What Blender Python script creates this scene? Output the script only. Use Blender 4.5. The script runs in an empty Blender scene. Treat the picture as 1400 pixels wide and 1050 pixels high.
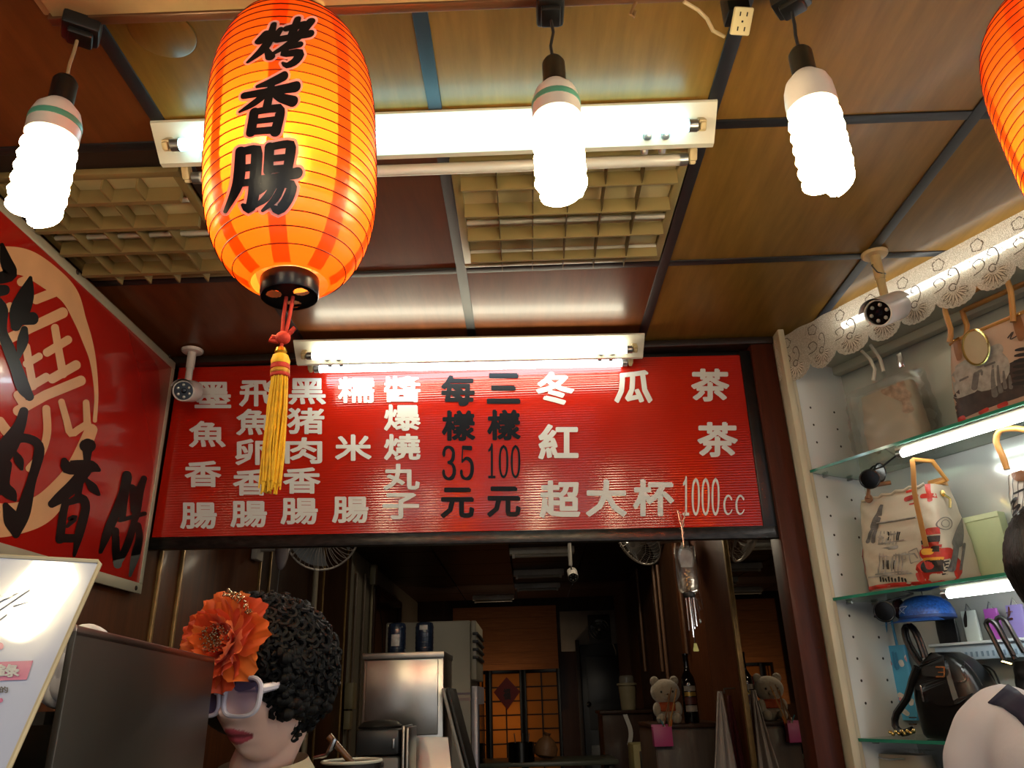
import bpy, bmesh, math, random
import numpy as np
from mathutils import Matrix, Vector

random.seed(7)
sc = bpy.context.scene
COL = sc.collection
PI = math.pi

# ------------------------------------------------------------------ camera
FPX = 1050.0
_vy = np.array([25 / FPX, -428 / FPX, -1.0]); _vy /= np.linalg.norm(_vy)
_vz = np.array([-78 / FPX, 2575 / FPX, -1.0]); _vz -= _vy * _vz.dot(_vy); _vz /= np.linalg.norm(_vz)
_vx = np.cross(_vy, _vz)
CR = np.array([_vx, _vy, _vz])
CO = np.array([0.0, 0.0, 1.45])
cam_d = bpy.data.cameras.new('camera')
cam_d.sensor_width = 36.0
cam_d.lens = 27.0
cam_d.clip_start = 0.02
cam = bpy.data.objects.new('camera', cam_d)
COL.objects.link(cam)
_m = Matrix.Identity(4)
for i in range(3):
    for j in range(3):
        _m[i][j] = CR[i][j]
    _m[i][3] = CO[i]
cam.matrix_world = _m
sc.camera = cam

# ------------------------------------------------------------------ world, exposure
W = bpy.data.worlds.new('world')
sc.world = W
W.use_nodes = True
W.node_tree.nodes['Background'].inputs[0].default_value = (0.92, 0.95, 1.0, 1)
W.node_tree.nodes['Background'].inputs[1].default_value = 0.66
vs = sc.view_settings
vs.view_transform = 'Standard'
vs.look = 'None'
vs.exposure = 0.42
vs.gamma = 1.0
vs.use_curve_mapping = False
try:
    sc.cycles.use_denoising = True
    sc.cycles.sample_clamp_indirect = 6.0
    sc.cycles.max_bounces = 8
    sc.cycles.caustics_reflective = False
    sc.cycles.caustics_refractive = False
except Exception:
    pass


def ray(px, py):
    return CR @ np.array([(px - 700) / FPX, (525 - py) / FPX, -1.0])


def oy(px, py, Y):
    d = ray(px, py); return CO + d * (Y / d[1])


def oz(px, py, Z):
    d = ray(px, py); return CO + d * ((Z - CO[2]) / d[2])


def ox(px, py, X):
    d = ray(px, py); return CO + d * (X / d[0])


# ------------------------------------------------------------------ materials
def lin(h):
    h = h.lstrip('#')
    v = [int(h[i:i + 2], 16) / 255 for i in (0, 2, 4)]
    return tuple(x / 12.92 if x <= .04045 else ((x + .055) / 1.055) ** 2.4 for x in v)


MATS = {}


def mat(name, col='#808080', rough=.5, metal=0.0, var=.12, scale=9.0, stretch=(1, 1, 1), bump=0.0, bscale=40.0,
        emit=None, es=0.0, trans=0.0, alpha=1.0, ior=1.45, spec=.5, coat=0.0, sheen=0.0, sub=0.0):
    if name in MATS:
        return MATS[name]
    m = bpy.data.materials.new(name)
    m.use_nodes = True
    nt = m.node_tree
    b = nt.nodes['Principled BSDF']
    c = lin(col) if isinstance(col, str) else col
    I = b.inputs
    I['Roughness'].default_value = rough
    I['Metallic'].default_value = metal
    I['IOR'].default_value = ior
    I['Specular IOR Level'].default_value = spec
    I['Transmission Weight'].default_value = trans
    I['Alpha'].default_value = alpha
    I['Coat Weight'].default_value = coat
    I['Sheen Weight'].default_value = sheen
    if sub:
        I['Subsurface Weight'].default_value = sub
        I['Subsurface Radius'].default_value = (.012, .005, .003)
    I['Base Color'].default_value = (*c, 1)
    tc = nt.nodes.new('ShaderNodeTexCoord')
    mp = nt.nodes.new('ShaderNodeMapping')
    mp.inputs['Scale'].default_value = stretch
    nt.links.new(tc.outputs['Object'], mp.inputs['Vector'])
    if var:
        n = nt.nodes.new('ShaderNodeTexNoise')
        n.inputs['Scale'].default_value = scale
        n.inputs['Detail'].default_value = 5
        nt.links.new(mp.outputs[0], n.inputs['Vector'])
        r = nt.nodes.new('ShaderNodeValToRGB')
        r.color_ramp.elements[0].position = .3
        r.color_ramp.elements[1].position = .72
        r.color_ramp.elements[0].color = (*[x * (1 - var) for x in c], 1)
        r.color_ramp.elements[1].color = (*[min(1, x * (1 + var)) for x in c], 1)
        nt.links.new(n.outputs['Fac'], r.inputs[0])
        nt.links.new(r.outputs[0], I['Base Color'])
    if bump:
        n2 = nt.nodes.new('ShaderNodeTexNoise')
        n2.inputs['Scale'].default_value = bscale
        n2.inputs['Detail'].default_value = 4
        nt.links.new(mp.outputs[0], n2.inputs['Vector'])
        bp = nt.nodes.new('ShaderNodeBump')
        bp.inputs['Strength'].default_value = 1.0
        bp.inputs['Distance'].default_value = bump
        nt.links.new(n2.outputs['Fac'], bp.inputs['Height'])
        nt.links.new(bp.outputs[0], I['Normal'])
    if emit is not None:
        I['Emission Color'].default_value = (*(lin(emit) if isinstance(emit, str) else emit), 1)
        I['Emission Strength'].default_value = es
    MATS[name] = m
    return m


def wood(name, c1, c2, rough=.3, stretch=(1, 14, 1), scale=5, coat=.3, bump=.0003, spec=.5):
    m = mat(name, c1, rough=rough, var=0, coat=coat, spec=spec)
    nt = m.node_tree
    b = nt.nodes['Principled BSDF']
    mp = [n for n in nt.nodes if n.type == 'MAPPING'][0]
    mp.inputs['Scale'].default_value = stretch
    n = nt.nodes.new('ShaderNodeTexNoise')
    n.inputs['Scale'].default_value = scale
    n.inputs['Detail'].default_value = 8
    n.inputs['Roughness'].default_value = .65
    nt.links.new(mp.outputs[0], n.inputs['Vector'])
    r = nt.nodes.new('ShaderNodeValToRGB')
    r.color_ramp.elements[0].position = .32
    r.color_ramp.elements[1].position = .7
    r.color_ramp.elements[0].color = (*lin(c1), 1)
    r.color_ramp.elements[1].color = (*lin(c2), 1)
    nt.links.new(n.outputs['Fac'], r.inputs[0])
    nt.links.new(r.outputs[0], b.inputs['Base Color'])
    b.inputs['Coat Roughness'].default_value = .12
    if bump:
        bp = nt.nodes.new('ShaderNodeBump')
        bp.inputs['Distance'].default_value = bump
        nt.links.new(n.outputs['Fac'], bp.inputs['Height'])
        nt.links.new(bp.outputs[0], b.inputs['Normal'])
    return m


def emitter(name, col, s):
    m = bpy.data.materials.new(name)
    m.use_nodes = True
    nt = m.node_tree
    nt.nodes.clear()
    e = nt.nodes.new('ShaderNodeEmission')
    e.inputs[0].default_value = (*(lin(col) if isinstance(col, str) else col), 1)
    e.inputs[1].default_value = s
    o = nt.nodes.new('ShaderNodeOutputMaterial')
    nt.links.new(e.outputs[0], o.inputs[0])
    MATS[name] = m
    return m


# lamps: tune here
M_CFL = emitter('lit_spiral_lamp', (1.0, .81, .48), 42)
M_TUBE_COOL = emitter('lit_cool_tube', (.36, .85, 1.0), 9)
M_TUBE_WARM = emitter('lit_warm_tube', (1.0, .93, .70), 17)
M_TUBE_WHITE = emitter('lit_white_tube', (.75, .93, 1.0), 12)
M_CAB_TUBE = emitter('lit_cabinet_tube', (.96, .98, .96), 19)
M_LANT = emitter('lit_lantern_lamp', (1.0, .66, .28), 300)
M_BACKLAMP = emitter('unseen_back_lamp', (1.0, .72, .45), 42)


# ------------------------------------------------------------------ mesh builder
class MB:
    def __init__(s):
        s.v = []; s.f = []; s.mi = []

    def add(s, verts, faces, M=None, mi=0):
        o = len(s.v)
        for p in verts:
            if M is not None:
                p = M @ Vector(p)
            s.v.append((p[0], p[1], p[2]))
        for f in faces:
            s.f.append(tuple(o + i for i in f)); s.mi.append(mi)
        return s

    def box(s, c, size, M=None, bevel=0.0, mi=0):
        bm = bmesh.new()
        bmesh.ops.create_cube(bm, size=1)
        for v in bm.verts:
            v.co = Vector((v.co.x * size[0], v.co.y * size[1], v.co.z * size[2]))
        if bevel:
            bmesh.ops.bevel(bm, geom=bm.edges[:], offset=bevel, segments=2, affect='EDGES', profile=.5)
        vs_ = [Vector(c) + v.co for v in bm.verts]
        bm.verts.index_update()
        fs = [[v.index for v in f.verts] for f in bm.faces]
        bm.free()
        return s.add(vs_, fs, M, mi)

    def lohi(s, lo, hi, M=None, bevel=0.0, mi=0):
        lo = np.array(lo, float); hi = np.array(hi, float)
        return s.box((lo + hi) / 2, np.abs(hi - lo), M, bevel, mi)

    def tube(s, pts, r, n=8, caps=True, M=None, mi=0, closed=False):
        P = [Vector(p) for p in pts]
        k = len(P)
        rr = r if hasattr(r, '__len__') else [r] * k
        verts = []; faces = []
        up = None
        for i, p in enumerate(P):
            if closed:
                t = P[(i + 1) % k] - P[i - 1]
            else:
                t = (P[min(i + 1, k - 1)] - P[max(i - 1, 0)])
            if t.length < 1e-9:
                t = Vector((0, 0, 1))
            t.normalize()
            if up is None:
                up = t.orthogonal().normalized()
            up = (up - t * up.dot(t))
            if up.length < 1e-6:
                up = t.orthogonal()
            up.normalize()
            w = t.cross(up)
            for j in range(n):
                a = 2 * PI * j / n
                verts.append(p + (up * math.cos(a) + w * math.sin(a)) * rr[i])
        kk = k if closed else k - 1
        for i in range(kk):
            for j in range(n):
                a = i * n + j; b = i * n + (j + 1) % n
                c = ((i + 1) % k) * n
                faces.append((a, b, c + (j + 1) % n, c + j))
        if caps and not closed:
            faces.append(tuple(range(n - 1, -1, -1)))
            faces.append(tuple((k - 1) * n + j for j in range(n)))
        return s.add(verts, faces, M, mi)

    def lathe(s, prof, n=24, M=None, mi=0, caps=True):
        verts = []; faces = []
        k = len(prof)
        for r, z in prof:
            for j in range(n):
                a = 2 * PI * j / n
                verts.append((r * math.cos(a), r * math.sin(a), z))
        for i in range(k - 1):
            for j in range(n):
                faces.append((i * n + j, i * n + (j + 1) % n, (i + 1) * n + (j + 1) % n, (i + 1) * n + j))
        if caps:
            if prof[0][0] > 1e-6: faces.append(tuple(range(n - 1, -1, -1)))
            if prof[-1][0] > 1e-6: faces.append(tuple((k - 1) * n + j for j in range(n)))
        return s.add(verts, faces, M, mi)

    def prism(s, poly, h, M=None, mi=0):
        k = len(poly)
        verts = [(x, y, 0) for x, y in poly] + [(x, y, h) for x, y in poly]
        faces = [tuple(range(k - 1, -1, -1)), tuple(range(k, 2 * k))]
        for i in range(k):
            j = (i + 1) % k
            faces.append((i, j, k + j, k + i))
        return s.add(verts, faces, M, mi)

    def sheet(s, fn, nu, nv, M=None, mi=0, closed_u=False):
        verts = [fn(i / nu, j / nv) for j in range(nv + 1) for i in range(nu + 1)]
        faces = []
        for j in range(nv):
            for i in range(nu):
                a = j * (nu + 1) + i
                faces.append((a, a + 1, a + nu + 2, a + nu + 1))
        return s.add(verts, faces, M, mi)

    def ball(s, c, r, n=16, m=10, M=None, mi=0):
        rx, ry, rz = r if hasattr(r, '__len__') else (r, r, r)
        verts = []; faces = []
        for i in range(m + 1):
            t = PI * i / m
            for j in range(n):
                a = 2 * PI * j / n
                verts.append((c[0] + rx * math.sin(t) * math.cos(a), c[1] + ry * math.sin(t) * math.sin(a), c[2] + rz * math.cos(t)))
        for i in range(m):
            for j in range(n):
                faces.append((i * n + j, (i + 1) * n + j, (i + 1) * n + (j + 1) % n, i * n + (j + 1) % n))
        return s.add(verts, faces, M, mi)

    def build(s, name, mats, parent=None, smooth=True, base=None, angle=40):
        me = bpy.data.meshes.new(name)
        if parent is not None:
            b = Vector(parent['_base'])
        elif base is None:
            a = np.array(s.v)
            b = Vector(((a[:, 0].min() + a[:, 0].max()) / 2, (a[:, 1].min() + a[:, 1].max()) / 2, a[:, 2].min()))
        else:
            b = Vector(base)
        me.from_pydata([(x - b[0], y - b[1], z - b[2]) for x, y, z in s.v], [], s.f)
        ml = mats if isinstance(mats, (list, tuple)) else [mats]
        for m in ml:
            me.materials.append(m)
        if len(ml) > 1:
            me.polygons.foreach_set('material_index', s.mi)
        bm = bmesh.new(); bm.from_mesh(me)
        bmesh.ops.remove_doubles(bm, verts=bm.verts[:], dist=1e-6)
        bmesh.ops.recalc_face_normals(bm, faces=bm.faces[:])
        bm.to_mesh(me); bm.free()
        if smooth:
            me.polygons.foreach_set('use_smooth', [True] * len(me.polygons))
            try:
                me.set_sharp_from_angle(angle=math.radians(angle))
            except Exception:
                pass
        o = bpy.data.objects.new(name, me)
        COL.objects.link(o)
        if parent is not None:
            o.parent = parent
        else:
            o.location = b
        o['_base'] = tuple(b)
        return o


def thing(name, label, cat, base, group=None):
    o = bpy.data.objects.new(name, None)
    o.empty_display_size = .05
    COL.objects.link(o)
    o.location = base
    o['_base'] = tuple(float(x) for x in base)
    return tag(o, label, cat, group)


def tag(o, label, cat, group=None):
    o['label'] = label; o['category'] = cat
    if group: o['group'] = group
    return o


def struct(o):
    o['kind'] = 'structure'
    return o


def copy_tree(o, loc=None, parent=None, rot=None):
    c = o.copy()
    COL.objects.link(c)
    if parent is not None: c.parent = parent
    if loc is not None: c.location = loc
    if rot is not None: c.rotation_euler = rot
    for ch in list(o.children):
        copy_tree(ch, None, c)
    return c


def frame(o, x, y, z):
    x = Vector(x).normalized(); y = Vector(y).normalized(); z = Vector(z).normalized()
    M = Matrix.Identity(4)
    for i in range(3):
        M[i][0] = x[i]; M[i][1] = y[i]; M[i][2] = z[i]; M[i][3] = o[i]
    return M


def aim(o, z, xhint=(1, 0, 0)):
    z = Vector(z).normalized()
    x = Vector(xhint); x = (x - z * x.dot(z))
    if x.length < 1e-5:
        x = z.orthogonal()
    x.normalize()
    return frame(o, x, z.cross(x), z)


def smoothpts(pts, step):
    """Catmull-Rom through (x,y,w) points, sampled about every `step`."""
    P = [np.array(p, float) for p in pts]
    if len(P) == 2:
        n = max(1, int(np.hypot(*(P[1] - P[0])[:2]) / step))
        return [P[0] + (P[1] - P[0]) * i / n for i in range(n + 1)]
    Q = [2 * P[0] - P[1]] + P + [2 * P[-1] - P[-2]]
    out = []
    for i in range(1, len(Q) - 2):
        a, b, c, d = Q[i - 1], Q[i], Q[i + 1], Q[i + 2]
        n = max(2, int(np.hypot(*(c - b)[:2]) / step))
        for k in range(n):
            t = k / n
            out.append(.5 * (2 * b + (c - a) * t + (2 * a - 5 * b + 4 * c - d) * t * t + (3 * b - a - 3 * c + d) * t ** 3))
    out.append(P[-1])
    return out


def lift(mb, verts, faces, level=None):
    """add a flat piece of print, each one a hair prouder than the last so that overlaps do not coincide"""
    mb.lv = getattr(mb, 'lv', 0) + 1
    k = (mb.lv % 16 if level is None else level) * 2e-5
    V = [Vector(p) for p in verts]
    f = faces[len(faces) // 2]
    n = (V[f[1]] - V[f[0]]).cross(V[f[2]] - V[f[0]])
    if n.length > 1e-14:
        n.normalize()
        if n.dot(Vector(CO) - V[f[0]]) < 0: n = -n
        V = [p + n * k for p in V]
    mb.add(V, faces)


def stroke(mb, pts, fn, step=4.0, grow=0.0, mi=0, sharp=False):
    """brush stroke of varying width laid on a surface fn(x,y) -> 3D"""
    S = [p if len(p) > 2 else (*p, 6) for p in pts]
    if not sharp:
        S = smoothpts(S, step)
    else:
        S = [q for a, b in zip(S[:-1], S[1:]) for q in smoothpts([a, b], step)]
    S = [np.array(p, float) for p in S]
    n = len(S)
    rows = []
    for i, p in enumerate(S):
        t = S[min(i + 1, n - 1)][:2] - S[max(i - 1, 0)][:2]
        L = np.hypot(*t)
        t = t / L if L > 1e-9 else np.array([1., 0.])
        nn = np.array([-t[1], t[0]])
        w = max(1e-5, p[2]) / 2 + grow
        if i == 0:
            for a in (.98, .8, .45):
                rows.append([p[:2] - t * w * a * .9 + nn * w * k * math.sqrt(1 - a * a) for k in (-1, 0, 1)])
        rows.append([p[:2] + nn * w * k for k in (-1, 0, 1)])
        if i == n - 1:
            for a in (.45, .8, .98):
                rows.append([p[:2] + t * w * a * .9 + nn * w * k * math.sqrt(1 - a * a) for k in (-1, 0, 1)])
    verts = [fn(q[0], q[1]) for r in rows for q in r]
    faces = []
    for i in range(len(rows) - 1):
        for k in range(2):
            a = i * 3 + k
            faces.append((a, a + 1, a + 4, a + 3))
    lift(mb, verts, faces)


GLY = {}


def glyph(ch):
    if ch in GLY: return GLY[ch]
    cu = bpy.data.curves.new('glyph', 'FONT')
    cu.body = ch; cu.size = 1; cu.resolution_u = 2; cu.fill_mode = 'FRONT'
    o = bpy.data.objects.new('glyph', cu)
    COL.objects.link(o)
    bpy.context.view_layer.update()
    dg = bpy.context.evaluated_depsgraph_get()
    me = bpy.data.meshes.new_from_object(o.evaluated_get(dg))
    v = np.array([tuple(p.co)[:2] for p in me.vertices])
    f = [tuple(p.vertices) for p in me.polygons]
    bpy.data.objects.remove(o); bpy.data.curves.remove(cu); bpy.data.meshes.remove(me)
    v -= v.min(axis=0); v /= v.max(axis=0)
    cnt = {}
    for q in f:
        for i in range(len(q)):
            e = tuple(sorted((q[i], q[(i + 1) % len(q)])))
            cnt[e] = cnt.get(e, 0) + 1
    GLY[ch] = (v, f, [e for e, n in cnt.items() if n == 1])
    return GLY[ch]


def put_glyph(mb, ch, fn, cx, cy, w, h, grow=2.0):
    """glyph fitted to a box centred at cx,cy (y down) on surface fn, fattened with round ends by `grow`"""
    v, f, be = glyph(ch)
    w -= 2 * grow; h -= 2 * grow
    P = np.array([(cx + (x - .5) * w, cy - (y - .5) * h) for x, y in v])
    lift(mb, [fn(x, y) for x, y in P], f, 20)
    seen = set()
    for a, b in be:
        d = P[b] - P[a]; L = np.hypot(*d)
        if L < 1e-6: continue
        n = np.array([-d[1], d[0]]) / L * grow
        lift(mb, [fn(*q) for q in (P[a] - n, P[b] - n, P[b] + n, P[a] + n)], [(0, 1, 2, 3)])
        if a not in seen:
            seen.add(a)
            lift(mb, [fn(P[a][0] + grow * math.cos(t * PI / 4), P[a][1] + grow * math.sin(t * PI / 4)) for t in range(8)], [tuple(range(8))])

# ================================================================== SETTING
XL, XR, YB = -1.28, 1.0, 9.2
ZC = 2.65
M_PANEL = [wood('ceiling_laminate_%d' % i, a, b, rough=.37, stretch=(9, 1, 1), scale=3, coat=.04, spec=.3, bump=.0002) for i, (a, b) in enumerate(
    [('#6d4f1c', '#846128'), ('#664a19', '#7d5b24'), ('#71531f', '#88652c')])]
M_PANEL_SHADED = wood('shaded_red_laminate', '#4f2a12', '#643617', rough=.34, stretch=(9, 1, 1), scale=3, coat=.1, spec=.35, bump=.0002)  # darker copy for panels the bulbs reach less; shade put into the colour
M_STRIP = mat('black_cover_strip', '#161516', rough=.5, var=.2)
M_DARKWOOD = wood('dark_wall_wood', '#3d2010', '#593018', rough=.45, stretch=(6, 6, .5), scale=5, coat=.03, spec=.15)
M_DARKER = wood('very_dark_wood', '#2b1a10', '#3b2416', rough=.45, stretch=(6, 6, .5), scale=5, coat=.05, spec=.2)
M_POST = wood('red_brown_post_wood', '#34170d', '#4a2012', rough=.45, stretch=(8, 8, .6), scale=5, coat=.03, spec=.2)
M_TRIM = mat('gold_trim', '#8a6b3e', rough=.35, metal=.4, var=.25, scale=30)
M_CONC = mat('grey_concrete', '#6a655d', rough=.8, var=.15, bump=.0005)
M_GREYW = mat('grey_painted_wall', '#7d7566', rough=.7, var=.1, scale=3)

fl = MB().lohi((-3, -3, -.1), (4, YB + .2, 0)).build('floor', M_CONC); struct(fl)
ce = MB().lohi((-3.2, -1.0, 2.662), (3.6, YB + .2, 2.75)).build('ceiling', mat('ceiling_slab', '#2a1c12', rough=.7)); struct(ce)
GX = [-.775 + .6115 * k for k in range(-4, 7)]
GY = [.805 + .605 * k for k in range(-3, 4)]
k = 0
for ix in range(len(GX) - 1):
    for iy in range(len(GY) - 1):
        x0, x1, y0, y1 = GX[ix] + .004, GX[ix + 1] - .004, GY[iy] + .004, GY[iy + 1] - .004
        if iy == 4 and ix in (3, 5):       # louvre lights sit here
            continue
        x0 = max(x0, -3.1)
        if x1 - x0 < .05: continue
        k += 1
        mm = M_PANEL[(ix * 7 + iy * 3) % 3]
        if ix <= 3 or (iy >= 4 and ix < 6) or (iy == 5 and ix < 6): mm = M_PANEL_SHADED
        z = ZC + random.uniform(-.001, .001)
        MB().lohi((x0, y0, z), (x1, y1, z + .011)).build('ceiling_panel', mm, ce)
for x in GX:
    MB().lohi((x - .015, -.95, ZC - .005), (x + .015, 2.62, ZC + .004), bevel=.0015).build('cover_strip', M_STRIP, ce)
for y in GY:
    for i in range(len(GX) - 1):
        MB().lohi((GX[i] + .015, y - .014, ZC - .0045), (GX[i + 1] - .015, y + .014, ZC + .004), bevel=.0015).build('cover_strip', M_STRIP, ce)
# panelled ceiling deep in the shop
for i in range(10):
    for j in range(4):
        MB().lohi((XL + .585 * j, 2.72 + i * .64, 2.50 + (.14 if i < 4 else 0)), (XL + .585 * j + .57, 2.72 + i * .64 + .625, 2.515 + (.14 if i < 4 else 0))).build('ceiling_panel', M_DARKER, ce)

# left wall: boards with gold trims between them
wl = MB().lohi((XL - .12, -.6, 0), (XL - .012, YB, 2.65)).build('wall_left', M_DARKWOOD); struct(wl)
ty = [float(ox(px, 800, XL)[1]) for px in (213, 243, 352, 366, 432, 441, 473, 483)]
edges = [-.6] + ty + [5.7]
for a, b in zip(edges[:-1], edges[1:]):
    MB().lohi((XL - .012, a + .004, 0), (XL, b - .004, 2.645), bevel=.002).build('wall_panel', M_DARKWOOD if a < 2.9 else M_DARKER, wl)
for i, y in enumerate(ty):
    r = .008 if i < 2 else .006
    MB().lohi((XL - .002, y - r, 0), (XL + .012, y + r, 2.6), bevel=.003).build('trim', M_TRIM, wl)
MB().lohi((XL - .012, 5.7, 0), (XL + .01, YB, 2.5), bevel=.002).build('wall_panel', M_GREYW, wl)
wn = MB()
p0, p1 = ox(556, 830, XL), ox(580, 830, XL)
for lo, hi in (((5.0, 0), (5.0, 0)),):
    y0, y1 = 6.4, 7.8
    for a, b in (((y0, 1.3), (y0 + .06, 2.35)), ((y1 - .06, 1.3), (y1, 2.35)), ((y0, 2.29), (y1, 2.35)), ((y0, 1.3), (y1, 1.36))):
        wn.lohi((XL + .01, a[0], a[1]), (XL + .05, b[0], b[1]), bevel=.004)
wf = wn.build('window_1', M_DARKER); struct(wf)
MB().lohi((XL + .012, y0 + .06, 1.36), (XL + .02, y1 - .06, 2.29)).build('pane', mat('dusty_dark_glass', '#332a1c', rough=.15, var=.2), wf)

wr = MB().lohi((XR + .012, 2.66, 0), (XR + .12, YB, 2.65)).build('wall_right', M_DARKER); struct(wr)
ey = [2.66, 3.0, 3.9, 4.55, 5.3, 6.3, 7.4, YB]
for a, b in zip(ey[:-1], ey[1:]):
    MB().lohi((XR, a + .003, 0), (XR + .012, b - .003, 2.645), bevel=.002).build('wall_panel', M_DARKWOOD if a > 3.5 and a < 5 else M_DARKER, wr)
wb = MB().lohi((XL - .12, YB, 0), (XR + .12, YB + .1, 2.65)).build('wall_back', M_DARKER); struct(wb)
# woven tan board on the back wall, above the screen
a, b = oy(655, 850, YB - .02), oy(764, 918, YB - .02)
for i in range(9):
    zz = 1.3 + i * .125
    MB().lohi((a[0] - .3, YB - .03, zz), (b[0], YB - .005, zz + .123)).build('plank', wood('tan_board', '#7d4c25', '#9a6233', stretch=(1, 4, 14), rough=.6, coat=0), wb)
# header across the shop front
wfh = MB().lohi((XL - .02, 2.625, 2.0), (.93, 2.70, 2.65), bevel=.003).build('wall_front', mat('black_header', '#0f0d0d', rough=.5)); struct(wfh)
hb = MB().lohi((XL, 2.55, 2.618), (.93, 2.625, 2.645), bevel=.004).build('trim_3', mat('dark_brown_cornice', '#241a14', rough=.4)); struct(hb)

t1 = MB().lohi((.846, 2.56, 0), (.93, 2.68, 2.65), bevel=.006).build('trim_1', M_POST); struct(t1)
M_JAMB = mat('chipped_cream_paint', '#b9ad92', rough=.55, var=.12, scale=14, stretch=(1, 1, .2), bump=.0006, bscale=25)
t2 = MB().lohi((.932, 2.50, 0), (.955, 2.60, 2.648), bevel=.004).lohi((.956, 2.515, 0), (.972, 2.60, 2.62), bevel=.003).build('trim_2', M_JAMB); struct(t2)

# ---------------------------------------------------------------- doorway at the back
dx0, dx1 = float(oy(797, 960, YB - .05)[0]), float(oy(856, 960, YB - .05)[0])
dr = MB().lohi((dx0, YB - .05, 0), (dx1, YB, 1.98), bevel=.004)
for zz in (.2, 1.1):
    dr.lohi((dx0 + .06, YB - .062, zz), (dx1 - .06, YB - .05, zz + .75), bevel=.004)
door = dr.build('door_1', mat('dark_grey_door', '#363b40', rough=.35, var=.2, scale=4)); struct(door)
MB().ball((dx0 + .06, YB - .1, 1.36), .028, 12, 8).build('knob', mat('black_knob', '#0a0a0a', rough=.3), door)
MB().lohi((dx0 - .05, YB - .07, 0), (dx0 - .005, YB, 2.03), bevel=.003).build('door_frame', mat('door_frame_wood', '#2b211b', rough=.5), door)

# ---------------------------------------------------------------- track beam with lamps
M_BEAM = mat('cream_beam', '#b39a68', rough=.45, var=.12, scale=12)
tb = thing('track_beam', 'long cream lighting track beam fixed under the front of the ceiling', 'lighting track', (0, 1.0, 2.57))
BX0, BX1 = -.815, 1.6
MB().lohi((BX0, .93, 2.585), (BX1, .99, 2.649), bevel=.003).build('body', M_BEAM, tb)
MB().lohi((BX0 + .01, .925, 2.572), (BX1, .938, 2.6), bevel=.002).build('lip', M_BEAM, tb)
MB().lohi((BX0 + .01, .985, 2.572), (BX1, 1.003, 2.6), bevel=.002).build('lip', mat('brown_lip', '#6d4a30', rough=.35, metal=.3), tb)
MB().lohi((BX0 + .02, .94, 2.576), (BX1, .984, 2.584)).build('rail', M_BEAM, tb)

M_BLACKP = mat('black_plastic', '#141312', rough=.35, var=.1)
M_CFLW = mat('white_lamp_base', '#c9beb4', rough=.35, var=.05)
M_GREEN = mat('green_band', '#4f8f78', rough=.4)


def make_bulb(x, cord_mat, lab):
    z0 = 2.545
    t = thing('pendant_bulb', lab, 'bulb', (x, 1.0, z0), 'bare spiral bulbs hanging from the track')
    b = MB()
    b.lohi((x - .024, .966, 2.548), (x + .024, 1.026, 2.60), bevel=.006)
    b.lohi((x - .017, .975, 2.536), (x + .017, 1.015, 2.55), bevel=.004)
    b.build('track_adapter', M_BLACKP, t)
    MB().tube([(x, .998, 2.54), (x + .003, .999, 2.51), (x - .003, 1.0, 2.48), (x, 1.0, 2.44)], .0028, 6).build('cord', cord_mat, t)
    MB().lathe([(.006, 2.452), (.015, 2.448), (.0195, 2.44), (.0195, 2.40), (.021, 2.395), (.0195, 2.388)], 20, Matrix.Translation((x, 1, 0))).build('socket', M_BLACKP, t)
    MB().lathe([(.017, 2.398), (.022, 2.392), (.034, 2.377), (.0385, 2.362), (.040, 2.345), (.040, 2.322), (.036, 2.318), (.0, 2.317)], 28, Matrix.Translation((x, 1, 0))).build('lamp_base', M_CFLW, t)
    MB().lathe([(.0392, 2.357), (.0400, 2.356), (.0407, 2.350), (.0407, 2.345), (.0396, 2.344)], 28, Matrix.Translation((x, 1, 0)), caps=False).build('green_band', M_GREEN, t)
    sp = MB()
    turns = 3.0
    for ph in (0, PI):
        pts = []
        N = 62
        for i in range(N + 1):
            u = i / N
            a = ph + 2 * PI * turns * u
            zz = 2.312 - .138 * u
            R = .0315 * (1 - .25 * max(0, u - .9) / .1)
            pts.append((x + R * math.cos(a), 1 + R * math.sin(a), zz))
        pts = [(x + .02 * math.cos(ph), 1 + .02 * math.sin(ph), 2.325)] + pts
        sp.tube(pts, .0105, 8)
    sp.tube([(x + .022, 1, 2.174), (x, 1, 2.168), (x - .022, 1, 2.174)], .009, 8)
    sp.build('glass_spiral', M_CFL, t)
    return t


pb = make_bulb(.076, mat('black_twisted_cord', '#15110e', rough=.7), 'lit spiral bulb on a short black cord, middle of the three')
c1 = copy_tree(pb, (.492, 1.0, 2.545), rot=(0, 0, .9))
c1['label'] = 'lit spiral bulb hanging nearest the shelf cabinet, right of the three'
for ch in list(c1.children):
    if ch.name.startswith('green_band'): bpy.data.objects.remove(ch)
c1 = copy_tree(pb, (-.755, 1.0, 2.545), rot=(0, 0, 2.1))
c1['label'] = 'lit spiral bulb with a pale brown cord, beside the left red wall sign'
for ch in c1.children:
    if ch.name.startswith('cord'):
        ch.data = ch.data.copy(); ch.data.materials[0] = mat('tan_cord', '#8d7350', rough=.6)

# added street-side track, unseen overhead of the camera, to light the stall front
tb2_ = thing('track_beam', 'added lighting track beam nearer the street, unseen above the frame', 'lighting track', (0, .01, 2.57))
MB().lohi((-1.2, -.03, 2.585), (1.4, .03, 2.649), bevel=.003).build('body', M_BEAM, tb2_)
MB().lohi((-1.2, -.02, 2.572), (1.4, .02, 2.586), bevel=.002).build('rail', M_BEAM, tb2_)
for bx in (-.60, .10, .85):
    c1 = copy_tree(pb, (bx, .0, 2.545), rot=(0, 0, bx))
    c1['label'] = 'added lit spiral bulb on the unseen street-side track, ' + ('left end' if bx < -.5 else 'middle one' if bx < .5 else 'right end')
    c1['group'] = 'added street-side spiral bulbs'

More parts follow.
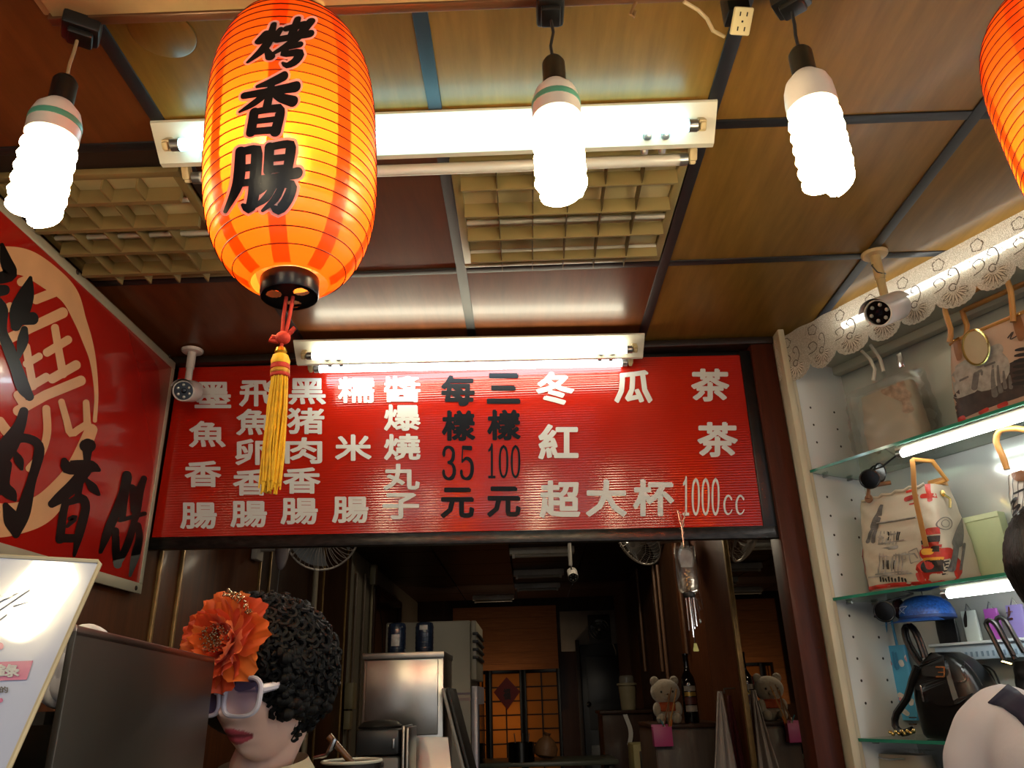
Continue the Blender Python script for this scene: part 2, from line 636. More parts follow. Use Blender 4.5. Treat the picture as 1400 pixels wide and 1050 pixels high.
# outlet and hook at the beam
ot = thing('power_outlet', 'cream two-socket power outlet hanging from a cord at the ceiling strip', 'outlet', (.43, 1.06, 2.55))
Mo = frame((.415, 1.045, 2.578), (.93, .18, .1), (-.25, .85, -.42), (-.15, .42, .86))
Mo = aim(oy(1014, 29, 1.035), (-.05, -.62, -.78), (1, .12, 0))
MB().box((0, 0, 0), (.034, .046, .012), Mo, .003).build('plate', mat('cream_plastic', '#c9b98a', rough=.4), ot)
sl = MB()
for sx in (-.006, .006):
    for sy in (-.012, .012):
        sl.box((sx, sy, .0062), (.0022, .007, .001), Mo)
sl.ball((0, 0, .006), (.002, .002, .001), 8, 6, Mo)
o = sl.build('slots', mat('dark_slot', '#1a1510', rough=.6), ot); o['kind'] = 'stuff'
MB().lohi((.40, 1.035, 2.585), (.44, 1.075, 2.649), bevel=.003).build('box', M_BLACKP, ot)
tag(MB().tube([oy(935, 2, 1.0), oy(955, 14, 1.02), oy(967, 26, 1.04), oy(975, 42, 1.055), oy(990, 50, 1.07)], .0035, 8).build('cable', mat('pale_cable', '#a8926c', rough=.5)),
    'pale bent cable running from the track to the cream outlet', 'cable')
tag(MB().tube([oy(872, -2, 1.0), oy(866, 10, 1.0), oy(862, 20, 1.002), oy(866, 23, 1.004), oy(868, 16, 1.004)], .003, 8).build('hook', mat('rusty_hook', '#8a6a48', rough=.4, metal=.6)),
    'small metal hook under the track right of the middle bulb', 'hook')

# round patched hole
pc = oz(222, 45, ZC - .003)
tag(MB().lathe([(.0, -.004), (.058, -.004), (.061, -.002), (.061, .002), (0, .002)], 40, Matrix.Translation((pc[0], pc[1], ZC - .002))).build('hole_cover', M_PANEL[1]),
    'round wooden cover patching a hole in the ceiling panel', 'cover')


# ---------------------------------------------------------------- V-shaped twin tube battens
M_WHITEM = mat('white_enamel', '#c9c6b4', rough=.4, var=.05)
M_CAPM = mat('tube_cap_metal', '#9a9a98', rough=.3, metal=.9)
M_HOLD = mat('yellowed_holder', '#b7a57a', rough=.45)
M_OFF = mat('unlit_tube_glass', '#b9b3a6', rough=.2, var=.02)


def batten(name, lab, x0, x1, y0, zt, m_near, m_far, skew=0.0):
    t = thing(name, lab, 'tube light', ((x0 + x1) / 2, y0 + .07, zt))
    xc = (x0 + x1) / 2
    Rz = Matrix.Translation((xc, y0, 0)) @ Matrix.Rotation(skew, 4, 'Z') @ Matrix.Translation((-xc, -y0, 0))
    # inverted V body: section in (y,z)
    sec = [(y0, zt), (y0, zt - .006), (y0 + .068, zt - .062), (y0 + .082, zt - .062), (y0 + .15, zt - .006), (y0 + .15, zt)]
    v = [(x0, y, z) for y, z in sec] + [(x1, y, z) for y, z in sec]
    n = len(sec)
    f = [tuple(range(n)), tuple(range(2 * n - 1, n - 1, -1))] + [(i, i + n, (i + 1) % n + n, (i + 1) % n) for i in range(n)]
    MB().add(v, f, Rz).build('housing', M_WHITEM, t, smooth=False)
    for (yy, zz, nn, m) in ((y0 + .034, zt - .034, (0, -.63, -.77), m_near), (y0 + .116, zt - .034, (0, .63, -.77), m_far)):
        nv = Vector(nn).normalized()
        c = Vector((0, yy, zz)) + nv * .026
        a, b = x0 + .035, x1 - .035
        MB().tube([(a + .03, c.y, c.z), (b - .03, c.y, c.z)], .0135, 16, True, Rz).build('tube', m, t)
        for (u0, u1) in ((a + .012, a + .031), (b - .031, b - .012)):
            MB().tube([(u0, c.y, c.z), (u1, c.y, c.z)], .0139, 14, True, Rz).build('tube_cap', M_CAPM, t)
        for u in (a, b):
            h = MB()
            Mh = Rz @ frame((u, yy, zz), (1, 0, 0), Vector((1, 0, 0)).cross(nv) * -1, nv)
            h.box((0, 0, .014), (.018, .026, .03), Mh, .004)
            h.box((0, 0, .03), (.014, .018, .014), Mh, .004)
            h.build('tube_holder', M_HOLD, t)
        for u in (x0 + .11, x0 + .15, x1 - .15, x1 - .11):
            Mk = Rz @ aim((u, yy + (.018 if nn[1] < 0 else -.018), zz - .015), nv)
            MB().lathe([(.0, .012), (.008, .01), (.010, .0), (.010, -.004)], 14, Mk).build('starter_screw', M_CAPM, t)
    return t


batten('tube_light', 'long white V batten on the ceiling with a lit bluish tube and an unlit tube', -.79, .452, 1.325, ZC - .006, M_TUBE_COOL, M_OFF)
batten('tube_light', 'warm white twin tube batten close above the red menu board', -.78, .445, 2.415, ZC - .03, M_TUBE_WARM, M_TUBE_WHITE, .035)


# ---------------------------------------------------------------- louvre lights in the ceiling
def louvre(lab, x0, x1, y0, y1, nb, ncr, tb_, th):
    t = thing('louvre_light', lab, 'ceiling light', ((x0 + x1) / 2, (y0 + y1) / 2, ZC - .01))
    fr = MB()
    w = .022
    for lo, hi in (((x0, y0), (x1, y0 + w)), ((x0, y1 - w), (x1, y1)), ((x0, y0 + w), (x0 + w, y1 - w)), ((x1 - w, y0 + w), (x1, y1 - w))):
        MB().lohi((lo[0], lo[1], ZC - .012), (hi[0], hi[1], ZC + .006), bevel=.003).build('frame', tb_, t)
    MB().lohi((x0 + w, y0 + w, ZC + .0045), (x1 - w, y1 - w, ZC + .0095)).build('reflector', mat('cream_reflector', '#c6b78a', rough=.3), t)
    for i in range(nb):
        y = y0 + w + (y1 - y0 - 2 * w) * (i + .5) / nb
        MB().lohi((x0 + w, y - th / 2, ZC - .042), (x1 - w, y + th / 2, ZC - .002)).build('louvre_blade', tb_, t)
    for i in range(ncr):
        x = x0 + w + (x1 - x0 - 2 * w) * (i + 1) / (ncr + 1)
        MB().lohi((x - th / 6, y0 + w, ZC - .040), (x + th / 6, y1 - w, ZC - .002)).build('cross_blade', mat('louvre_wire', '#57492a', rough=.4) if th < .01 else tb_, t)
    for i in range(3):
        y = y0 + w + (y1 - y0 - 2 * w) * (i + .5) / 3 + .02
        MB().tube([(x0 + w, y, ZC - .0075), (x1 - w, y, ZC - .0075)], .0075, 10).build('unlit_tube', M_OFF, t)
    return t


M_LOUV = mat('yellowed_louvre_plastic', '#7d6a42', rough=.4, var=.1)
louvre('square cream louvre light with thin blades between two black ceiling strips', -.15, .428, 1.492, 1.985, 4, 5, mat('cream_louvre', '#8e7e52', rough=.35, var=.06), .006)
louvre('yellowed egg-crate ceiling light above the left red sign', -1.27, -.80, 1.492, 1.985, 4, 4, M_LOUV, .014)

# ================================================================== SIGNS
M_RED = mat('red_corrugated_plastic', '#a51b0b', rough=.13, var=.05, scale=3, spec=.62)
nt = M_RED.node_tree
wv = nt.nodes.new('ShaderNodeTexWave'); wv.wave_type = 'BANDS'; wv.bands_direction = 'Z'
wv.inputs['Scale'].default_value = 2 * PI / 20 / .009
mpn = [n for n in nt.nodes if n.type == 'MAPPING'][0]
nt.links.new(mpn.outputs[0], wv.inputs['Vector'])
bp = nt.nodes.new('ShaderNodeBump'); bp.inputs['Distance'].default_value = .00028
nt.links.new(wv.outputs['Fac'], bp.inputs['Height'])
nt.links.new(bp.outputs[0], nt.nodes['Principled BSDF'].inputs['Normal'])
M_CHALK = mat('white_sign_lettering', '#c9c6c0', rough=.4, var=.03)
M_INK = mat('black_sign_lettering', '#0c0e14', rough=.45, var=.05, spec=.15)

ST = [oy(x, y, 2.58) for x, y in ((245, 505), (1036, 488), (205, 741), (1067, 724))]
ang = math.atan2(ST[1][2] - ST[0][2], ST[1][0] - ST[0][0])
sx0, sx1 = -1.262, .846
szc = 2.283; shh = .324
ms = thing('menu_sign', 'wide red menu board with white and black lettering hung under the ceiling', 'sign', (-.2, 2.58, 1.95))
Ms = Matrix.Translation((-.208, 2.585, szc)) @ Matrix.Rotation(-.0135, 4, 'Y').inverted()
Ms = Matrix.Translation((-.208, 2.585, szc)) @ Matrix.Rotation(.0135, 4, 'Y')
W2 = (sx1 - sx0) / 2
MB().box((0, .004, .005), (2 * W2, .008, 2 * shh - .02), Ms).build('panel', M_RED, ms)
M_FRM = mat('black_sign_frame', '#141312', rough=.35, metal=.4, var=.4, scale=20)
MB().box((0, .005, -shh - .008), (2 * W2 + .02, .028, .04), Ms, .003).build('frame_bar', mat('worn_dark_metal_bar', '#2b2724', rough=.3, metal=.7, var=.5, scale=30, stretch=(1, 1, 3)), ms)
MB().box((W2 - .016, .002, 0), (.05, .02, 2 * shh + .02), Ms @ Matrix.Rotation(.0, 4, 'Y'), .003).build('frame_bar', M_FRM, ms)
MB().box((0, .016, shh + .0), (2 * W2 + .02, .02, .024), Ms, .003).build('frame_bar', M_FRM, ms)


def onsign(px, py, off=.0012):
    p = oy(px, py, 2.584 - off)
    return p


def cols(txt, ctr, w, h, m, off=1.6):
    for ch, (cx, cy) in zip(txt, ctr):
        mb = MB()
        put_glyph(mb, ch, onsign, cx, cy, w, h, off if len(ch) and h > 40 else 1.15)
        mb.build('character', m, ms, smooth=False)


cols('墨魚香腸', [(291, 540), (283.5, 593.5), (277.5, 648), (271.5, 705)], 50, 36, M_CHALK)
cols('飛魚卵香腸', [(352, 538), (348, 577), (346.5, 618), (343.5, 659.5), (340, 703)], 50, 36, M_CHALK)
cols('黑猪肉香腸', [(420, 535), (418, 575.5), (415, 616), (412.5, 657), (409, 699)], 51, 36, M_CHALK)
cols('糯米腸', [(487, 533), (483, 612), (479, 697)], 50, 36, M_CHALK)
cols('醬爆燒丸子', [(550, 532), (550, 571), (550, 611), (549, 652), (548, 692)], 50, 36, M_CHALK)
cols('每樣元', [(626, 534), (627, 582), (625.5, 687.5)], 46, 42, M_INK)
cols('三樣元', [(688.5, 531), (689, 581), (689, 686)], 46, 42, M_INK)
cols('冬瓜茶', [(759, 531), (866, 528.5), (971, 526.5)], 52, 45, M_CHALK)
cols('紅茶', [(763.5, 604), (981, 601)], 55, 48, M_CHALK)
cols('超大杯', [(765.5, 682.5), (829, 681), (893.5, 680.5)], 56, 51, M_CHALK)

DIG = {
    '0': [[(50, 4, 8), (78, 18, 16), (86, 50, 22), (78, 82, 16), (50, 96, 8), (22, 82, 16), (14, 50, 22), (22, 18, 16), (50, 4, 8)]],
    '1': [[(52, 4, 20), (52, 50, 20), (52, 92, 20)], [(20, 18, 8), (38, 12, 12), (52, 4, 14)], [(20, 96, 8), (84, 96, 8)]],
    '3': [[(16, 22, 22), (24, 8, 14), (50, 3, 9), (76, 14, 18), (76, 34, 22), (60, 46, 12), (42, 48, 8)],
          [(42, 48, 8), (70, 54, 12), (84, 72, 24), (74, 90, 18), (48, 97, 9), (22, 90, 14), (14, 78, 20)]],
    '5': [[(24, 4, 12), (80, 6, 14)], [(24, 4, 8), (20, 46, 9)], [(20, 46, 9), (48, 36, 10), (78, 46, 18), (86, 68, 24), (74, 90, 18), (46, 97, 9), (22, 90, 14), (16, 78, 20)]],
    'c': [[(84, 20, 14), (64, 5, 10), (40, 6, 12), (20, 28, 16), (16, 52, 18), (24, 80, 16), (46, 95, 10), (72, 90, 8), (88, 74, 7)]],
}


def digits(txt, x0, y0, x1, y1, m, slant=0):
    n = len(txt); w = (x1 - x0) / n
    for i, ch in enumerate(txt):
        mb = MB()
        a = x0 + i * w
        fn = lambda x, y: onsign(a + w * .06 + x / 100 * w * .88 - slant * (y - 50) / 100, y0 + y / 100 * (y1 - y0))
        for s in DIG[ch]:
            stroke(mb, s, fn, 6)
        mb.build('character', m, ms, smooth=False)


digits('35', 602, 610, 650, 656, M_INK)
digits('100', 664, 608, 713, 654, M_INK)
digits('1000', 931, 653, 985, 705, M_CHALK)
digits('cc', 987, 677, 1020, 704, M_CHALK)

# ---------------------------------------------------------------- left wall sign with brush writing
M_RED2 = mat('red_gloss_sheet', '#9e1a12', rough=.16, var=.06, scale=2, coat=.3)
ws = thing('wall_sign', 'glossy red sign on the left wall with black brush writing and a beige seal', 'sign', (-1.255, 1.9, 1.8))
XS = -1.252
MB().lohi((-1.272, .9, 1.80), (-1.256, 2.543, 2.615), bevel=.002).build('panel', M_RED2, ws)
M_ALU = mat('dull_aluminium_edge', '#a79f88', rough=.4, metal=.35, var=.1)
for lo, hi in (((.9, 2.588), (2.545, 2.617)), ((.9, 1.795), (2.545, 1.828)), ((2.524, 1.828), (2.545, 2.588))):
    MB().lohi((-1.262, lo[0], lo[1]), (-1.2535, hi[0], hi[1]), bevel=.002).build('edge_strip', M_ALU, ws)
for px, py in ((106, 372), (232, 487), (22, 763), (186, 804)):
    p = ox(px, py, -1.2535)
    MB().ball((-1.2535, p[1], p[2]), (.004, .008, .008), 12, 8).build('bolt', mat('dark_bolt', '#2a2018', rough=.4, metal=.6), ws)
M_BEIGE = mat('beige_print', '#c79468', rough=.3, var=.08)
M_BRUSH = mat('black_brush_print', '#0a0808', rough=.3, var=.1, spec=.2)


def onwall(off):
    return lambda px, py: ox(px, py, -1.256 + off)


def px1(s, sc_, ox_, oy_):
    return [(ox_ + a[0] / sc_, oy_ + a[1] / sc_, a[2] / sc_) for a in s]


mb = MB()
ringS = px1([(-150, 240, 130), (0, 235, 150), (150, 250, 140), (300, 345, 125), (400, 440, 95), (460, 580, 60), (500, 690, 46), (535, 820, 24), (553, 1000, 12)], 4.2, 0, 300) + \
    px1([(545, 190, 12)], 4.2, 0, 530)
stroke(mb, ringS, onwall(.0008), 4, 1.4)
stroke(mb, px1([(525, 240, 60), (450, 420, 80), (380, 540, 100), (250, 690, 150), (100, 750, 170), (-60, 760, 190), (-200, 720, 180)], 4.2, 0, 530), onwall(.0008), 4, 1.4)
mb.build('seal_ring', M_BEIGE, ws, smooth=False)
mb = MB()
for s in ([(205, 460, 55), (312, 418, 55)], [(20, 700, 58), (180, 620, 58), (362, 535, 62)], [(120, 360, 50), (165, 335, 40)], [(0, 530, 50), (60, 500, 50)],
          [(315, 620, 45), (338, 760, 45), (362, 890, 48)], [(268, 765, 48), (392, 690, 48)], [(298, 915, 55), (438, 835, 55)],
          [(150, 730, 45), (170, 850, 45), (190, 960, 45)], [(150, 830, 42), (226, 785, 42)], [(165, 965, 50), (266, 905, 50)],
          [(100, 1100, 58), (260, 1010, 58), (466, 925, 58)]):
    stroke(mb, px1(s, 4.2, 0, 300), onwall(.0012), 5, sharp=True)
for s in ([(265, 120, 46), (270, 260, 46), (235, 380, 42), (165, 465, 40)], [(352, 80, 38), (380, 180, 40), (405, 262, 44), (450, 240, 42), (505, 205, 40)], [(500, 200, 42), (494, 85, 38)],
          [(100, 40, 50), (140, 105, 50)], [(0, 190, 50), (30, 240, 60), (80, 290, 60)]):
    stroke(mb, px1(s, 4.2, 0, 530), onwall(.0012), 5)
mb.build('seal_character', M_BEIGE, ws, smooth=False)
mb = MB()
for s in ([(12, 145, 14), (35, 240, 60), (60, 310, 70), (10, 335, 60)], [(-10, 410, 60), (30, 405, 50)], [(175, 335, 14), (150, 430, 85), (112, 530, 105), (90, 615, 50)],
          [(188, 568, 66), (140, 580, 45)], [(-10, 470, 40), (22, 520, 40), (14, 640, 45), (50, 740, 60), (92, 850, 62), (132, 960, 70), (172, 1020, 40)], [(140, 630, 32), (130, 700, 56), (108, 790, 14)]):
    stroke(mb, px1(s, 4.2, 0, 300), onwall(.0018), 4, 1.1)
mb.build('brush_character', M_BRUSH, ws, smooth=False)
mb = MB()
for s in ([(137, 135, 44), (112, 220, 62), (50, 330, 105), (-20, 420, 110)], [(60, 295, 50), (150, 290, 42), (212, 318, 45), (224, 380, 52), (180, 540, 46), (132, 720, 75), (92, 845, 34)],
          [(32, 675, 26), (70, 760, 90), (92, 835, 44)], [(90, 380, 22), (110, 420, 46), (126, 468, 10)], [(40, 440, 50), (22, 560, 62), (66, 615, 60), (88, 645, 12)], [(-20, 470, 40), (20, 560, 40), (10, 600, 30)]):
    stroke(mb, px1(s, 4.2, 0, 530), onwall(.0018), 4, 1.1)
mb.build('brush_character', M_BRUSH, ws, smooth=False)
mb = MB()
for s in ([(245, 172, 62), (278, 172, 66)], [(262, 160, 60), (258, 270, 30)], [(122, 260, 28), (140, 300, 70), (220, 300, 76), (290, 298, 60), (330, 318, 16)],
          [(250, 320, 64), (178, 410, 70), (100, 480, 62), (46, 522, 38)], [(225, 330, 44), (212, 400, 40), (202, 490, 30)], [(256, 378, 16), (295, 425, 46), (330, 464, 10)],
          [(132, 500, 36), (112, 600, 40), (96, 735, 44)], [(95, 726, 42), (185, 726, 40)], [(152, 512, 26), (222, 488, 46), (250, 540, 44), (214, 690, 46), (182, 830, 8)],
          [(152, 610, 12), (188, 602, 28), (140, 655, 12)]):
    stroke(mb, px1(s, 4.378, 60, 570), onwall(.0018), 4, 1.1)
mb.build('brush_character', M_BRUSH, ws, smooth=False)
mb = MB()
for s in ([(498, 348, 46), (474, 450, 40), (435, 560, 44), (382, 690, 46), (340, 808, 14)], [(505, 360, 38), (488, 480, 26), (470, 600, 32)], [(600, 368, 28), (572, 450, 42), (556, 560, 40), (538, 640, 28)],
          [(530, 420, 28), (538, 560, 28)], [(455, 620, 14), (605, 578, 16)], [(430, 680, 32), (432, 800, 38), (442, 885, 40)], [(560, 650, 36), (572, 720, 32), (548, 830, 42), (516, 950, 8)],
          [(535, 650, 30), (500, 765, 36), (440, 885, 30)], [(480, 440, 24), (480, 480, 24)], [(560, 430, 30), (570, 470, 30)]):
    stroke(mb, px1(s, 4.378, 60, 570), onwall(.0018), 4, 1.1)
mb.build('brush_character', M_BRUSH, ws, smooth=False)

# ================================================================== LANTERNS
LT, LB = Vector((-.372, 1.0, 2.56)), Vector((-.337, 1.0, 2.012))
LAX = (LT - LB).normalized()
LC = LB.lerp(LT, .505)
ML = aim(LC, LAX)
MLi = ML.inverted()
HB = .258


def lr(z):
    u = min(1, abs(z) / (HB + .012))
    return .1335 * (1 - u ** 3.3) ** (1 / 2.25)


def paper_mat(name, c, rough_mix):
    m = bpy.data.materials.new(name)
    m.use_nodes = True
    nt = m.node_tree; nt.nodes.clear()
    out = nt.nodes.new('ShaderNodeOutputMaterial')
    d = nt.nodes.new('ShaderNodeBsdfDiffuse'); d.inputs[0].default_value = (*c, 1)
    tl = nt.nodes.new('ShaderNodeBsdfTranslucent'); tl.inputs[0].default_value = (*[min(1, x * 1.15) for x in c], 1)
    g = nt.nodes.new('ShaderNodeBsdfRefraction'); g.inputs[0].default_value = (*[x ** .8 for x in c], 1); g.inputs['Roughness'].default_value = .55; g.inputs['IOR'].default_value = 1.35
    gl = nt.nodes.new('ShaderNodeBsdfGlossy'); gl.inputs['Roughness'].default_value = .35; gl.inputs[0].default_value = (.6, .6, .6, 1)
    a = nt.nodes.new('ShaderNodeMixShader'); a.inputs[0].default_value = .5
    b = nt.nodes.new('ShaderNodeMixShader'); b.inputs[0].default_value = rough_mix
    e = nt.nodes.new('ShaderNodeMixShader'); e.inputs[0].default_value = .05
    nt.links.new(d.outputs[0], a.inputs[1]); nt.links.new(tl.outputs[0], a.inputs[2])
    nt.links.new(a.outputs[0], b.inputs[1]); nt.links.new(g.outputs[0], b.inputs[2])
    nt.links.new(b.outputs[0], e.inputs[1]); nt.links.new(gl.outputs[0], e.inputs[2])
    nt.links.new(e.outputs[0], out.inputs[0])
    return m


M_PAPER = paper_mat('orange_lantern_vinyl', (1.0, .15, .010), .45)
M_SEAM = paper_mat('orange_seam_vinyl', (1.0, .34, .045), .38)
M_RIB = mat('dark_orange_wire', '#3a0c04', rough=.5)
M_LTXT = mat('black_lantern_print', '#0c0b12', rough=.35, var=.1)
M_LHALO = paper_mat('pink_lantern_outline', (1.0, .70, .66), .02)
ln = thing('paper_lantern', 'big glowing orange lantern with black brush writing, hung left of centre', 'lantern', LT, 'orange lanterns on the track')
NR = 27
nz = NR * 4
prof = []
for i in range(nz + 1):
    z = -HB + 2 * HB * i / nz
    sc_ = 1 - .010 * (abs(math.cos(PI * i / 4)) ** 3) * (1 if .0 < i < nz else 0)
    prof.append((lr(z) * sc_, z))
prof = [(max(r, .03), z) for r, z in prof]
MB().lathe(prof, 72, ML, caps=False).build('shade', M_PAPER, ln, angle=80)
for i in range(1, NR):
    z = -HB + 2 * HB * i / NR
    r = max(lr(z), .04) + .0002
    MB().tube([(r * math.cos(2 * PI * j / 64), r * math.sin(2 * PI * j / 64), z) for j in range(64)], .0009, 4, False, ML, closed=True).build('rib', M_RIB, ln)
for kx in range(8):
    a0 = 2 * PI * (kx + .13) / 8

    def seam(u, v, a0=a0):
        z = -HB * .99 + 2 * HB * .99 * v
        r = max(lr(z), .03) - .0012
        a = a0 + (u - .5) * .024 / max(r, .05)
        return (r * math.cos(a), r * math.sin(a), z)
    MB().sheet(seam, 2, 40, ML).build('seam', M_SEAM, ln, angle=80)
# collars
MB().lathe([(.034, -HB - .022), (.041, -HB - .022), (.0425, -HB - .019), (.043, -HB + .006), (.041, -HB + .008), (.040, -HB - .012)], 40, ML, caps=False).build('collar', mat('satin_black_collar', '#17151a', rough=.3, metal=.5), ln)
plate = MB()
# disc with three round openings: a ring sector mesh
N = 72
holes = [(.023 * math.cos(a), .023 * math.sin(a)) for a in (-2.6, -.5, 1.6)]
bm = bmesh.new()
gn = 46
vv = {}
for i in range(gn + 1):
    for j in range(gn + 1):
        x = -.042 + .084 * i / gn; y = -.042 + .084 * j / gn
        vv[i, j] = (x, y, -HB - .021)
vl = list(vv.values()); idx = {k: n for n, k in enumerate(vv)}
fs = []
for i in range(gn):
    for j in range(gn):
        cx = -.042 + .084 * (i + .5) / gn; cy = -.042 + .084 * (j + .5) / gn
        if math.hypot(cx, cy) > .0412: continue
        if any(math.hypot(cx - hx, cy - hy) < .0110 for hx, hy in holes): continue
        fs.append((idx[i, j], idx[i + 1, j], idx[i + 1, j + 1], idx[i, j + 1]))
bm.free()
used = sorted({q for f in fs for q in f}); re_ = {q: n for n, q in enumerate(used)}
plate.add([vl[q] for q in used], [tuple(re_[q] for q in f) for f in fs], ML)
plate.build('collar_plate', mat('matt_black_plate', '#0c0b0b', rough=.5), ln)
MB().lathe([(.05, HB - .004), (.05, HB + .008), (.03, HB + .010), (.0, HB + .010)], 32, ML).build('top_cap', M_BLACKP, ln)
MB().lohi((LT.x - .022, .968, 2.55), (LT.x + .022, 1.022, 2.60), bevel=.005).build('hanger', M_BLACKP, ln)
MB().ball((-.012, -.03, -.070), (.024, .024, .034), 16, 10, ML).build('lamp', M_LANT, ln)
MB().tube([(-.012, -.03, -.035), (-.006, -.015, .1), (0, 0, HB)], .006, 8, True, ML).build('lamp_stem', M_BLACKP, ln)

BR = {
    '烤': [[(26, 28, 10), (18, 46, 12)], [(47, 22, 8), (40, 42, 12)], [(34, 10, 8), (33, 44, 12), (26, 66, 12), (8, 92, 4)], [(30, 58, 5), (42, 80, 13)],
          [(56, 22, 10), (82, 17, 12)], [(70, 4, 9), (67, 42, 12)], [(46, 44, 11), (70, 40, 11), (96, 36, 12)], [(92, 12, 12), (74, 46, 12), (42, 76, 5)],
          [(60, 62, 9), (84, 56, 10)], [(66, 60, 8), (62, 74, 10), (86, 72, 12), (84, 88, 12), (72, 97, 10), (64, 92, 4)]],
    '香': [[(72, 4, 14), (52, 11, 12), (26, 16, 5)], [(6, 30, 10), (50, 27, 11), (96, 24, 15)], [(52, 10, 10), (50, 52, 12)], [(46, 30, 9), (28, 44, 10), (5, 58, 4)],
          [(54, 30, 6), (72, 40, 12), (94, 48, 15)], [(30, 60, 13), (31, 96, 13)], [(28, 61, 9), (62, 57, 11), (74, 62, 13), (71, 97, 14)], [(34, 77, 8), (68, 75, 8)], [(32, 94, 10), (70, 93, 10)]],
    '腸': [[(16, 8, 12), (16, 56, 13), (2, 97, 5)], [(14, 10, 9), (34, 7, 11), (39, 14, 13), (39, 78, 13), (34, 94, 12), (25, 88, 4)], [(18, 34, 9), (36, 33, 9)], [(18, 56, 9), (36, 55, 9)],
          [(56, 4, 11), (57, 40, 11)], [(54, 5, 9), (80, 2, 10), (86, 8, 12), (84, 40, 11)], [(59, 22, 8), (82, 21, 8)], [(58, 38, 9), (84, 37, 9)], [(44, 52, 10), (70, 50, 10), (98, 45, 14)],
          [(60, 52, 9), (50, 66, 10), (38, 76, 4)], [(54, 63, 8), (84, 60, 10), (92, 66, 12), (86, 86, 13), (76, 98, 12), (66, 92, 4)], [(66, 64, 8), (57, 80, 9), (42, 92, 4)], [(78, 64, 8), (70, 82, 9), (54, 98, 4)]],
}
QD = {'烤': [(346, 30), (434, 20), (416, 92), (330, 90)], '香': [(334, 108), (410, 98), (401, 182), (316, 186)], '腸': [(314, 200), (412, 194), (404, 288), (306, 292)]}


def onlantern(px, py, off):
    d = Vector(MLi.to_3x3() @ Vector(ray(px, py)).normalized())
    o_ = MLi @ Vector(CO)
    t = max(.2, -(o_.dot(d)) - .42)
    for _ in range(400):
        p = o_ + d * t
        r = math.hypot(p.x, p.y)
        q = max(lr(p.z), .03) + off if abs(p.z) < HB else 0
        g = r - q
        if g < 1e-5 and abs(p.z) < HB: break
        t += max(g * .5, 2e-5) if g > 0 else 0
        if t > 2: break
    return ML @ p


for ch in '烤香腸':
    q = [np.array(a, float) for a in QD[ch]]

    def fn(x, y, off):
        u, v = x / 100, y / 100
        p = q[0] * (1 - u) * (1 - v) + q[1] * u * (1 - v) + q[2] * u * v + q[3] * (1 - u) * v
        return onlantern(p[0], p[1], off)
    a = MB(); b = MB()
    for s in BR[ch]:
        s = [(p[0], p[1], p[2] * 1.24) for p in s]
        stroke(a, s, lambda x, y: fn(x, y, .0026), 5)
        stroke(b, s, lambda x, y: fn(x, y, .0017), 5, grow=4.2)
    b.build('outline', M_LHALO, ln, smooth=False)
    a.build('character', M_LTXT, ln, smooth=False)

# tassel
tp = ML @ Vector((0, 0, -HB - .021))
p1 = Vector(oy(387, 462, 1.0)); p2 = Vector(oy(384, 478, 1.0)); p3 = Vector(oy(383, 505, 1.0)); p4 = Vector(oy(368, 676, 1.0))
ts = bpy.data.objects.new('tassel', None); COL.objects.link(ts); ts.parent = ln; ts['_base'] = ln['_base']
M_CORD = mat('red_cord', '#c2331f', rough=.7, bump=.0006, bscale=300)
for s in (-1, 1):
    MB().tube([tp + Vector((.005 * s, 0, .0)), tp.lerp(p1, .5) + Vector((.0045 * s, 0, 0)), p1 + Vector((.002 * s, 0, 0))], .0028, 7).build('cord', M_CORD, ts)
kn = MB()
kn.ball(p1, (.011, .010, .010), 12, 8)
kn.tube([p1, p1 + Vector((-.016, 0, .002)), p1 + Vector((-.019, 0, -.003)), p1 + Vector((-.006, 0, -.006))], .0035, 6)
kn.tube([p1, p1 + Vector((.012, 0, .010)), p1 + Vector((.016, 0, .016)), p1 + Vector((.006, 0, .004))], .0035, 6)
kn.tube([p1, p2], .003, 6)
kn.build('knot', M_CORD, ts)
M_YEL = mat('yellow_tassel', '#efb41a', rough=.6, var=.2, scale=80)
ax = (p2 - p3).normalized()
MB().lathe([(.003, .004), (.007, .002), (.009, -.004), (.006, -.009)], 16, aim(p2, ax)).build('bead', mat('gold_bead', '#d9a52c', rough=.25, metal=.7), ts)
MB().lathe([(.004, -.006), (.011, -.010), (.0135, -.018), (.013, -.024)], 18, aim(p2, ax)).build('cap', M_YEL, ts)
for kz, m in ((-.024, M_CORD), (-.032, mat('yellow_thread', '#c98c10', rough=.6)), (-.036, M_CORD)):
    MB().lathe([(.0125, kz), (.0135, kz - .001), (.0135, kz - .007), (.0125, kz - .008)], 18, aim(p2, ax)).build('band', m, ts)
st = MB()
pb_ = p2 - ax * .04
for i in range(70):
    a = i * 2.4; r = math.sqrt((i + .5) / 70)
    e0 = Vector((math.cos(a), math.sin(a), 0)) * r
    ln_ = random.uniform(.90, 1.0)
    bot = pb_.lerp(p4, ln_)
    pts = [pb_ + e0 * .011, pb_.lerp(bot, .3) + e0 * .0135 + Vector((random.uniform(-1, 1), random.uniform(-1, 1), 0)) * .0015,
           pb_.lerp(bot, .7) + e0 * .0145 + Vector((random.uniform(-1, 1), random.uniform(-1, 1), 0)) * .002, bot + e0 * .0125 + Vector((random.uniform(-1, 1), 0, 0)) * .002]
    st.tube(pts, .0013, 4)
so = st.build('strands', M_YEL, ts); so['kind'] = 'stuff'

l2 = copy_tree(ln, (.925, 1.0, 2.555), rot=(0, .13, 1.9))
l2['label'] = 'orange lantern half out of view above the bag cabinet'

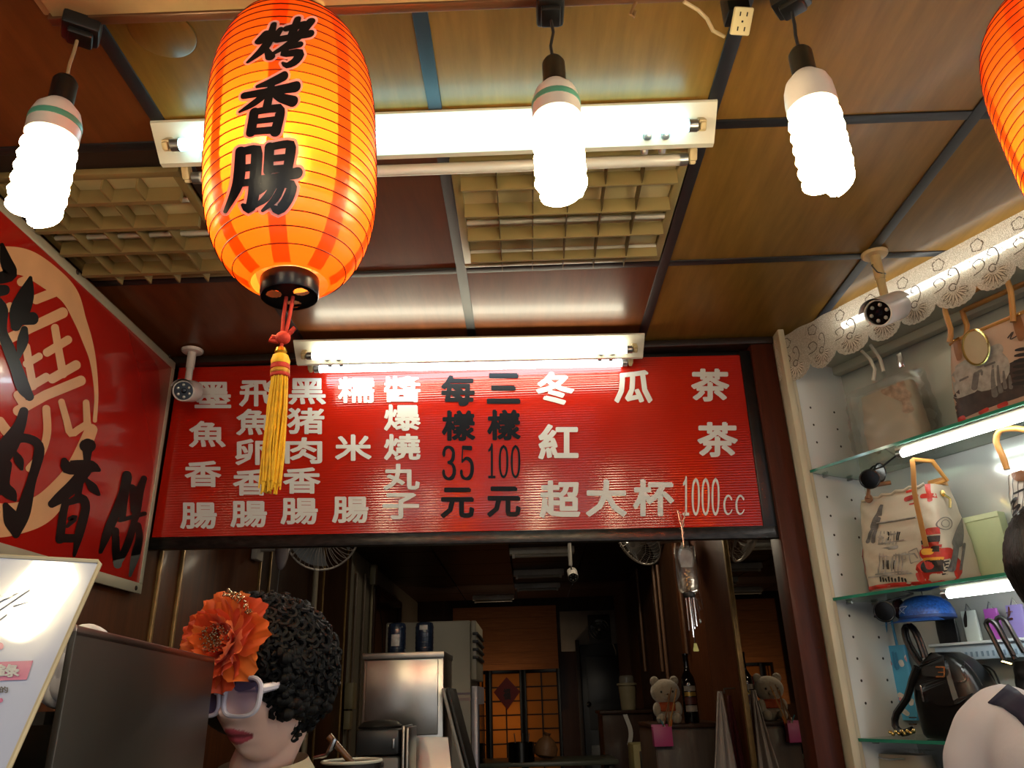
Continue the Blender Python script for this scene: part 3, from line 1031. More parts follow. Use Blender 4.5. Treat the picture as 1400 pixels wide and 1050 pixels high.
# ================================================================== BAG CABINET
F0 = Vector((.958, 2.52, 0))
DN = Vector((.49, -.872, 0)).normalized()
DP = Vector((-DN.y, DN.x, 0))
MC = frame(F0, DN, DP, (0, 0, 1))
MCi = MC.inverted()
CCO = np.array(MCi @ Vector(CO))
CRM = np.array(MCi.to_3x3())


def cw(px, py, w):
    """pixel -> cabinet coordinates (s, w, z) on the plane w = const"""
    d = CRM @ ray(px, py); t = (w - CCO[1]) / d[1]
    return CCO + d * t


def csd(px, py, s):
    d = CRM @ ray(px, py); t = (s - CCO[0]) / d[0]
    return CCO + d * t


def cz(px, py, z):
    d = CRM @ ray(px, py); t = (z - CCO[2]) / d[2]
    return CCO + d * t


SA, SB, SCZ = 2.127, 1.712, 1.31
SE = 1.25
M_SIDE = mat('white_pegboard', '#dcdcd6', rough=.4, var=.04, scale=3)
M_GLASS = mat('green_shelf_glass', '#cfeee2', rough=.03, trans=.95, var=0, ior=1.45)
M_GEDGE = mat('green_glass_edge', '#2f7d66', rough=.1, var=.2, scale=10, spec=.8)
M_MIRROR = mat('greenish_mirror', (.60, .63, .58), rough=.14, metal=.45, var=.04, scale=2)
M_CABW = mat('pale_cabinet_board', '#b9b9a8', rough=.45, var=.05, scale=3)
cb = thing('display_cabinet', 'white wall cabinet with lit glass shelves full of handbags on the right', 'display cabinet', F0)
MB().lohi((-.022, .0, 0), (0, .285, 2.62), MC, .002).build('side_panel', M_SIDE, cb)
MB().lohi((0, .268, .95), (SE, .285, 2.55), MC).build('mirror_back', M_MIRROR, cb)
MB().lohi((0, .04, 2.545), (SE, .268, 2.562), MC).build('top_board', M_CABW, cb)
MB().lohi((0, .225, 2.515), (SE, .262, 2.545), MC, .003).build('top_rail', M_CABW, cb)
MB().lohi((0, .0, 0), (SE, .285, .94), MC, .004).build('base_cupboard', M_CABW, cb)
hl = MB()
for z in np.arange(1.02, 2.4, .032 * 2):
    if min(abs(z - q) for q in (SA, SB, SCZ)) < .05: continue
    for w in (.07, .19):
        hl.lathe([(0, .0012), (.0042, .001), (.0042, -.001)], 8, MC @ Matrix.Translation((0, w, float(z))) @ Matrix.Rotation(PI / 2, 4, 'Y'))
o = hl.build('peg_holes', mat('peg_hole_dark', '#3a3128', rough=.7), cb); o['kind'] = 'stuff'
for z in (SA, SB, SCZ):
    g = MB().lohi((.001, .004, z - .008), (SE - .002, .262, z), MC).build('glass_shelf', M_GLASS, cb, smooth=False)
    MB().lohi((.001, .001, z - .0085), (SE - .002, .004, z + .0005), MC).build('shelf_edge', M_GEDGE, cb)
    for w in (.07, .19):
        MB().tube([(0, w, z - .013), (.02, w, z - .013)], .0045, 8, True, MC).build('shelf_pin', M_CAPM, cb)
for z, s0 in ((SA, .335), (SB, .375)):
    MB().tube([(s0, .022, z - .032), (SE - .03, .022, z - .032)], .0115, 14, True, MC).build('shelf_lamp', M_CAB_TUBE, cb)
    MB().tube([(s0 - .016, .022, z - .032), (s0, .022, z - .032)], .0118, 14, True, MC).build('lamp_end', M_CAPM, cb)
    MB().lohi((s0 - .02, .018, z - .019), (SE - .02, .04, z - .009), MC, .002).build('lamp_rail', M_WHITEM, cb)
MB().tube([(.22, .035, 2.578), (SE - .03, .035, 2.578)], .0115, 14, True, MC).build('shelf_lamp', emitter('lit_lace_tube', (1.0, .98, .9), 8), cb)
MB().lohi((.2, .045, 2.565), (SE - .02, .065, 2.60), MC, .002).build('lamp_rail', M_WHITEM, cb)

# lace
def lace_mat():
    m = bpy.data.materials.new('cream_lace')
    m.use_nodes = True
    nt = m.node_tree; nt.nodes.clear()
    out = nt.nodes.new('ShaderNodeOutputMaterial')
    tc = nt.nodes.new('ShaderNodeTexCoord')
    vo = nt.nodes.new('ShaderNodeTexVoronoi'); vo.inputs['Scale'].default_value = 330; vo.feature = 'DISTANCE_TO_EDGE'
    nt.links.new(tc.outputs['Object'], vo.inputs['Vector'])
    lt = nt.nodes.new('ShaderNodeMath'); lt.operation = 'GREATER_THAN'; lt.inputs[1].default_value = .16
    nt.links.new(vo.outputs['Distance'], lt.inputs[0])
    mu = nt.nodes.new('ShaderNodeMath'); mu.operation = 'MULTIPLY'; mu.inputs[1].default_value = .55
    nt.links.new(lt.outputs[0], mu.inputs[0])
    d = nt.nodes.new('ShaderNodeBsdfDiffuse'); d.inputs[0].default_value = (*lin('#c4b9a6'), 1)
    t = nt.nodes.new('ShaderNodeBsdfTranslucent'); t.inputs[0].default_value = (*lin('#cfc4b0'), 1)
    a = nt.nodes.new('ShaderNodeMixShader'); a.inputs[0].default_value = .45
    tr = nt.nodes.new('ShaderNodeBsdfTransparent')
    b = nt.nodes.new('ShaderNodeMixShader')
    nt.links.new(d.outputs[0], a.inputs[1]); nt.links.new(t.outputs[0], a.inputs[2])
    nt.links.new(mu.outputs[0], b.inputs[0]); nt.links.new(a.outputs[0], b.inputs[1]); nt.links.new(tr.outputs[0], b.inputs[2])
    nt.links.new(b.outputs[0], out.inputs[0])
    return m


M_LACE = lace_mat()
M_LTHREAD = mat('lace_outline_thread', '#62564a', rough=.8)
M_LTHICK = mat('lace_thick_thread', '#c9bda8', rough=.8)
lv = thing('lace_valance', 'cream lace valance with scalloped fan edge hung along the cabinet top', 'lace', MC @ Vector((.5, -.014, 2.5)))
PER = .118


def lacew(s, z):
    return -.014 + .006 * math.sin(s * 21) * (2.63 - z) / .16 + (.004 * math.sin(s * 57) if s < .25 else 0)


def lacebot(s):
    ph = ((s + .02) / PER) % 1
    return 2.487 - .040 * math.sqrt(max(0, 1 - (2 * ph - 1) ** 2)) - .003 * abs(math.sin(ph * PI * 7))


def lacef(u, v):
    s = -.035 + 1.25 * u
    z = lacebot(s) * (1 - v) + 2.622 * v
    return (s, lacew(s, z), z)


MB().sheet(lacef, 420, 12, MC).build('lace_cloth', M_LACE, lv, angle=180)
for k in range(11):
    s0 = -.02 + PER * (k + .5) - .0
    fn = lambda x, y, s0=s0, o=.0016: MC @ Vector((s0 + x, lacew(s0 + x, 2.5 + y) - o, 2.497 + y))
    a = MB(); b = MB()
    for j in range(9):
        t = PI * (j + .5) / 9
        cx, cy = -math.cos(t), -math.sin(t)
        L = .034 + .010 * math.sin(t)
        stroke(a, [(cx * .012, cy * .010, .002), (cx * L * .8, cy * L * .8, .0055), (cx * L, cy * L, .004)], fn, .004, .0004)
        stroke(b, [(cx * .014, cy * .012, .0012), (cx * L * .6 - cy * .004, cy * L * .6 + cx * .004, .0012), (cx * L * 1.08, cy * L * 1.08, .0012), (cx * L * .6 + cy * .004, cy * L * .6 - cx * .004, .0012)], fn, .004, .0006)
    stroke(b, [(.010, .012, .002), (.0, .020, .0022), (-.012, .012, .0022), (-.008, .0, .0022), (.004, .0, .0022), (.006, .008, .0018)], fn, .003, .0006)
    stroke(b, [(.012, .014, .002), (.024, .034, .0022), (.020, .060, .0022), (.006, .066, .0018), (-.004, .054, .0018), (.004, .044, .0015)], fn, .004, .0006)
    stroke(b, [(-.055, .014, .0018), (-.03, .020, .0018), (-.018, .034, .0018), (-.03, .052, .0018), (-.05, .046, .0018), (-.046, .03, .0015)], fn, .004, .0006)
    for q in range(5):
        t = 2 * PI * q / 5
        stroke(b, [(-.024 + .016 * math.cos(t + .5), .094 + .016 * math.sin(t + .5), .0018), (-.024 + .019 * math.cos(t), .094 + .019 * math.sin(t), .0018), (-.024 + .016 * math.cos(t - .5), .094 + .016 * math.sin(t - .5), .0018)], fn, .003, .0006)
    for m_, mm, nm in ((a, M_LTHICK, 'fan_motif'), (b, M_LTHREAD, 'thread_outline')):
        o = m_.build(nm, mm, lv, smooth=False); o['kind'] = 'stuff'


# ---------------------------------------------------------------- bags
class Bag:
    def __init__(s, s0, s1, w0, w1, z0, z1, n=5.0, top=.35, bulge=.06, dome=0.0, wtop=1.0, puff=.0, skew=0.0):
        s.__dict__.update(locals())
        s.sc, s.wc = (s0 + s1) / 2, (w0 + w1) / 2

    def ab(s, v):
        v = min(max(v, 0), 1)
        a = (s.s1 - s.s0) / 2 * (1 - (1 - s.wtop) * v) * (1 + s.bulge * math.sin(PI * v) * .5)
        b = (s.w1 - s.w0) / 2 * (1 - (1 - s.top) * v ** 1.6) * (1 + s.bulge * math.sin(PI * v))
        if v < .05:
            k = .93 + .07 * math.sin(v / .05 * PI / 2); a *= k; b *= k
        if s.dome and v > 1 - s.dome:
            k = math.sqrt(max(.02, 1 - ((v - 1 + s.dome) / s.dome) ** 2)); a *= k
        return a, b

    def wr(s, x, v):
        return s.puff * (math.sin(x * 70 + v * 11) * math.sin(v * 23 + x * 31))

    def body(s, m, parent, nv=22, nu=56, name='body'):
        verts = []; faces = []
        for j in range(nv + 1):
            v = j / nv
            a, b = s.ab(v)
            z = s.z0 + (s.z1 - s.z0) * v
            for i in range(nu):
                t = 2 * PI * i / nu
                c, q = math.cos(t), math.sin(t)
                x = a * math.copysign(abs(c) ** (2 / s.n), c); y = b * math.copysign(abs(q) ** (2 / s.n), q)
                verts.append((s.sc + x + s.skew * v, s.wc + y + s.wr(x, v), z))
        for j in range(nv):
            for i in range(nu):
                faces.append((j * nu + i, j * nu + (i + 1) % nu, (j + 1) * nu + (i + 1) % nu, (j + 1) * nu + i))
        faces.append(tuple(range(nu - 1, -1, -1))); faces.append(tuple(nv * nu + i for i in range(nu)))
        return MB().add(verts, faces, MC).build(name, m, parent, angle=70)

    def front(s, S, Z, off=.002):
        v = (Z - s.z0) / (s.z1 - s.z0)
        a, b = s.ab(v)
        x = max(-.995 * a, min(.995 * a, S - s.sc - s.skew * v))
        y = -b * (1 - abs(x / a) ** s.n) ** (1 / s.n)
        return MC @ Vector((s.sc + x + s.skew * v, s.wc + y + s.wr(x, v) - off, Z))

    def side(s, Wd, Z, off=.002):
        v = (Z - s.z0) / (s.z1 - s.z0)
        a, b = s.ab(v)
        y = max(-.995 * b, min(.995 * b, Wd - s.wc))
        x = a * (1 - abs(y / b) ** s.n) ** (1 / s.n)
        return MC @ Vector((s.sc + x + off + s.skew * v, s.wc + y, Z))

    def fpx(s, off=.002, dx=0, dy=0):
        w = s.w0 + .005

        def f(px, py):
            q = cw(px + dx, py + dy, w)
            return s.front(q[0], min(max(q[2], s.z0 + .001), s.z1), off)
        return f

    def fspx(s, off=.002):
        a = s.fpx(off); lim = s.sc + .96 * s.ab(.4)[0]
        b = s.spx(off)

        def f(px, py):
            return a(px, py) if cw(px, py, s.w0 + .005)[0] < lim else b(px, py)
        return f

    def spx(s, off=.002):
        def f(px, py):
            q = csd(px, py, s.s1)
            return s.side(q[1], min(max(q[2], s.z0 + .001), s.z1), off)
        return f


def rect(px0, py0, px1_, py1, sl=0):
    """as a sharp stroke: left to right with height as width"""
    return [(px0, (py0 + py1) / 2, py1 - py0), (px1_, (py0 + py1) / 2 + sl, py1 - py0)]


def strokes(name, m, parent, fn, lst, step=2.5, sharp=False):
    b = MB()
    for s in lst: stroke(b, s, fn, step, sharp=sharp)
    o = b.build(name, m, parent, smooth=False)
    if len(lst) > 1: o['kind'] = 'stuff'
    return o


M_TAN = mat('tan_leather', '#a8763a', rough=.4, var=.12, scale=20)
M_TAN2 = mat('brown_leather', '#7d5230', rough=.4, var=.12, scale=20)
M_GOLD = mat('pale_gold_metal', '#d8bd78', rough=.2, metal=1.0, var=.05)
M_SILV = mat('silver_metal', '#cfd0d2', rough=.2, metal=1.0, var=.05)
M_PINKB = mat('dusty_pink_canvas', '#a88b75', rough=.45, var=.06, bump=.0003)
M_CREAM = mat('cream_canvas', '#b3a791', rough=.5, var=.06, bump=.0004, bscale=60)
M_GREYP = mat('grey_print', '#5b5651', rough=.5, var=.3, scale=60)
M_GREYL = mat('light_grey_print', '#8d867c', rough=.5, var=.25, scale=60)
M_BROWNP = mat('brown_black_print', '#33261f', rough=.5, var=.35, scale=50)
M_REDP = mat('red_print', '#a82a1c', rough=.4, var=.25, scale=40)
M_BLKP = mat('black_print', '#17130f', rough=.5)
M_BLKL = mat('black_leather', '#0d0c0b', rough=.33, var=.2, bump=.0003, bscale=150)

# top shelf: pink-beige tote with an arch print
tb1 = thing('handbag', 'dusty pink tote printed with an arch and towers on the top glass shelf', 'bag', MC @ Vector((.69, .11, SA)), 'handbags in the cabinet')
B1 = Bag(.500, .90, .035, .20, SA + .002, SA + .268, n=7, top=.45, bulge=.05, skew=.02)
B1.body(M_PINKB, tb1)
f = B1.fpx(.0015)
strokes('printed_base', M_BROWNP, tb1, f, [[(1299, 560, 26), (1325, 540, 30), (1360, 524, 32), (1400, 508, 40)], [(1300, 572, 14), (1350, 552, 14), (1400, 535, 14)]])
f2 = B1.fpx(.0022)
strokes('arch_print', M_GREYL, tb1, f2, [[(1308, 525, 40), (1324, 517, 44)], [(1343, 510, 52), (1358, 503, 50)], [(1306, 503, 12), (1330, 490, 16), (1360, 477, 18)], [(1326, 505, 10), (1335, 496, 8), (1344, 496, 8)]], sharp=True)
strokes('arch_opening', M_GREYP, tb1, B1.fpx(.0028), [[(1334, 512, 9), (1333, 530, 9)], [(1333, 512, 4), (1340, 506, 4), (1342, 512, 3)], [(1311, 520, 3), (1322, 515, 3)], [(1345, 500, 3), (1358, 495, 3)]])
strokes('tower_print', M_GREYP, tb1, f2, [[(1356, 500, 3), (1358, 520, 6), (1362, 540, 9)], [(1363, 500, 3), (1366, 520, 5), (1370, 535, 7)], [(1372, 508, 3), (1376, 530, 6)], [(1381, 514, 3), (1384, 530, 6)]])
strokes('leaning_tower_print', M_BLKP, tb1, f2, [[(1386 + i * 0, 478 + i * 8, 3), (1392, 477 + i * 8, 5), (1400, 476 + i * 8, 5), (1412, 474 + i * 8, 5)] for i in range(7)])
strokes('red_print', M_REDP, tb1, f2, [[(1283, 512, 9), (1286, 525, 10)], [(1296, 580, 8), (1318, 572, 8)], [(1342, 565, 5), (1352, 560, 5)], [(1368, 556, 6), (1378, 552, 6)]])
strokes('script_print', M_BROWNP, tb1, f2, [[(1372, 460, 2), (1378, 452, 3), (1376, 462, 2), (1384, 458, 2), (1392, 452, 3), (1396, 440, 2), (1400, 452, 2), (1410, 446, 2)]])
# trim along the mouth, tabs and handles
tz = SA + .268
MB().tube([B1.front(.505 + .39 * i / 12, tz - .004, .001) for i in range(13)], .006, 8).build('top_trim', M_TAN, tb1)
for px in (1298, 1383):
    q = cw(px, 470 - (px - 1298) * .33, .04)
    strokes('leather_tab', M_TAN2, tb1, lambda x, y, q=q: B1.front(q[0] + x, min(q[2] + y, tz - .002), .004), [[(0, .03, .022), (.004, -.01, .026), (.006, -.045, .018)]], .004)
    MB().tube([B1.front(q[0] - .012, min(q[2] + .03, tz - .002), .006), B1.front(q[0] + .014, min(q[2] + .03, tz - .002), .006)], .003, 6).build('handle_ring', M_GOLD, tb1)
for w_, m in ((.06, M_TAN), (.155, M_TAN)):
    dy = 0 if w_ < .1 else 0
    pts = [cw(1298, 468, w_), cw(1300, 450, w_), cw(1292, 425, w_), cw(1300, 408, w_), cw(1345, 382, w_), cw(1376, 380, w_), cw(1384, 420, w_), cw(1385, 440, w_)]
    if w_ > .1:
        pts = [p + np.array([.05, 0, -.01]) for p in pts]
    MB().tube([Vector((p[0], p[1], min(p[2], 2.505))) for p in smoothpts(pts, .02)], .008, 8, True, MC).build('handle', m, tb1)
cmid = cw(1335, 475, .03)
MB().tube([(cmid[0] + .036 * math.cos(t) * 1.0, .028 - .002, cmid[2] + .052 * math.sin(t)) for t in np.linspace(0, 2 * PI, 33)[:-1]], .0035, 6, False, MC, closed=True).build('oval_charm_rim', M_GOLD, tb1)
MB().lathe([(0, .002), (.034, .001), (.034, -.001), (0, -.001)], 28, MC @ Matrix.Translation((cmid[0], .028, cmid[2])) @ Matrix.Diagonal((1, 1, 1.45, 1)) @ Matrix.Rotation(PI / 2, 4, 'X')).build('oval_charm', mat('beige_tag', '#a6987c', rough=.4), tb1)

# plastic-wrapped bag on the top shelf
tb2 = thing('handbag', 'pale blue and brown bag in cloudy wrap beside the cabinet end panel', 'bag', MC @ Vector((.23, .17, SA)), 'handbags in the cabinet')
B2 = Bag(.14, .33, .12, .22, SA + .002, SA + .235, n=4, top=.4, bulge=.1, puff=.004)
B2.body(M_CREAM, tb2)
strokes('blue_band', mat('faded_blue', '#8fb0ae', rough=.5), tb2, B2.fpx(.002), [[(1212, 498, 14), (1238, 504, 14)]], sharp=True)
strokes('floral_print', mat('faded_rose_print', '#a98f78', rough=.5, var=.4, scale=60), tb2, B2.fpx(.002), [[(1205, 530, 16), (1232, 540, 18)], [(1225, 522, 10), (1240, 560, 12)]])
MB().tube([cw(x, y, .13) for x, y in ((1178, 480), (1190, 492), (1196, 505), (1194, 520))], .006, 8, True, MC).build('strap', mat('ivory_strap', '#c2bcae', rough=.4), tb2)
MB().tube([cw(x, y, .135) for x, y in ((1190, 472), (1203, 490), (1208, 508))], .006, 8, True, MC).build('strap', MATS['ivory_strap'], tb2)
p = cw(1230, 485, .12)
MB().box((p[0], .118, p[2] - .02), (.02, .008, .05), MC, .003).build('clasp', M_SILV, tb2)
wrap = MB()
M_WRAP = mat('clear_wrap', '#ffffff', rough=.25, trans=1.0, var=0, alpha=.28, bump=.004, bscale=18)
BW = Bag(.09, .37, .095, .235, SA + .003, SA + .26, n=3.2, top=.5, bulge=.12, puff=.008)
BW.body(M_WRAP, tb2, name='plastic_wrap')

# round black sunglasses on the shelf edges
for (pa, pb_, pc_, lab) in (((1189, 655), (1203, 646), SA, 'round black sunglasses propped at the left edge of the top shelf'), ((1209, 836), (1229, 832), SB, 'round black sunglasses hanging under the middle glass shelf')):
    a = cw(pa[0], pa[1], .02); b = cw(pb_[0], pb_[1], .075)
    t = thing('sunglasses', lab, 'sunglasses', MC @ Vector(a))
    for c, m in ((a, mat('black_lens', '#040404', rough=.15, spec=.3)), (b, mat('brown_tint_lens', '#2b1710', rough=.1))):
        wp = MC @ Vector(c)
        Mx = aim(wp, (Vector(CO) - wp).normalized() + Vector((-.15, 0, 0) if c is a else (1.0, 0, 0)))
        MB().lathe([(0, .002), (.027, .001), (.027, -.001), (0, -.002)], 28, Mx).build('lens', m, t)
        MB().tube([Mx @ Vector((.0285 * math.cos(q), .0285 * math.sin(q), 0)) for q in np.linspace(0, 2 * PI, 29)[:-1]], .0026, 6, closed=True).build('rim', M_BLKL, t)
    up = np.array([0, 0, .024])
    MB().tube([a + up, (a + b) / 2 + up * 1.25, b + up], .003, 6, True, MC).build('bridge', M_BLKL, t)
    MB().tube([a + up, a + np.array([.03, .03, .035]), np.array([a[0] + .05, a[1] + .08, (SA if a[2] > 1.9 else SB) - .009])], .0028, 6, True, MC).build('temple', M_BLKL, t)

# middle shelf: city print tote
tb3 = thing('handbag', 'cream drawstring bag printed with monuments and a red bus on the middle shelf', 'bag', MC @ Vector((.25, .12, SB)), 'handbags in the cabinet')
B3 = Bag(.092, .375, .040, .225, SB + .002, SB + .292, n=6, top=.62, bulge=.06, puff=.0035, wtop=.90)
B3.body(M_CREAM, tb3)
Z5 = lambda L: [(1160 + a[0] / 5.25, 620 + a[1] / 5.25, (a[2] if len(a) > 2 else 8) / 5.25) for a in L]
f = B3.fpx(.0018); f2 = B3.fpx(.0026)
strokes('tower_print', M_GREYP, tb3, f, [Z5([(208, 335, 8), (195, 420, 45), (172, 520, 70)]), Z5([(165, 520, 20), (135, 630, 34)]), Z5([(190, 520, 20), (175, 630, 34)])])
strokes('cathedral_print', M_GREYL, tb3, f, [Z5([(215, 600, 12), (400, 560, 12)]), Z5([(215, 650, 10), (400, 620, 10)]), Z5([(240, 690, 24), (350, 670, 24)]), Z5([(230, 740, 10), (480, 720, 10)]), Z5([(200, 870, 10), (470, 840, 10)]), Z5([(150, 890, 12), (560, 850, 10)])] +
        [Z5([(x, 560, 8), (x - 6, 650, 9)]) for x in (225, 250, 275, 300, 325, 345)] + [Z5([(x, 720, 9), (x - 5, 860, 11)]) for x in (230, 255, 280, 325, 350, 375, 400)])
strokes('crowd_print', M_BLKP, tb3, f2, [Z5([(x, 890 + (x % 3) * 6, 14), (x + 4, 918, 12)]) for x in range(240, 420, 22)] + [Z5([(x, 565, 9), (x - 3, 620, 9)]) for x in (285, 350, 362)] + [Z5([(x, 770, 7), (x, 830, 8)]) for x in (262, 290, 300, 340)])
strokes('stamp_print', M_GREYL, tb3, f, [Z5([(440, 705, 7), (500, 680, 7), (525, 765, 7), (460, 790, 7), (440, 705, 7)]), Z5([(480, 720, 12), (500, 750, 12)]), Z5([(395, 720, 5), (420, 710, 5), (425, 760, 5), (395, 765, 5), (390, 725, 5)])], sharp=True)
strokes('flag_print', M_REDP, tb3, f, [Z5([(380, 325, 34), (450, 300, 34)]), Z5([(490, 300, 34), (570, 290, 34)]), Z5([(505, 205, 26), (540, 330, 26)]), Z5([(385, 270, 20), (430, 255, 18)]), Z5([(410, 360, 12), (455, 350, 12)])], sharp=True)
strokes('red_edge_print', M_REDP, tb3, f, [Z5([(85, 690, 18), (98, 820, 28), (110, 965, 34)]), Z5([(110, 975, 26), (330, 945, 30), (560, 930, 26)])])
strokes('bus_print', M_REDP, tb3, B3.fspx(.0026), [Z5([(565, 560, 50), (640, 545, 50)]), Z5([(555, 660, 40), (650, 650, 40)]), Z5([(570, 850, 180), (640, 845, 170), (720, 820, 210)]), Z5([(640, 720, 90), (720, 715, 80)]), Z5([(560, 720, 90), (610, 715, 90)])], sharp=True)
f3 = B3.fspx(.0036)
strokes('bus_window_print', M_BLKP, tb3, f3, [Z5([(580, 615, 46), (648, 605, 46)]), Z5([(572, 812, 90), (678, 800, 88)]), Z5([(610, 685, 44), (660, 680, 44)])] + [Z5([(706, 775 + i * 22, 12), (722, 772 + i * 22, 12)]) for i in range(5)], sharp=True)
strokes('bus_trim_print', mat('yellow_print', '#c98d1f', rough=.5), tb3, f3, [Z5([(552, 762, 22), (668, 752, 22)]), Z5([(552, 706, 46), (592, 704, 46)])], sharp=True)
f4 = B3.spx(.003)
fb = B3.fspx(.002)
strokes('postmark_print', M_GREYP, tb3, fb, [Z5([(705 + 45 * math.cos(t), 500 + 45 * math.sin(t), 5) for t in np.linspace(0, 6.28, 15)]), Z5([(705 + 26 * math.cos(t), 500 + 26 * math.sin(t), 4) for t in np.linspace(0, 6.28, 12)])])
strokes('clock_tower_print', M_GREYP, tb3, f4, [Z5([(822, 465, 8), (800, 560, 60), (780, 640, 80)]), Z5([(775, 650, 40), (745, 830, 40)]), Z5([(830, 650, 20), (800, 830, 20)])])
MB().tube([f2(*Z5([(190, 502)])[0][:2]), f2(*Z5([(330, 480)])[0][:2]), f2(*Z5([(470, 455)])[0][:2])], .0028, 6).build('zip', M_GREYL, tb3)
# folds at the mouth
MB().tube([B3.front(B3.sc - .11 + .22 * i / 14, B3.z1 - .002 - .004 * math.sin(i * 2.1), .0) for i in range(15)], .005, 8).build('gathered_mouth', M_CREAM, tb3)
# tan strap hanging over the front
q = [cw(*Z5([a])[0][:2], .035) for a in ((462, 40), (470, 130), (478, 280), (520, 480), (562, 668))]
sr = MB()
L = smoothpts([(*p, 0) for p in q], .01)
v = []; fc = []
for i, p in enumerate(L):
    d = .0075
    v += [(p[0] - d, p[1] - .004, p[2]), (p[0] + d, p[1] - .004, p[2]), (p[0] + d, p[1] - .001, p[2]), (p[0] - d, p[1] - .001, p[2])]
    if i:
        o_ = 4 * i
        fc += [(o_ - 4 + j, o_ - 4 + (j + 1) % 4, o_ + (j + 1) % 4, o_ + j) for j in range(4)]
sr.add(v, fc, MC)
sr.build('long_strap', M_TAN, tb3)
MB().tube([q[0] + np.array([0, 0, -.002]), q[0] + np.array([.02, .06, -.005]), q[0] + np.array([.025, .1, -.06]), np.array([B3.sc + .08, B3.wc, B3.z1])], .007, 8, True, MC).build('handle', M_TAN, tb3)
p = cw(*Z5([(130, 330)])[0][:2], .05)
MB().lathe([(.006, .003), (.013, .003), (.014, 0), (.013, -.002), (.006, -.002)], 20, MC @ Matrix.Translation((p[0] + .01, .048, p[2])) @ Matrix.Rotation(PI / 2, 4, 'X')).build('eyelet', M_TAN2, tb3)
MB().tube([(p[0] + .01, .045, p[2]), (p[0] + .015, .055, p[2] + .04), (p[0] + .06, .1, p[2] + .045)], .007, 8, True, MC).build('side_handle', M_TAN2, tb3)
p = B3.side(.12, B3.z1 - .03, .004)
MB().lathe([(.006, .002), (.010, .002), (.010, -.002), (.006, -.002)], 16, aim(p, DN)).build('eyelet', M_GOLD, tb3)
MB().tube([p, p + DN * .018 + Vector((0, 0, -.02)), p + DN * .012 + Vector((0, 0, -.045))], .004, 6).build('clip', M_GOLD, tb3)
MB().box((B3.sc + .10, B3.wc + .03, B3.z1 + .012), (.05, .03, .03), MC, .006).build('rear_tab', M_TAN, tb3)

# striped bag
tb4 = thing('handbag', 'white bag with black line print and a tan arched handle on the middle shelf', 'bag', MC @ Vector((.70, .12, SB)), 'handbags in the cabinet')
B4 = Bag(.568, .84, .05, .2, SB + .002, SB + .262, n=4, top=.55, bulge=.12, puff=.003)
B4.body(mat('white_canvas', '#c8c4b8', rough=.5, var=.05), tb4)
strokes('stripe_print', M_GREYP, tb4, B4.fpx(.002), [[(1352 + i * 8, 650 - i * 3, 1.5), (1356 + i * 8, 690, 1.5), (1364 + i * 7, 745, 1.5)] for i in range(6)])
strokes('scribble_print', M_BLKP, tb4, B4.fpx(.0026), [[(1372, 690, 3), (1385, 680, 4), (1378, 695, 3), (1392, 690, 4), (1380, 705, 3), (1394, 712, 4), (1376, 718, 3), (1388, 728, 3), (1372, 735, 3)], [(1370, 700, 3), (1374, 730, 4)], [(1380, 674, 3), (1396, 668, 3)]])
MB().tube([Vector(p[:3]) for p in smoothpts([cw(x, y, .06) for x, y in ((1377, 642), (1370, 622), (1362, 604), (1366, 590), (1380, 586), (1402, 588), (1416, 600), (1420, 625))], .02)], .0085, 10, True, MC).build('handle', M_TAN, tb4)
strokes('handle_tab', M_TAN2, tb4, B4.fpx(.005), [[(1376, 635, 12), (1384, 648, 16), (1398, 650, 12)]])
# pale green card, small pouch
tb5 = thing('paper_bag', 'pale green paper bag standing behind the bus print bag', 'bag', MC @ Vector((.56, .24, SB)), 'handbags in the cabinet')
a0, a1 = cw(1322, 720, .235)[0], cw(1368, 700, .235)[0]
MB().lohi((a0, .22, SB + .002), (a1, .255, SB + .20), MC, .002).build('body', mat('pale_green_card', '#a9b48a', rough=.5), tb5)
MB().lohi((a0, .218, SB + .185), (a1, .2195, SB + .20), MC).build('fold', mat('pale_green_fold', '#bcc59d', rough=.5), tb5)

# lower shelf: black backpack
tb6 = thing('backpack', 'shiny black backpack with gold buckle flap on the lowest glass shelf', 'bag', MC @ Vector((.26, .12, SCZ)), 'handbags in the cabinet')
B6 = Bag(.165, .365, .05, .19, SCZ + .002, SCZ + .225, n=3.6, top=.75, bulge=.1, dome=.55)
B6.body(M_BLKL, tb6)
strokes('flap', M_BLKL, tb6, B6.fpx(.007), [[(1286, 893, 50), (1290, 902, 78), (1296, 925, 96), (1299, 934, 70)]])
strokes('flap_edge', mat('black_piping', '#1c1a18', rough=.25), tb6, B6.fpx(.0085), [[(1262, 895, 2), (1280, 888, 2), (1295, 890, 2), (1306, 900, 2), (1314, 918, 2), (1319, 930, 2), (1308, 932, 2)]])
strokes('buckle_strap', M_BLKP, tb6, B6.fpx(.010), [[(1268, 917, 14), (1286, 919, 14), (1294, 920, 12)]])
strokes('buckle', M_GOLD, tb6, B6.fpx(.012), [[(1282, 912, 2.2), (1293, 912, 2.2), (1294, 919, 2.2), (1294, 925, 2.2), (1284, 925, 2.2)], [(1286, 919, 1.6), (1294, 919, 1.6)]], sharp=True)
for d in (0, .018):
    pts = [cw(x, y, .07 + d) for x, y in ((1259, 910), (1248, 895), (1238, 876), (1235, 860), (1241, 855), (1250, 866), (1258, 885), (1263, 900))]
    MB().tube([Vector(p[:3]) + Vector((d * .6, 0, 0)) for p in smoothpts(pts, .015)], .0062, 8, True, MC).build('top_handle', M_BLKL, tb6)
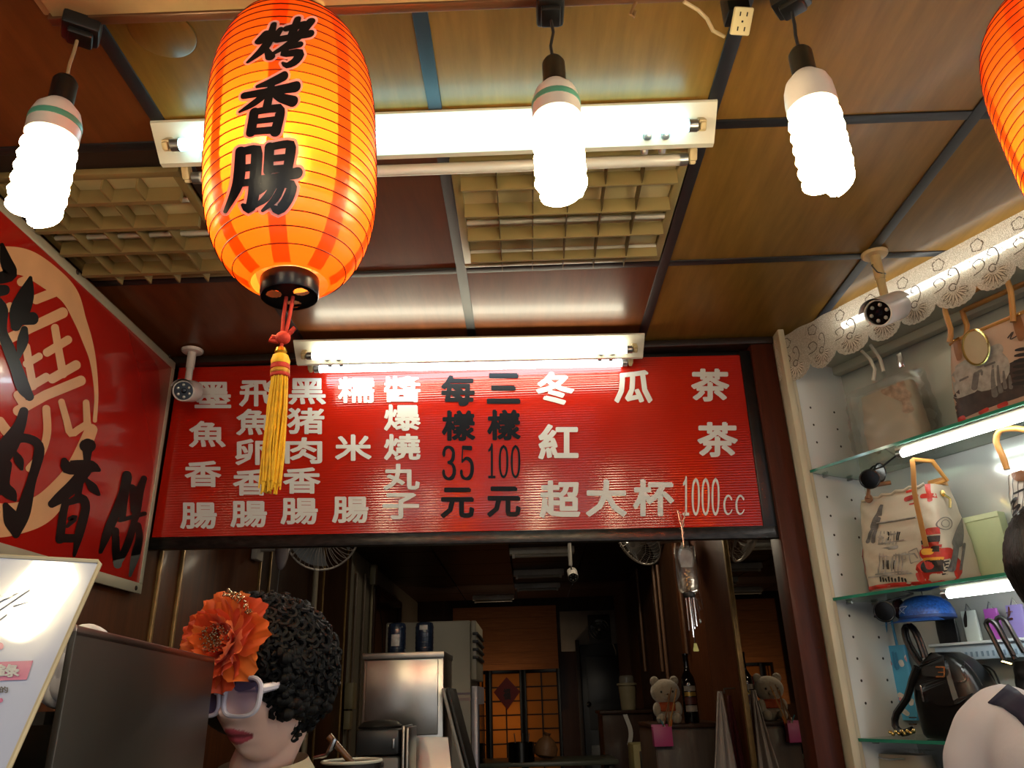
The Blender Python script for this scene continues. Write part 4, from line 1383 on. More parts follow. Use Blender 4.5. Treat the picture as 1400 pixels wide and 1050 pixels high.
MB().tube([Vector(p[:3]) for p in smoothpts([cw(x, y, .055) for x, y in ((1254, 912), (1247, 930), (1240, 955), (1226, 975), (1224, 992), (1234, 1002), (1248, 998))], .015)], [.010] * len(smoothpts([cw(x, y, .055) for x, y in ((1254, 912), (1247, 930), (1240, 955), (1226, 975), (1224, 992), (1234, 1002), (1248, 998))], .015)), 8, True, MC).build('shoulder_strap', M_BLKL, tb6)
MB().box(cw(1261, 948, .045), (.006, .006, .045), MC, .002).build('zip_pull', M_SILV, tb6)
ch = MB()
for i in range(9):
    p = cw(1217 + i * 4, 1001 + (i % 2) * 3 - i * .3, .03)
    ch.ball((p[0], p[1], max(p[2], SCZ + .006)), .0055, 8, 6, MC)
o = ch.build('gold_charm', M_GOLD, tb6); o['kind'] = 'stuff'
for (x, y) in ((1248, 981), (1248, 990)):
    MB().box(cw(x, y, .03), (.022, .004, .003), MC).build('strap_slider', M_GOLD, tb6)

# goods at the back: solid stand-ins for what the mirror reflects
def flatbag(name, lab, x0, y0, x1, y1, w, m, th=.02):
    a = cw(x0, y0, w); b = cw(x1, y1, w)
    z0, z1 = min(a[2], b[2]), max(a[2], b[2])
    t = thing(name, lab, 'bag', MC @ Vector(((a[0] + b[0]) / 2, w, z0)), 'stand-ins for mirror reflections')
    Bx = Bag(min(a[0], b[0]), max(a[0], b[0]), w, w + th, z0, z1, n=6, top=.7, bulge=.1)
    Bx.body(m, t, 10, 24)
    return t, Bx, z0, z1


t, Bx, z0, z1 = flatbag('tote_bag', 'sky blue floral tote behind the black backpack, modelled from its reflection', 1202, 884, 1256, 985, .225, mat('sky_blue_canvas', '#4d9fc4', rough=.5, var=.1))
M_FLW = mat('white_flower_print', '#c9c4bc', rough=.5, var=.15, scale=60); M_FLP = mat('pink_flower_print', '#c08a90', rough=.5, var=.2, scale=60)
rnd = random.Random(3)
strokes('flower_print', M_FLW, t, Bx.fpx(.002), [[(x + rnd.uniform(-4, 4), y, 7), (x + 3, y + 4, 6)] for x, y in ((1206, 893), (1212, 905), (1207, 915), (1216, 912), (1232, 905), (1244, 898), (1236, 950), (1245, 958), (1230, 962), (1240, 972))])
strokes('flower_print', M_FLP, t, Bx.fpx(.003), [[(x, y, 4), (x + 2, y + 3, 4)] for x, y in ((1208, 900), (1218, 905), (1240, 900), (1248, 905), (1233, 955), (1243, 945))])
strokes('handle_print', mat('blue_handle', '#3a7fa6', rough=.5), t, Bx.fpx(.003), [[(1222, 892, 3), (1226, 912, 3), (1230, 914, 3), (1226, 893, 3)]])
MB().tube([Vector(Bx.front(Bx.sc - .02, z1, 0)), MC @ Vector((Bx.sc - .01, .24, z1 + .08)), MC @ Vector((Bx.sc + .01, .24, z1 + .08)), Vector(Bx.front(Bx.sc + .02, z1, 0))], .004, 6).build('handle', MATS['blue_handle'], t)
for nm, lab, r, m in (('clutch_bag', 'flat black clutch under the star cap, modelled from its reflection', (1277, 848, 1312, 882), mat('black_sequin', '#191b1c', rough=.3, var=.5, scale=90)),
                      ('clutch_bag', 'white hanging bag with a black tassel', (1312, 836, 1343, 882), mat('white_hanging_canvas', '#b9c4bd', rough=.5)),
                      ('clutch_bag', 'magenta bag between white and purple ones, modelled from its reflection', (1343, 833, 1372, 874), mat('magenta_canvas', '#a04fa6', rough=.45)),
                      ('clutch_bag', 'purple bag with a star charm at the right, modelled from its reflection', (1373, 828, 1408, 872), mat('lilac_canvas', '#8478b5', rough=.45))):
    t, Bx, z0, z1 = flatbag(nm, lab, *r, .225, m, .012)
    MB().tube([MC @ Vector((Bx.sc - .01, .232, z1 - .004)), MC @ Vector((Bx.sc, .232, z1 + .02)), MC @ Vector((Bx.sc + .01, .232, z1 - .004))], .002, 6).build('hook', M_SILV, t)
    if 'tassel' in lab:
        strokes('tassel', M_BLKP, t, Bx.fpx(.004), [[(1322, 836, 2), (1322, 846, 5), (1323, 856, 4)]])
    if 'star' in lab:
        strokes('star_charm', M_SILV, t, Bx.fpx(.004), [[(1381, 830, 1.5), (1382, 838, 4), (1380, 846, 2)], [(1375, 848, 3), (1386, 846, 3)], [(1378, 838, 1.5), (1386, 836, 1.5)]])
        strokes('colour_tag', M_TAN, t, Bx.fpx(.004), [[(1376, 862, 7), (1384, 862, 7)]], sharp=True)
# pale blue slotted rail, a solid stand-in for a mirror reflection
a = cw(1284, 905, .215); b = cw(1402, 876, .215)
rl = thing('slotted_rail', 'pale blue slotted shelf rail across the cabinet back, modelled from its reflection', 'rail', MC @ Vector(((a[0] + b[0]) / 2, .22, a[2])))
zl = min(a[2], b[2]); zh = zl + .035
MB().lohi((a[0], .205, zl), (SE - .3, .222, zl + .042), MC, .003).build('body', mat('pale_blue_enamel', '#9fb4c4', rough=.35), rl)
MB().lohi((a[0] - .01, .195, zl + .042), (SE - .3, .23, zl + .05), MC, .002).build('lip', mat('white_rail_lip', '#c3cdd0', rough=.35), rl)
sl = MB()
for i in range(24):
    sl.lohi((a[0] + .03 + i * .016, .2035, zl + .008), (a[0] + .036 + i * .016, .206, zl + .022), MC)
o = sl.build('slots', mat('rail_slot', '#6d8396', rough=.5), rl); o['kind'] = 'stuff'
# star cap
cpz = cw(1265, 832, .13)
ct = thing('baseball_cap', 'bright blue sparkling cap with a star hung below the middle shelf', 'cap', MC @ Vector((cpz[0], .13, cpz[2])))
Mc = MC @ Matrix.Translation((cpz[0], .13, cpz[2] - .03))
M_BLUE = mat('blue_glitter', '#1f4f9e', rough=.4, var=.5, scale=160)
MB().lathe([(.078, 0), (.077, .02), (.068, .042), (.05, .058), (.025, .066), (0, .068)], 28, Mc, caps=False).build('crown', M_BLUE, ct)
MB().lathe([(.0782, -.001), (.079, .002), (.079, .008), (.0782, .009)], 28, Mc).build('sweatband', mat('dark_blue_band', '#16346b', rough=.5), ct)
MB().sheet(lambda u, v: ((.077 + .05 * v) * math.cos(-PI / 2 + (u - .5) * 1.9), (.077 + .05 * v) * math.sin(-PI / 2 + (u - .5) * 1.9), -.012 * v), 16, 4, Mc).build('brim', M_BLUE, ct)


def oncap(x, y):
    t = -PI / 2 - .35 + x
    r = np.interp(y, [0, .02, .042, .058], [.078, .077, .068, .05]) + .0025
    return Mc @ Vector((r * math.cos(t), r * math.sin(t), y))


star = [(.28 * math.sin(2 * PI * k / 5) * (1 if 1 else 1), .03 + .018 * math.cos(2 * PI * k / 5), .0035) for k in (0, 2, 4, 1, 3, 0)]
b = MB(); stroke(b, [(x, y, .002) for x, y, _ in star], lambda x, y: oncap(x, y), .004, 0, sharp=True)
b.build('star_mark', mat('pale_star', '#c6d3e6', rough=.4), ct, smooth=False)
MB().tube([Mc @ Vector((0, 0, .066)), MC @ Vector((cpz[0], .13, SB - .008))], .002, 6).build('hang_loop', M_BLKP, ct)
# black bags at the right and back
t, Bx, z0, z1 = flatbag('handbag', 'small black handbag with thin looped handles at the cabinet back, modelled from its reflection', 1320, 936, 1368, 1000, .2, M_BLKL, .04)
for d in (0, 6):
    MB().tube([Vector(p[:3]) for p in smoothpts([cw(x + d, y, .205) for x, y in ((1325, 945), (1319, 928), (1326, 914), (1340, 910), (1353, 918), (1362, 938))], .01)], .003, 6, True, MC).build('handle', M_BLKL, t)
for x in (1328, 1333):
    MB().lathe([(.004, .002), (.008, .002), (.008, -.002), (.004, -.002)], 14, MC @ Matrix.Translation(cw(x, 948 + (x - 1328) * 2, .195)) @ Matrix.Rotation(PI / 2, 4, 'X')).build('eyelet', M_SILV, t)
tb7 = thing('handbag', 'black handbag with two stiff upright handles beside the shopper', 'bag', MC @ Vector((.56, .1, SCZ)), 'handbags in the cabinet')
a = cw(1370, 905, .06)
B7 = Bag(a[0], a[0] + .24, .06, .19, SCZ + .002, a[2], n=4, top=.6, bulge=.1, puff=.003)
B7.body(M_BLKL, tb7)
for d in (0, 1):
    pts = [cw(x + d * 14, y - d * 4, .07 + .02 * d) for x, y in ((1374, 906), (1364, 885), (1353, 863), (1348, 853), (1352, 848), (1361, 853), (1372, 872), (1386, 896))]
    MB().tube([Vector(p[:3]) for p in smoothpts(pts, .01)], .0065, 8, True, MC).build('handle', M_BLKL, tb7)
MB().tube([cw(1370, 905, .055), cw(1384, 909, .055)], .004, 6, True, MC).build('handle_ring', M_GOLD, tb7)
# below the lowest shelf
for nm, lab, r, m, w in (('pouch', 'cream pouch in clear wrap under the lowest glass shelf', (1172, 1030, 1250, 1090), M_CREAM, .06), ('pouch', 'bright blue pouch under the lowest glass shelf', (1283, 1038, 1330, 1090), M_BLUE, .05)):
    a = cw(r[0], r[1], w); b_ = cw(r[2], r[1], w)
    t = thing(nm, lab, 'pouch', MC @ Vector(((a[0] + b_[0]) / 2, w, .94)))
    Bx = Bag(a[0], b_[0], w, w + .12, .942, a[2], n=4, top=.6, bulge=.1, puff=.004)
    Bx.body(m, t, 12, 28)
    if nm and 'cream' in lab:
        Bag(a[0] - .015, b_[0] + .015, w - .012, w + .135, .943, a[2] + .012, n=3, top=.6, bulge=.1, puff=.008).body(M_WRAP, t, 12, 28, 'plastic_wrap')
    MB().tube([Bx.front(Bx.sc - .05, Bx.z1 - .01), Bx.front(Bx.sc, Bx.z1 - .014), Bx.front(Bx.sc + .05, Bx.z1 - .01)], .003, 6).build('zip', M_SILV, t)


# ---------------------------------------------------------------- security cameras
def cctv(lab, mount, head, adir, m, sc_=1.0, lab_m=None):
    t = thing('security_camera', lab, 'security camera', mount)
    mount = Vector(mount); head = Vector(head); adir = Vector(adir).normalized()
    MB().lathe([(.0, 0), (.038, 0), (.038, -.005), (.034, -.010), (.014, -.012)], 28, Matrix.Translation(mount)).build('mount_plate', m, t)
    el = Vector((mount.x, mount.y, head.z + .062))
    MB().tube([mount + Vector((0, 0, -.008)), mount.lerp(el, .55), mount.lerp(el, .56), el], [.015, .0145, .012, .012], 18).build('stem', m, t)
    MB().tube([el, head + Vector((0, 0, .03))], .006, 10).build('ball_joint', M_CAPM, t)
    Mh = aim(head, adir) @ Matrix.Scale(sc_, 4)
    MB().lathe([(.0, -.075), (.022, -.073), (.031, -.06), (.032, .04), (.030, .048), (.027, .048), (.027, .042)], 32, Mh, caps=False).build('housing', m, t)
    MB().lathe([(0, .0415), (.0275, .0415), (.0275, .036)], 32, Mh).build('front_glass', mat('camera_face_black', '#0a0909', rough=.12), t)
    MB().lathe([(.0, .046), (.006, .045), (.008, .041)], 16, Mh).build('lens', mat('lens_glass', '#121018', rough=.05), t)
    for k in range(6):
        a = 2 * PI * (k + .5) / 6
        MB().lathe([(0, .0455), (.003, .0447), (.0046, .0415)], 12, Mh @ Matrix.Translation((.0178 * math.cos(a), .0178 * math.sin(a), 0))).build('led', mat('clear_led', '#b9b6ac', rough=.15, metal=.5), t)
    # sun hood
    def hood(u, v):
        a = PI * (.12 + .76 * u); z = -.07 + .135 * v
        return (.0345 * math.cos(a), .0345 * math.sin(a), z)
    upv = Mh.to_3x3().inverted() @ Vector((0, 0, 1))
    rot = math.atan2(upv.y, upv.x) - PI / 2
    MB().sheet(hood, 18, 6, Mh @ Matrix.Rotation(rot, 4, 'Z')).build('sun_hood', m, t)
    return t


M_CCTVC = mat('yellowed_camera_plastic', '#b39a6c', rough=.4)
M_CCTVW = mat('white_camera_plastic', '#bdb3aa', rough=.35)
cctv('white security camera in front of the left end of the menu board', (-1.178, 2.50, ZC - .004), tuple(oy(256, 535, 2.42)), (.18, -.9, -.33), M_CCTVW, 1.15)
t = cctv('white security camera on a yellowed stem before the lace valance', (1.071, 1.998, ZC - .004), tuple(oy(1212, 424, 1.93)), (-.72, -.55, -.42), M_CCTVW, 1.25)
for c in t.children:
    if c.name.startswith(('mount_plate', 'stem')): c.data.materials[0] = M_CCTVC
MB().tube([(1.071, 2.005, 2.62), (1.05, 1.99, 2.6), (1.06, 1.985, 2.575), (1.071, 1.984, 2.57), (1.085, 1.99, 2.572), (1.09, 2.0, 2.575)], .002, 6).build('cable', M_BLACKP, t)

# ================================================================== INSIDE THE SHOP
M_STEEL = mat('brushed_steel', '#a9a49c', rough=.28, metal=1.0, var=.15, scale=6, bump=.0015, bscale=4)
M_STEEL2 = mat('dull_steel', '#8f8a82', rough=.36, metal=1.0, var=.2, scale=8)
M_DKPLA = mat('dark_grey_plastic', '#232323', rough=.35, var=.1)

# unseen tube light added behind the header to brighten the interior
wk = thing('added_tube_light', 'added unseen tube light behind the menu board header', 'tube light', (-.35, 2.80, 2.6))
MB().lohi((-.75, 2.77, 2.61), (.05, 2.83, 2.645), bevel=.004).build('housing', M_WHITEM, wk)
MB().tube([(-.72, 2.80, 2.595), (.02, 2.80, 2.595)], .012, 12).build('tube', emitter('added_header_tube', (1.0, .84, .6), 30.0), wk)

wk = thing('added_tube_light', 'added unseen tube light on the ceiling deeper inside the shop', 'tube light', (.3, 4.9, 2.6))  # second added tube, brightens the deep end of the shop
MB().lohi((.05, 4.87, 2.605), (.65, 4.93, 2.64), bevel=.004).build('housing', M_WHITEM, wk)
MB().tube([(.08, 4.90, 2.59), (.62, 4.90, 2.59)], .012, 12).build('tube', emitter('added_deep_tube', (1.0, .84, .6), 110.0), wk)

# counters
def counter(lab, lo, hi):
    t = thing('kitchen_counter', lab, 'counter', ((lo[0] + hi[0]) / 2, (lo[1] + hi[1]) / 2, 0))
    MB().lohi((lo[0], lo[1], .06), (hi[0], hi[1], hi[2] - .03), bevel=.004).build('body', M_STEEL2, t)
    MB().lohi((lo[0], lo[1] - .01, hi[2] - .03), (hi[0] + .01, hi[1], hi[2]), bevel=.004).build('worktop', M_STEEL2, t)
    MB().lohi((lo[0] + .03, lo[1] + .03, 0), (hi[0] - .03, hi[1] - .03, .06)).build('plinth', M_DKPLA, t)
    return t


counter('steel kitchen counter along the left wall', (XL + .02, 1.75, 0), (-.52, 3.62, .98))

# steel cabinet with bottles on it
Yc = 3.2
a = oy(498, 895, Yc); b = oy(606, 1004, Yc)
sx0_, sx1_, zt, zm = a[0], b[0], a[2], b[2]
sc1 = thing('steel_cabinet', 'stainless steel cabinet carrying two dark blue bottles', 'cabinet', ((sx0_ + sx1_) / 2, Yc + .17, .98))
MB().lohi((sx0_, Yc, .982), (sx1_, Yc + .34, zt), bevel=.004).build('body', M_STEEL, sc1)
MB().lohi((sx0_ + .012, Yc - .014, zm), (sx1_ - .02, Yc, zt - .022), bevel=.004).build('door', M_STEEL, sc1)
MB().lohi((sx0_ - .004, Yc - .02, zt - .02), (sx1_ + .004, Yc + .345, zt + .004), bevel=.003).build('top_lip', M_STEEL2, sc1)
a = oy(560, 1008, Yc - .03); b = oy(612, 1008, Yc - .03); c = oy(628, 1050, Yc - .1)
v = [(a[0], Yc - .02, a[2]), (b[0], Yc - .02, b[2]), (c[0], Yc - .12, 1.0), (a[0] + .03, Yc - .12, 1.0)]
v2 = [(x, y + .012, z) for x, y, z in v]
MB().add(v + v2, [(0, 1, 2, 3), (7, 6, 5, 4), (0, 4, 5, 1), (1, 5, 6, 2), (2, 6, 7, 3), (3, 7, 4, 0)]).build('sloped_flap', M_STEEL, sc1)
M_BOT = mat('dark_blue_bottle', '#141d2e', rough=.2, var=.2)
for px, lab in ((542, 'dark blue bottle with a torn label, left on the steel cabinet'), (580, 'dark blue bottle with a small square label, right on the steel cabinet')):
    p = oy(px, 893, Yc + .12)
    t = thing('bottle', lab, 'bottle', (p[0], Yc + .12, zt + .004), 'dark blue bottles')
    Mb = Matrix.Translation((p[0], Yc + .12, zt + .004))
    MB().lathe([(.034, 0), (.037, .004), (.037, .105), (.034, .118), (.026, .122), (0, .122)], 24, Mb).build('body', M_BOT, t)
    for k in range(5):
        MB().lathe([(.0372, .018 + .02 * k), (.0382, .021 + .02 * k), (.0372, .024 + .02 * k)], 24, Mb, caps=False).build('ridge', M_BOT, t)
    hh = (.03, .075) if px == 542 else (.09, .108)
    MB().sheet(lambda u, v: (.0385 * math.cos(-PI / 2 + (u - .5) * .9), .0385 * math.sin(-PI / 2 + (u - .5) * .9), hh[0] + (hh[1] - hh[0]) * v), 8, 2, Mb).build('label', mat('faded_label', '#8f8c88', rough=.5, var=.3, scale=60), t)

# leaning trays
lb = thing('tray', 'thin tray leaning against the steel cabinet side', 'tray', oy(622, 1045, 3.15))
pt, pb2 = oy(609, 952, 3.15), oy(634, 1050, 3.12)
for d, m in ((0, mat('grey_tray_edge', '#8a837a', rough=.4)), (.018, M_BLKP)):
    Mx = frame((pt + pb2) / 2 + np.array([d, 0, 0]), Vector(pt - pb2).cross(Vector((0, 1, 0))), (0, 1, 0), Vector(pt - pb2))
    MB().box((0, .12, 0), (.012, .30, float(np.linalg.norm(pt - pb2)) + .06), Mx, .003).build('tray_panel', m, lb)

# dark cooker
Yk = 2.9
a = oy(487, 998, Yk); b = oy(545, 1050, Yk)
ck = thing('rice_cooker', 'black and grey cooker with a domed lid in front of the steel cabinet', 'cooker', ((a[0] + b[0]) / 2, Yk + .1, .98))
MB().lohi((a[0], Yk, .982), (b[0], Yk + .22, b[2] + .0 + .035), bevel=.012).build('body', mat('grey_cooker_body', '#5a5854', rough=.35), ck)
MB().lohi((a[0], Yk - .004, b[2] + .04), (b[0], Yk + .22, a[2]), bevel=.012).build('upper_body', M_DKPLA, ck)
MB().lathe([(.075, 0), (.078, .008), (.06, .022), (.02, .028), (0, .028)], 28, Matrix.Translation(((a[0] + b[0]) / 2 - .01, Yk + .1, a[2])) @ Matrix.Diagonal((1, 1.2, 1, 1))).build('lid', M_BLKP, ck)
MB().lohi((a[0] + .05, Yk - .008, b[2] + .005), (a[0] + .10, Yk, b[2] + .02), bevel=.002).build('display', M_BLKP, ck)
MB().lohi((b[0] - .022, Yk - .016, b[2] + .06), (b[0] - .014, Yk - .004, a[2] - .03), bevel=.002).build('handle', M_CAPM, ck)
for d in (.008, .022):
    MB().lohi((b[0] + d, Yk, .985), (b[0] + d + .01, Yk + .2, a[2] + .012 - d * .4), bevel=.003).build('side_panel', M_STEEL2, ck)

# stock pot with ladle
Yp = 2.0
a = oy(450, 1044, Yp); b = oy(497, 1044, Yp)
sp_ = thing('stock_pot', 'dark pot with a pale rim and a wooden ladle behind the woman', 'pot', ((a[0] + b[0]) / 2, Yp + .06, .98))
R = (b[0] - a[0]) / 2 + .03
Mp = Matrix.Translation(((a[0] + b[0]) / 2, Yp + .06, 0))
MB().lathe([(R * .9, .982), (R, 1.0), (R, a[2]), (R * .96, a[2]), (R * .94, 1.02), (0, 1.01)], 32, Mp, caps=False).build('body', M_BLKP, sp_)
MB().tube([Mp @ Vector((R * math.cos(t), R * math.sin(t), a[2])) for t in np.linspace(0, 2 * PI, 33)[:-1]], .004, 6, closed=True).build('rim', M_WHITEM, sp_)
tag(MB().tube([oy(449, 1006, Yp + .05), oy(468, 1028, Yp + .06), oy(484, 1046, Yp + .07), oy(492, 1070, Yp + .08)], [.009, .008, .008, .007], 10).build('ladle_handle', wood('ladle_wood', '#5b3a22', '#74502f')), 'brown wooden ladle handle leaning out of the dark pot', 'ladle')
tag(MB().tube([oy(458, 1010, Yp + .02), oy(452, 1024, Yp + .02), oy(446, 1033, Yp + .02), oy(430, 1036, Yp + .03)], [.006, .008, .005, .004], 8).build('steel_tongs', M_SILV), 'shiny bent steel tongs beside the wooden ladle', 'tongs')

# tall grey fridge
Yf = 4.3
a = oy(528, 848, Yf); b = oy(643, 848, Yf)
fx1 = b[0]
fz = b[2]
fr = thing('fridge', 'tall grey drinks fridge seen from its side, grille at the top', 'fridge', ((a[0] + b[0]) / 2, Yf + .35, 0))
M_FR = mat('grey_beige_enamel', '#857d6c', rough=.4, var=.05, scale=3)
MB().lohi((a[0], Yf, .05), (fx1, Yf + .62, fz), bevel=.008).build('body', M_FR, fr)
MB().lohi((fx1, Yf + .02, fz - .30), (fx1 + .03, Yf + .62, fz), bevel=.005).build('grille_housing', M_FR, fr)
for k in range(4):
    MB().lohi((fx1 + .01, Yf + .01, fz - .075 - .04 * k), (fx1 + .04, Yf + .60, fz - .06 - .04 * k), bevel=.003).build('grille_slot', M_BLKP, fr)
MB().lohi((fx1 + .002, Yf, .12), (fx1 + .035, Yf + .62, fz - .33), bevel=.004).build('glass_door', mat('fridge_door_frame', '#9a959c', rough=.3, metal=.3), fr)
MB().lohi((fx1 + .036, Yf + .06, .2), (fx1 + .04, Yf + .56, fz - .42)).build('door_glass', mat('black_door_glass', '#0b0a0a', rough=.06), fr)
MB().lohi((fx1 - .09, Yf - .003, fz - .37), (fx1 - .0, Yf, fz - .36)).build('badge_strip', mat('purple_grey_strip', '#5d4f58', rough=.4), fr)
MB().lohi((fx1 - .09, Yf - .003, fz - .40), (fx1 - .0, Yf, fz - .385)).build('badge_strip', mat('pink_grey_strip', '#8f7a74', rough=.4), fr)
for lx in (a[0] + .05, fx1 - .05):
    for ly in (.06, .56):
        MB().lathe([(.02, 0), (.02, .052)], 10, Matrix.Translation((lx, Yf + ly, 0))).build('foot', M_BLKP, fr)

# conduit box and junction boxes on the left wall
p = ox(511, 790, XL + .04)
jb = thing('conduit_box', 'cream box with a thin pipe running down the left wall', 'conduit', (XL + .03, p[1], 0))
M_CREAMP = mat('aged_cream_plastic', '#8c8264', rough=.45, var=.1)
h0, h1 = ox(511, 772, XL + .04)[2], ox(511, 800, XL + .04)[2]
MB().lohi((XL + .014, p[1] - .03, h1), (XL + .06, p[1] + .05, h0), bevel=.004).build('cover', M_CREAMP, jb)
MB().tube([(XL + .03, p[1], .3), (XL + .03, p[1], h1)], .011, 10).build('pipe', M_CREAMP, jb)
MB().tube([(XL + .04, p[1] + .04, h0 - .1), (XL + .05, p[1] + .2, h1 - .1), (XL + .06, p[1] + .35, h1 - .3), (XL + .06, p[1] + .4, h1 - .5)], .004, 6).build('cable', M_BLKP, jb)
ys = float(ox(471, 950, XL)[1])
h = [ox(471, y, XL + .04)[2] for y in (933, 970, 972, 998)]
jb2 = thing('junction_box', 'two stacked yellowish junction boxes on the left wall behind the wig', 'junction box', (XL + .03, ys, h[3]))
MB().lohi((XL + .012, ys - .06, h[1]), (XL + .07, ys + .07, h[0]), bevel=.004).build('cover', M_CREAMP, jb2)
MB().lohi((XL + .012, ys - .05, h[3]), (XL + .055, ys + .03, h[2]), bevel=.004).build('lower_cover', M_CREAMP, jb2)
for px in (478, 490):
    yy = float(ox(px, 880, XL)[1])
    tag(MB().tube([(XL + .03, yy, .9), (XL + .03, yy, ox(px, 781, XL)[2])], .011, 10).build('conduit_pipe', mat('grey_brown_pipe', '#6e5f50', rough=.4)),
        'thin grey-brown pipe, %s of the pair rising from the junction boxes' % ('left' if px == 478 else 'right'), 'pipe', 'pipes on the left wall')
yy = float(ox(432, 800, XL + .04)[1])
tag(MB().tube([(XL + .035, yy, .9), (XL + .035, yy, 2.45)], .016, 12).build('conduit_pipe', mat('cream_pipe', '#9b8d74', rough=.4)), 'thick cream pipe running up the left wall behind the fan', 'pipe')

# right wall pipes
M_PIPE2 = mat('brown_pipe', '#6b4c37', rough=.4)
for i, (x0_, y0_, x1_, y1_, lab) in enumerate(((868, 760, 880, 918, 'thin brown pipe farthest along the right wall'), (891, 772, 904, 918, 'brown pipe left of the pair under the right fan'), (897, 772, 912, 938, 'brown pipe right of the pair under the right fan'), (921, 740, 939, 895, 'brown pipe behind the wind chime'))):
    yy = float(ox(x0_ + (x1_ - x0_) * .5, (y0_ + y1_) / 2, XR - .03)[1])
    z0_, z1_ = ox(x1_, y1_, XR - .03)[2], ox(x0_, y0_, XR - .03)[2]
    tag(MB().tube([(XR - .02, yy, z0_), (XR - .02, yy, min(z1_, 2.48))], .013, 10).build('conduit_pipe', M_PIPE2), lab, 'pipe')


# wall fans
def wall_fan(lab, c, d, r, mount, wall_x):
    c = Vector(c); d = Vector(d).normalized()
    t = thing('wall_fan', lab, 'fan', c)
    M_ = aim(c, d)
    m_w = mat('fan_wire', '#b5ada4', rough=.35, metal=.3)
    for k in range(44):
        a = 2 * PI * k / 44
        pts = []
        for q in range(7):
            u = q / 6
            rr = r * (.16 + .84 * math.sin(u * PI / 2)); zz = .055 * math.cos(u * PI / 2)
            pts.append((rr * math.cos(a + u * .35), rr * math.sin(a + u * .35), zz))
        MB().tube(pts, .0016, 4, False, M_).build('cage_wire', m_w, t)
    for k in range(22):
        a = 2 * PI * k / 22
        MB().tube([(r * math.cos(a), r * math.sin(a), 0), (r * .8 * math.cos(a), r * .8 * math.sin(a), -.06), (r * .25 * math.cos(a), r * .25 * math.sin(a), -.075)], .0016, 4, False, M_).build('rear_wire', m_w, t)
    MB().tube([M_ @ Vector((r * math.cos(q), r * math.sin(q), 0)) for q in np.linspace(0, 2 * PI, 49)[:-1]], .005, 6, closed=True).build('cage_rim', m_w, t)
    MB().lathe([(.0, .062), (r * .16, .058), (r * .17, .048), (0, .045)], 24, M_).build('badge', mat('fan_badge', '#8d857c', rough=.4), t)
    for k in range(3):
        def bl(u, v, k=k):
            a = 2 * PI * k / 3 + (u - .5) * 1.3 * (.5 + .5 * v); rr = r * (.16 + .74 * v)
            return (rr * math.cos(a), rr * math.sin(a), -.01 + .03 * (u - .5))
        MB().sheet(bl, 8, 6, M_).build('blade', mat('fan_blade', '#7f8488', rough=.3, alpha=.7), t)
    MB().lathe([(.0, .03), (.045, .03), (.055, -.03), (.055, -.13), (.04, -.16), (0, -.165)], 24, M_).build('motor', mat('fan_plastic', '#a29a90', rough=.4), t)
    mp_ = Vector(mount)
    MB().tube([M_ @ Vector((0, 0, -.12)), M_ @ Vector((0, 0, -.14)) + Vector((0, 0, -.08)), mp_], [.022, .02, .024], 10).build('arm', MATS['fan_plastic'], t)
    MB().box(mp_, (.03, .09, .13), None, .006).build('wall_bracket', MATS['fan_plastic'], t)
    return t


cfan = oy(441, 742, 3.6); cfan[2] += .045
wall_fan('wire wall fan half hidden behind the left end of the menu board', cfan, (.35, -.8, -.25), .17, (XL + .02, 3.62, cfan[2] - .05), XL)
cfan2 = oy(872, 741, 4.6); cfan2[2] += .02
wall_fan('wire wall fan half hidden behind the right part of the menu board', cfan2, (-.80, -.45, -.55), .17, (XR - .02, 4.75, cfan2[2] + .02), XR)
pf = oy(385, 760, 3.0)
t = thing('plastic_scoop', 'grey rounded paddle hanging under the menu board by its left fan', 'paddle', pf)
MB().ball((pf[0], 3.0, pf[2] + .03), (.028, .018, .085), 16, 12).build('body', mat('grey_mauve_plastic', '#776a66', rough=.4), t)
MB().tube([(pf[0] - .004, 3.0, pf[2] - .05), (pf[0] - .008, 3.0, pf[2] - .25)], .002, 5).build('cord', M_CAPM, t)
MB().tube([(pf[0], 3.0, pf[2] + .11), (pf[0], 3.0, 2.64)], .004, 6).build('hanger', M_BLKP, t)

# unlit battens, hatch frames and camera deep in the shop
zi = 2.48
M_UNLIT = mat('unlit_batten_white', '#d8d4c8', rough=.4)
for (xa, ya, xb, yb_, z_, lab) in ((696, 739, 784, 737, 2.60, 'unlit batten just under the menu board edge'), (702, 789, 771, 788, zi, 'unlit white batten, middle of three deep in the shop'),
                                   (704, 807, 766, 805, zi, 'unlit white batten below the middle one deep in the shop'), (646, 822, 703, 821, zi, 'pale batten farthest back at the left under the dark ceiling')):
    a, b = oz(xa, ya, z_ - .04), oz(xb, yb_, z_ - .04)
    a[1] = b[1] = min((a[1] + b[1]) / 2, YB - .3)
    t = thing('unlit_tube_light', lab, 'tube light', ((a[0] + b[0]) / 2, a[1], z_ - .04))
    ztop = 2.50 if a[1] > 5.3 else 2.64
    MB().lohi((a[0], a[1] - .04, ztop - .05), (b[0], a[1] + .04, ztop), bevel=.006).build('housing', M_UNLIT, t)
    MB().tube([(a[0] + .04, a[1] - .02, ztop - .062), (b[0] - .04, a[1] - .02, ztop - .062)], .014, 10).build('tube', M_OFF, t)
    for u in (a[0] + .03, b[0] - .03):
        MB().box((u, a[1] - .02, ztop - .06), (.02, .03, .035), None, .003).build('tube_holder', M_UNLIT, t)
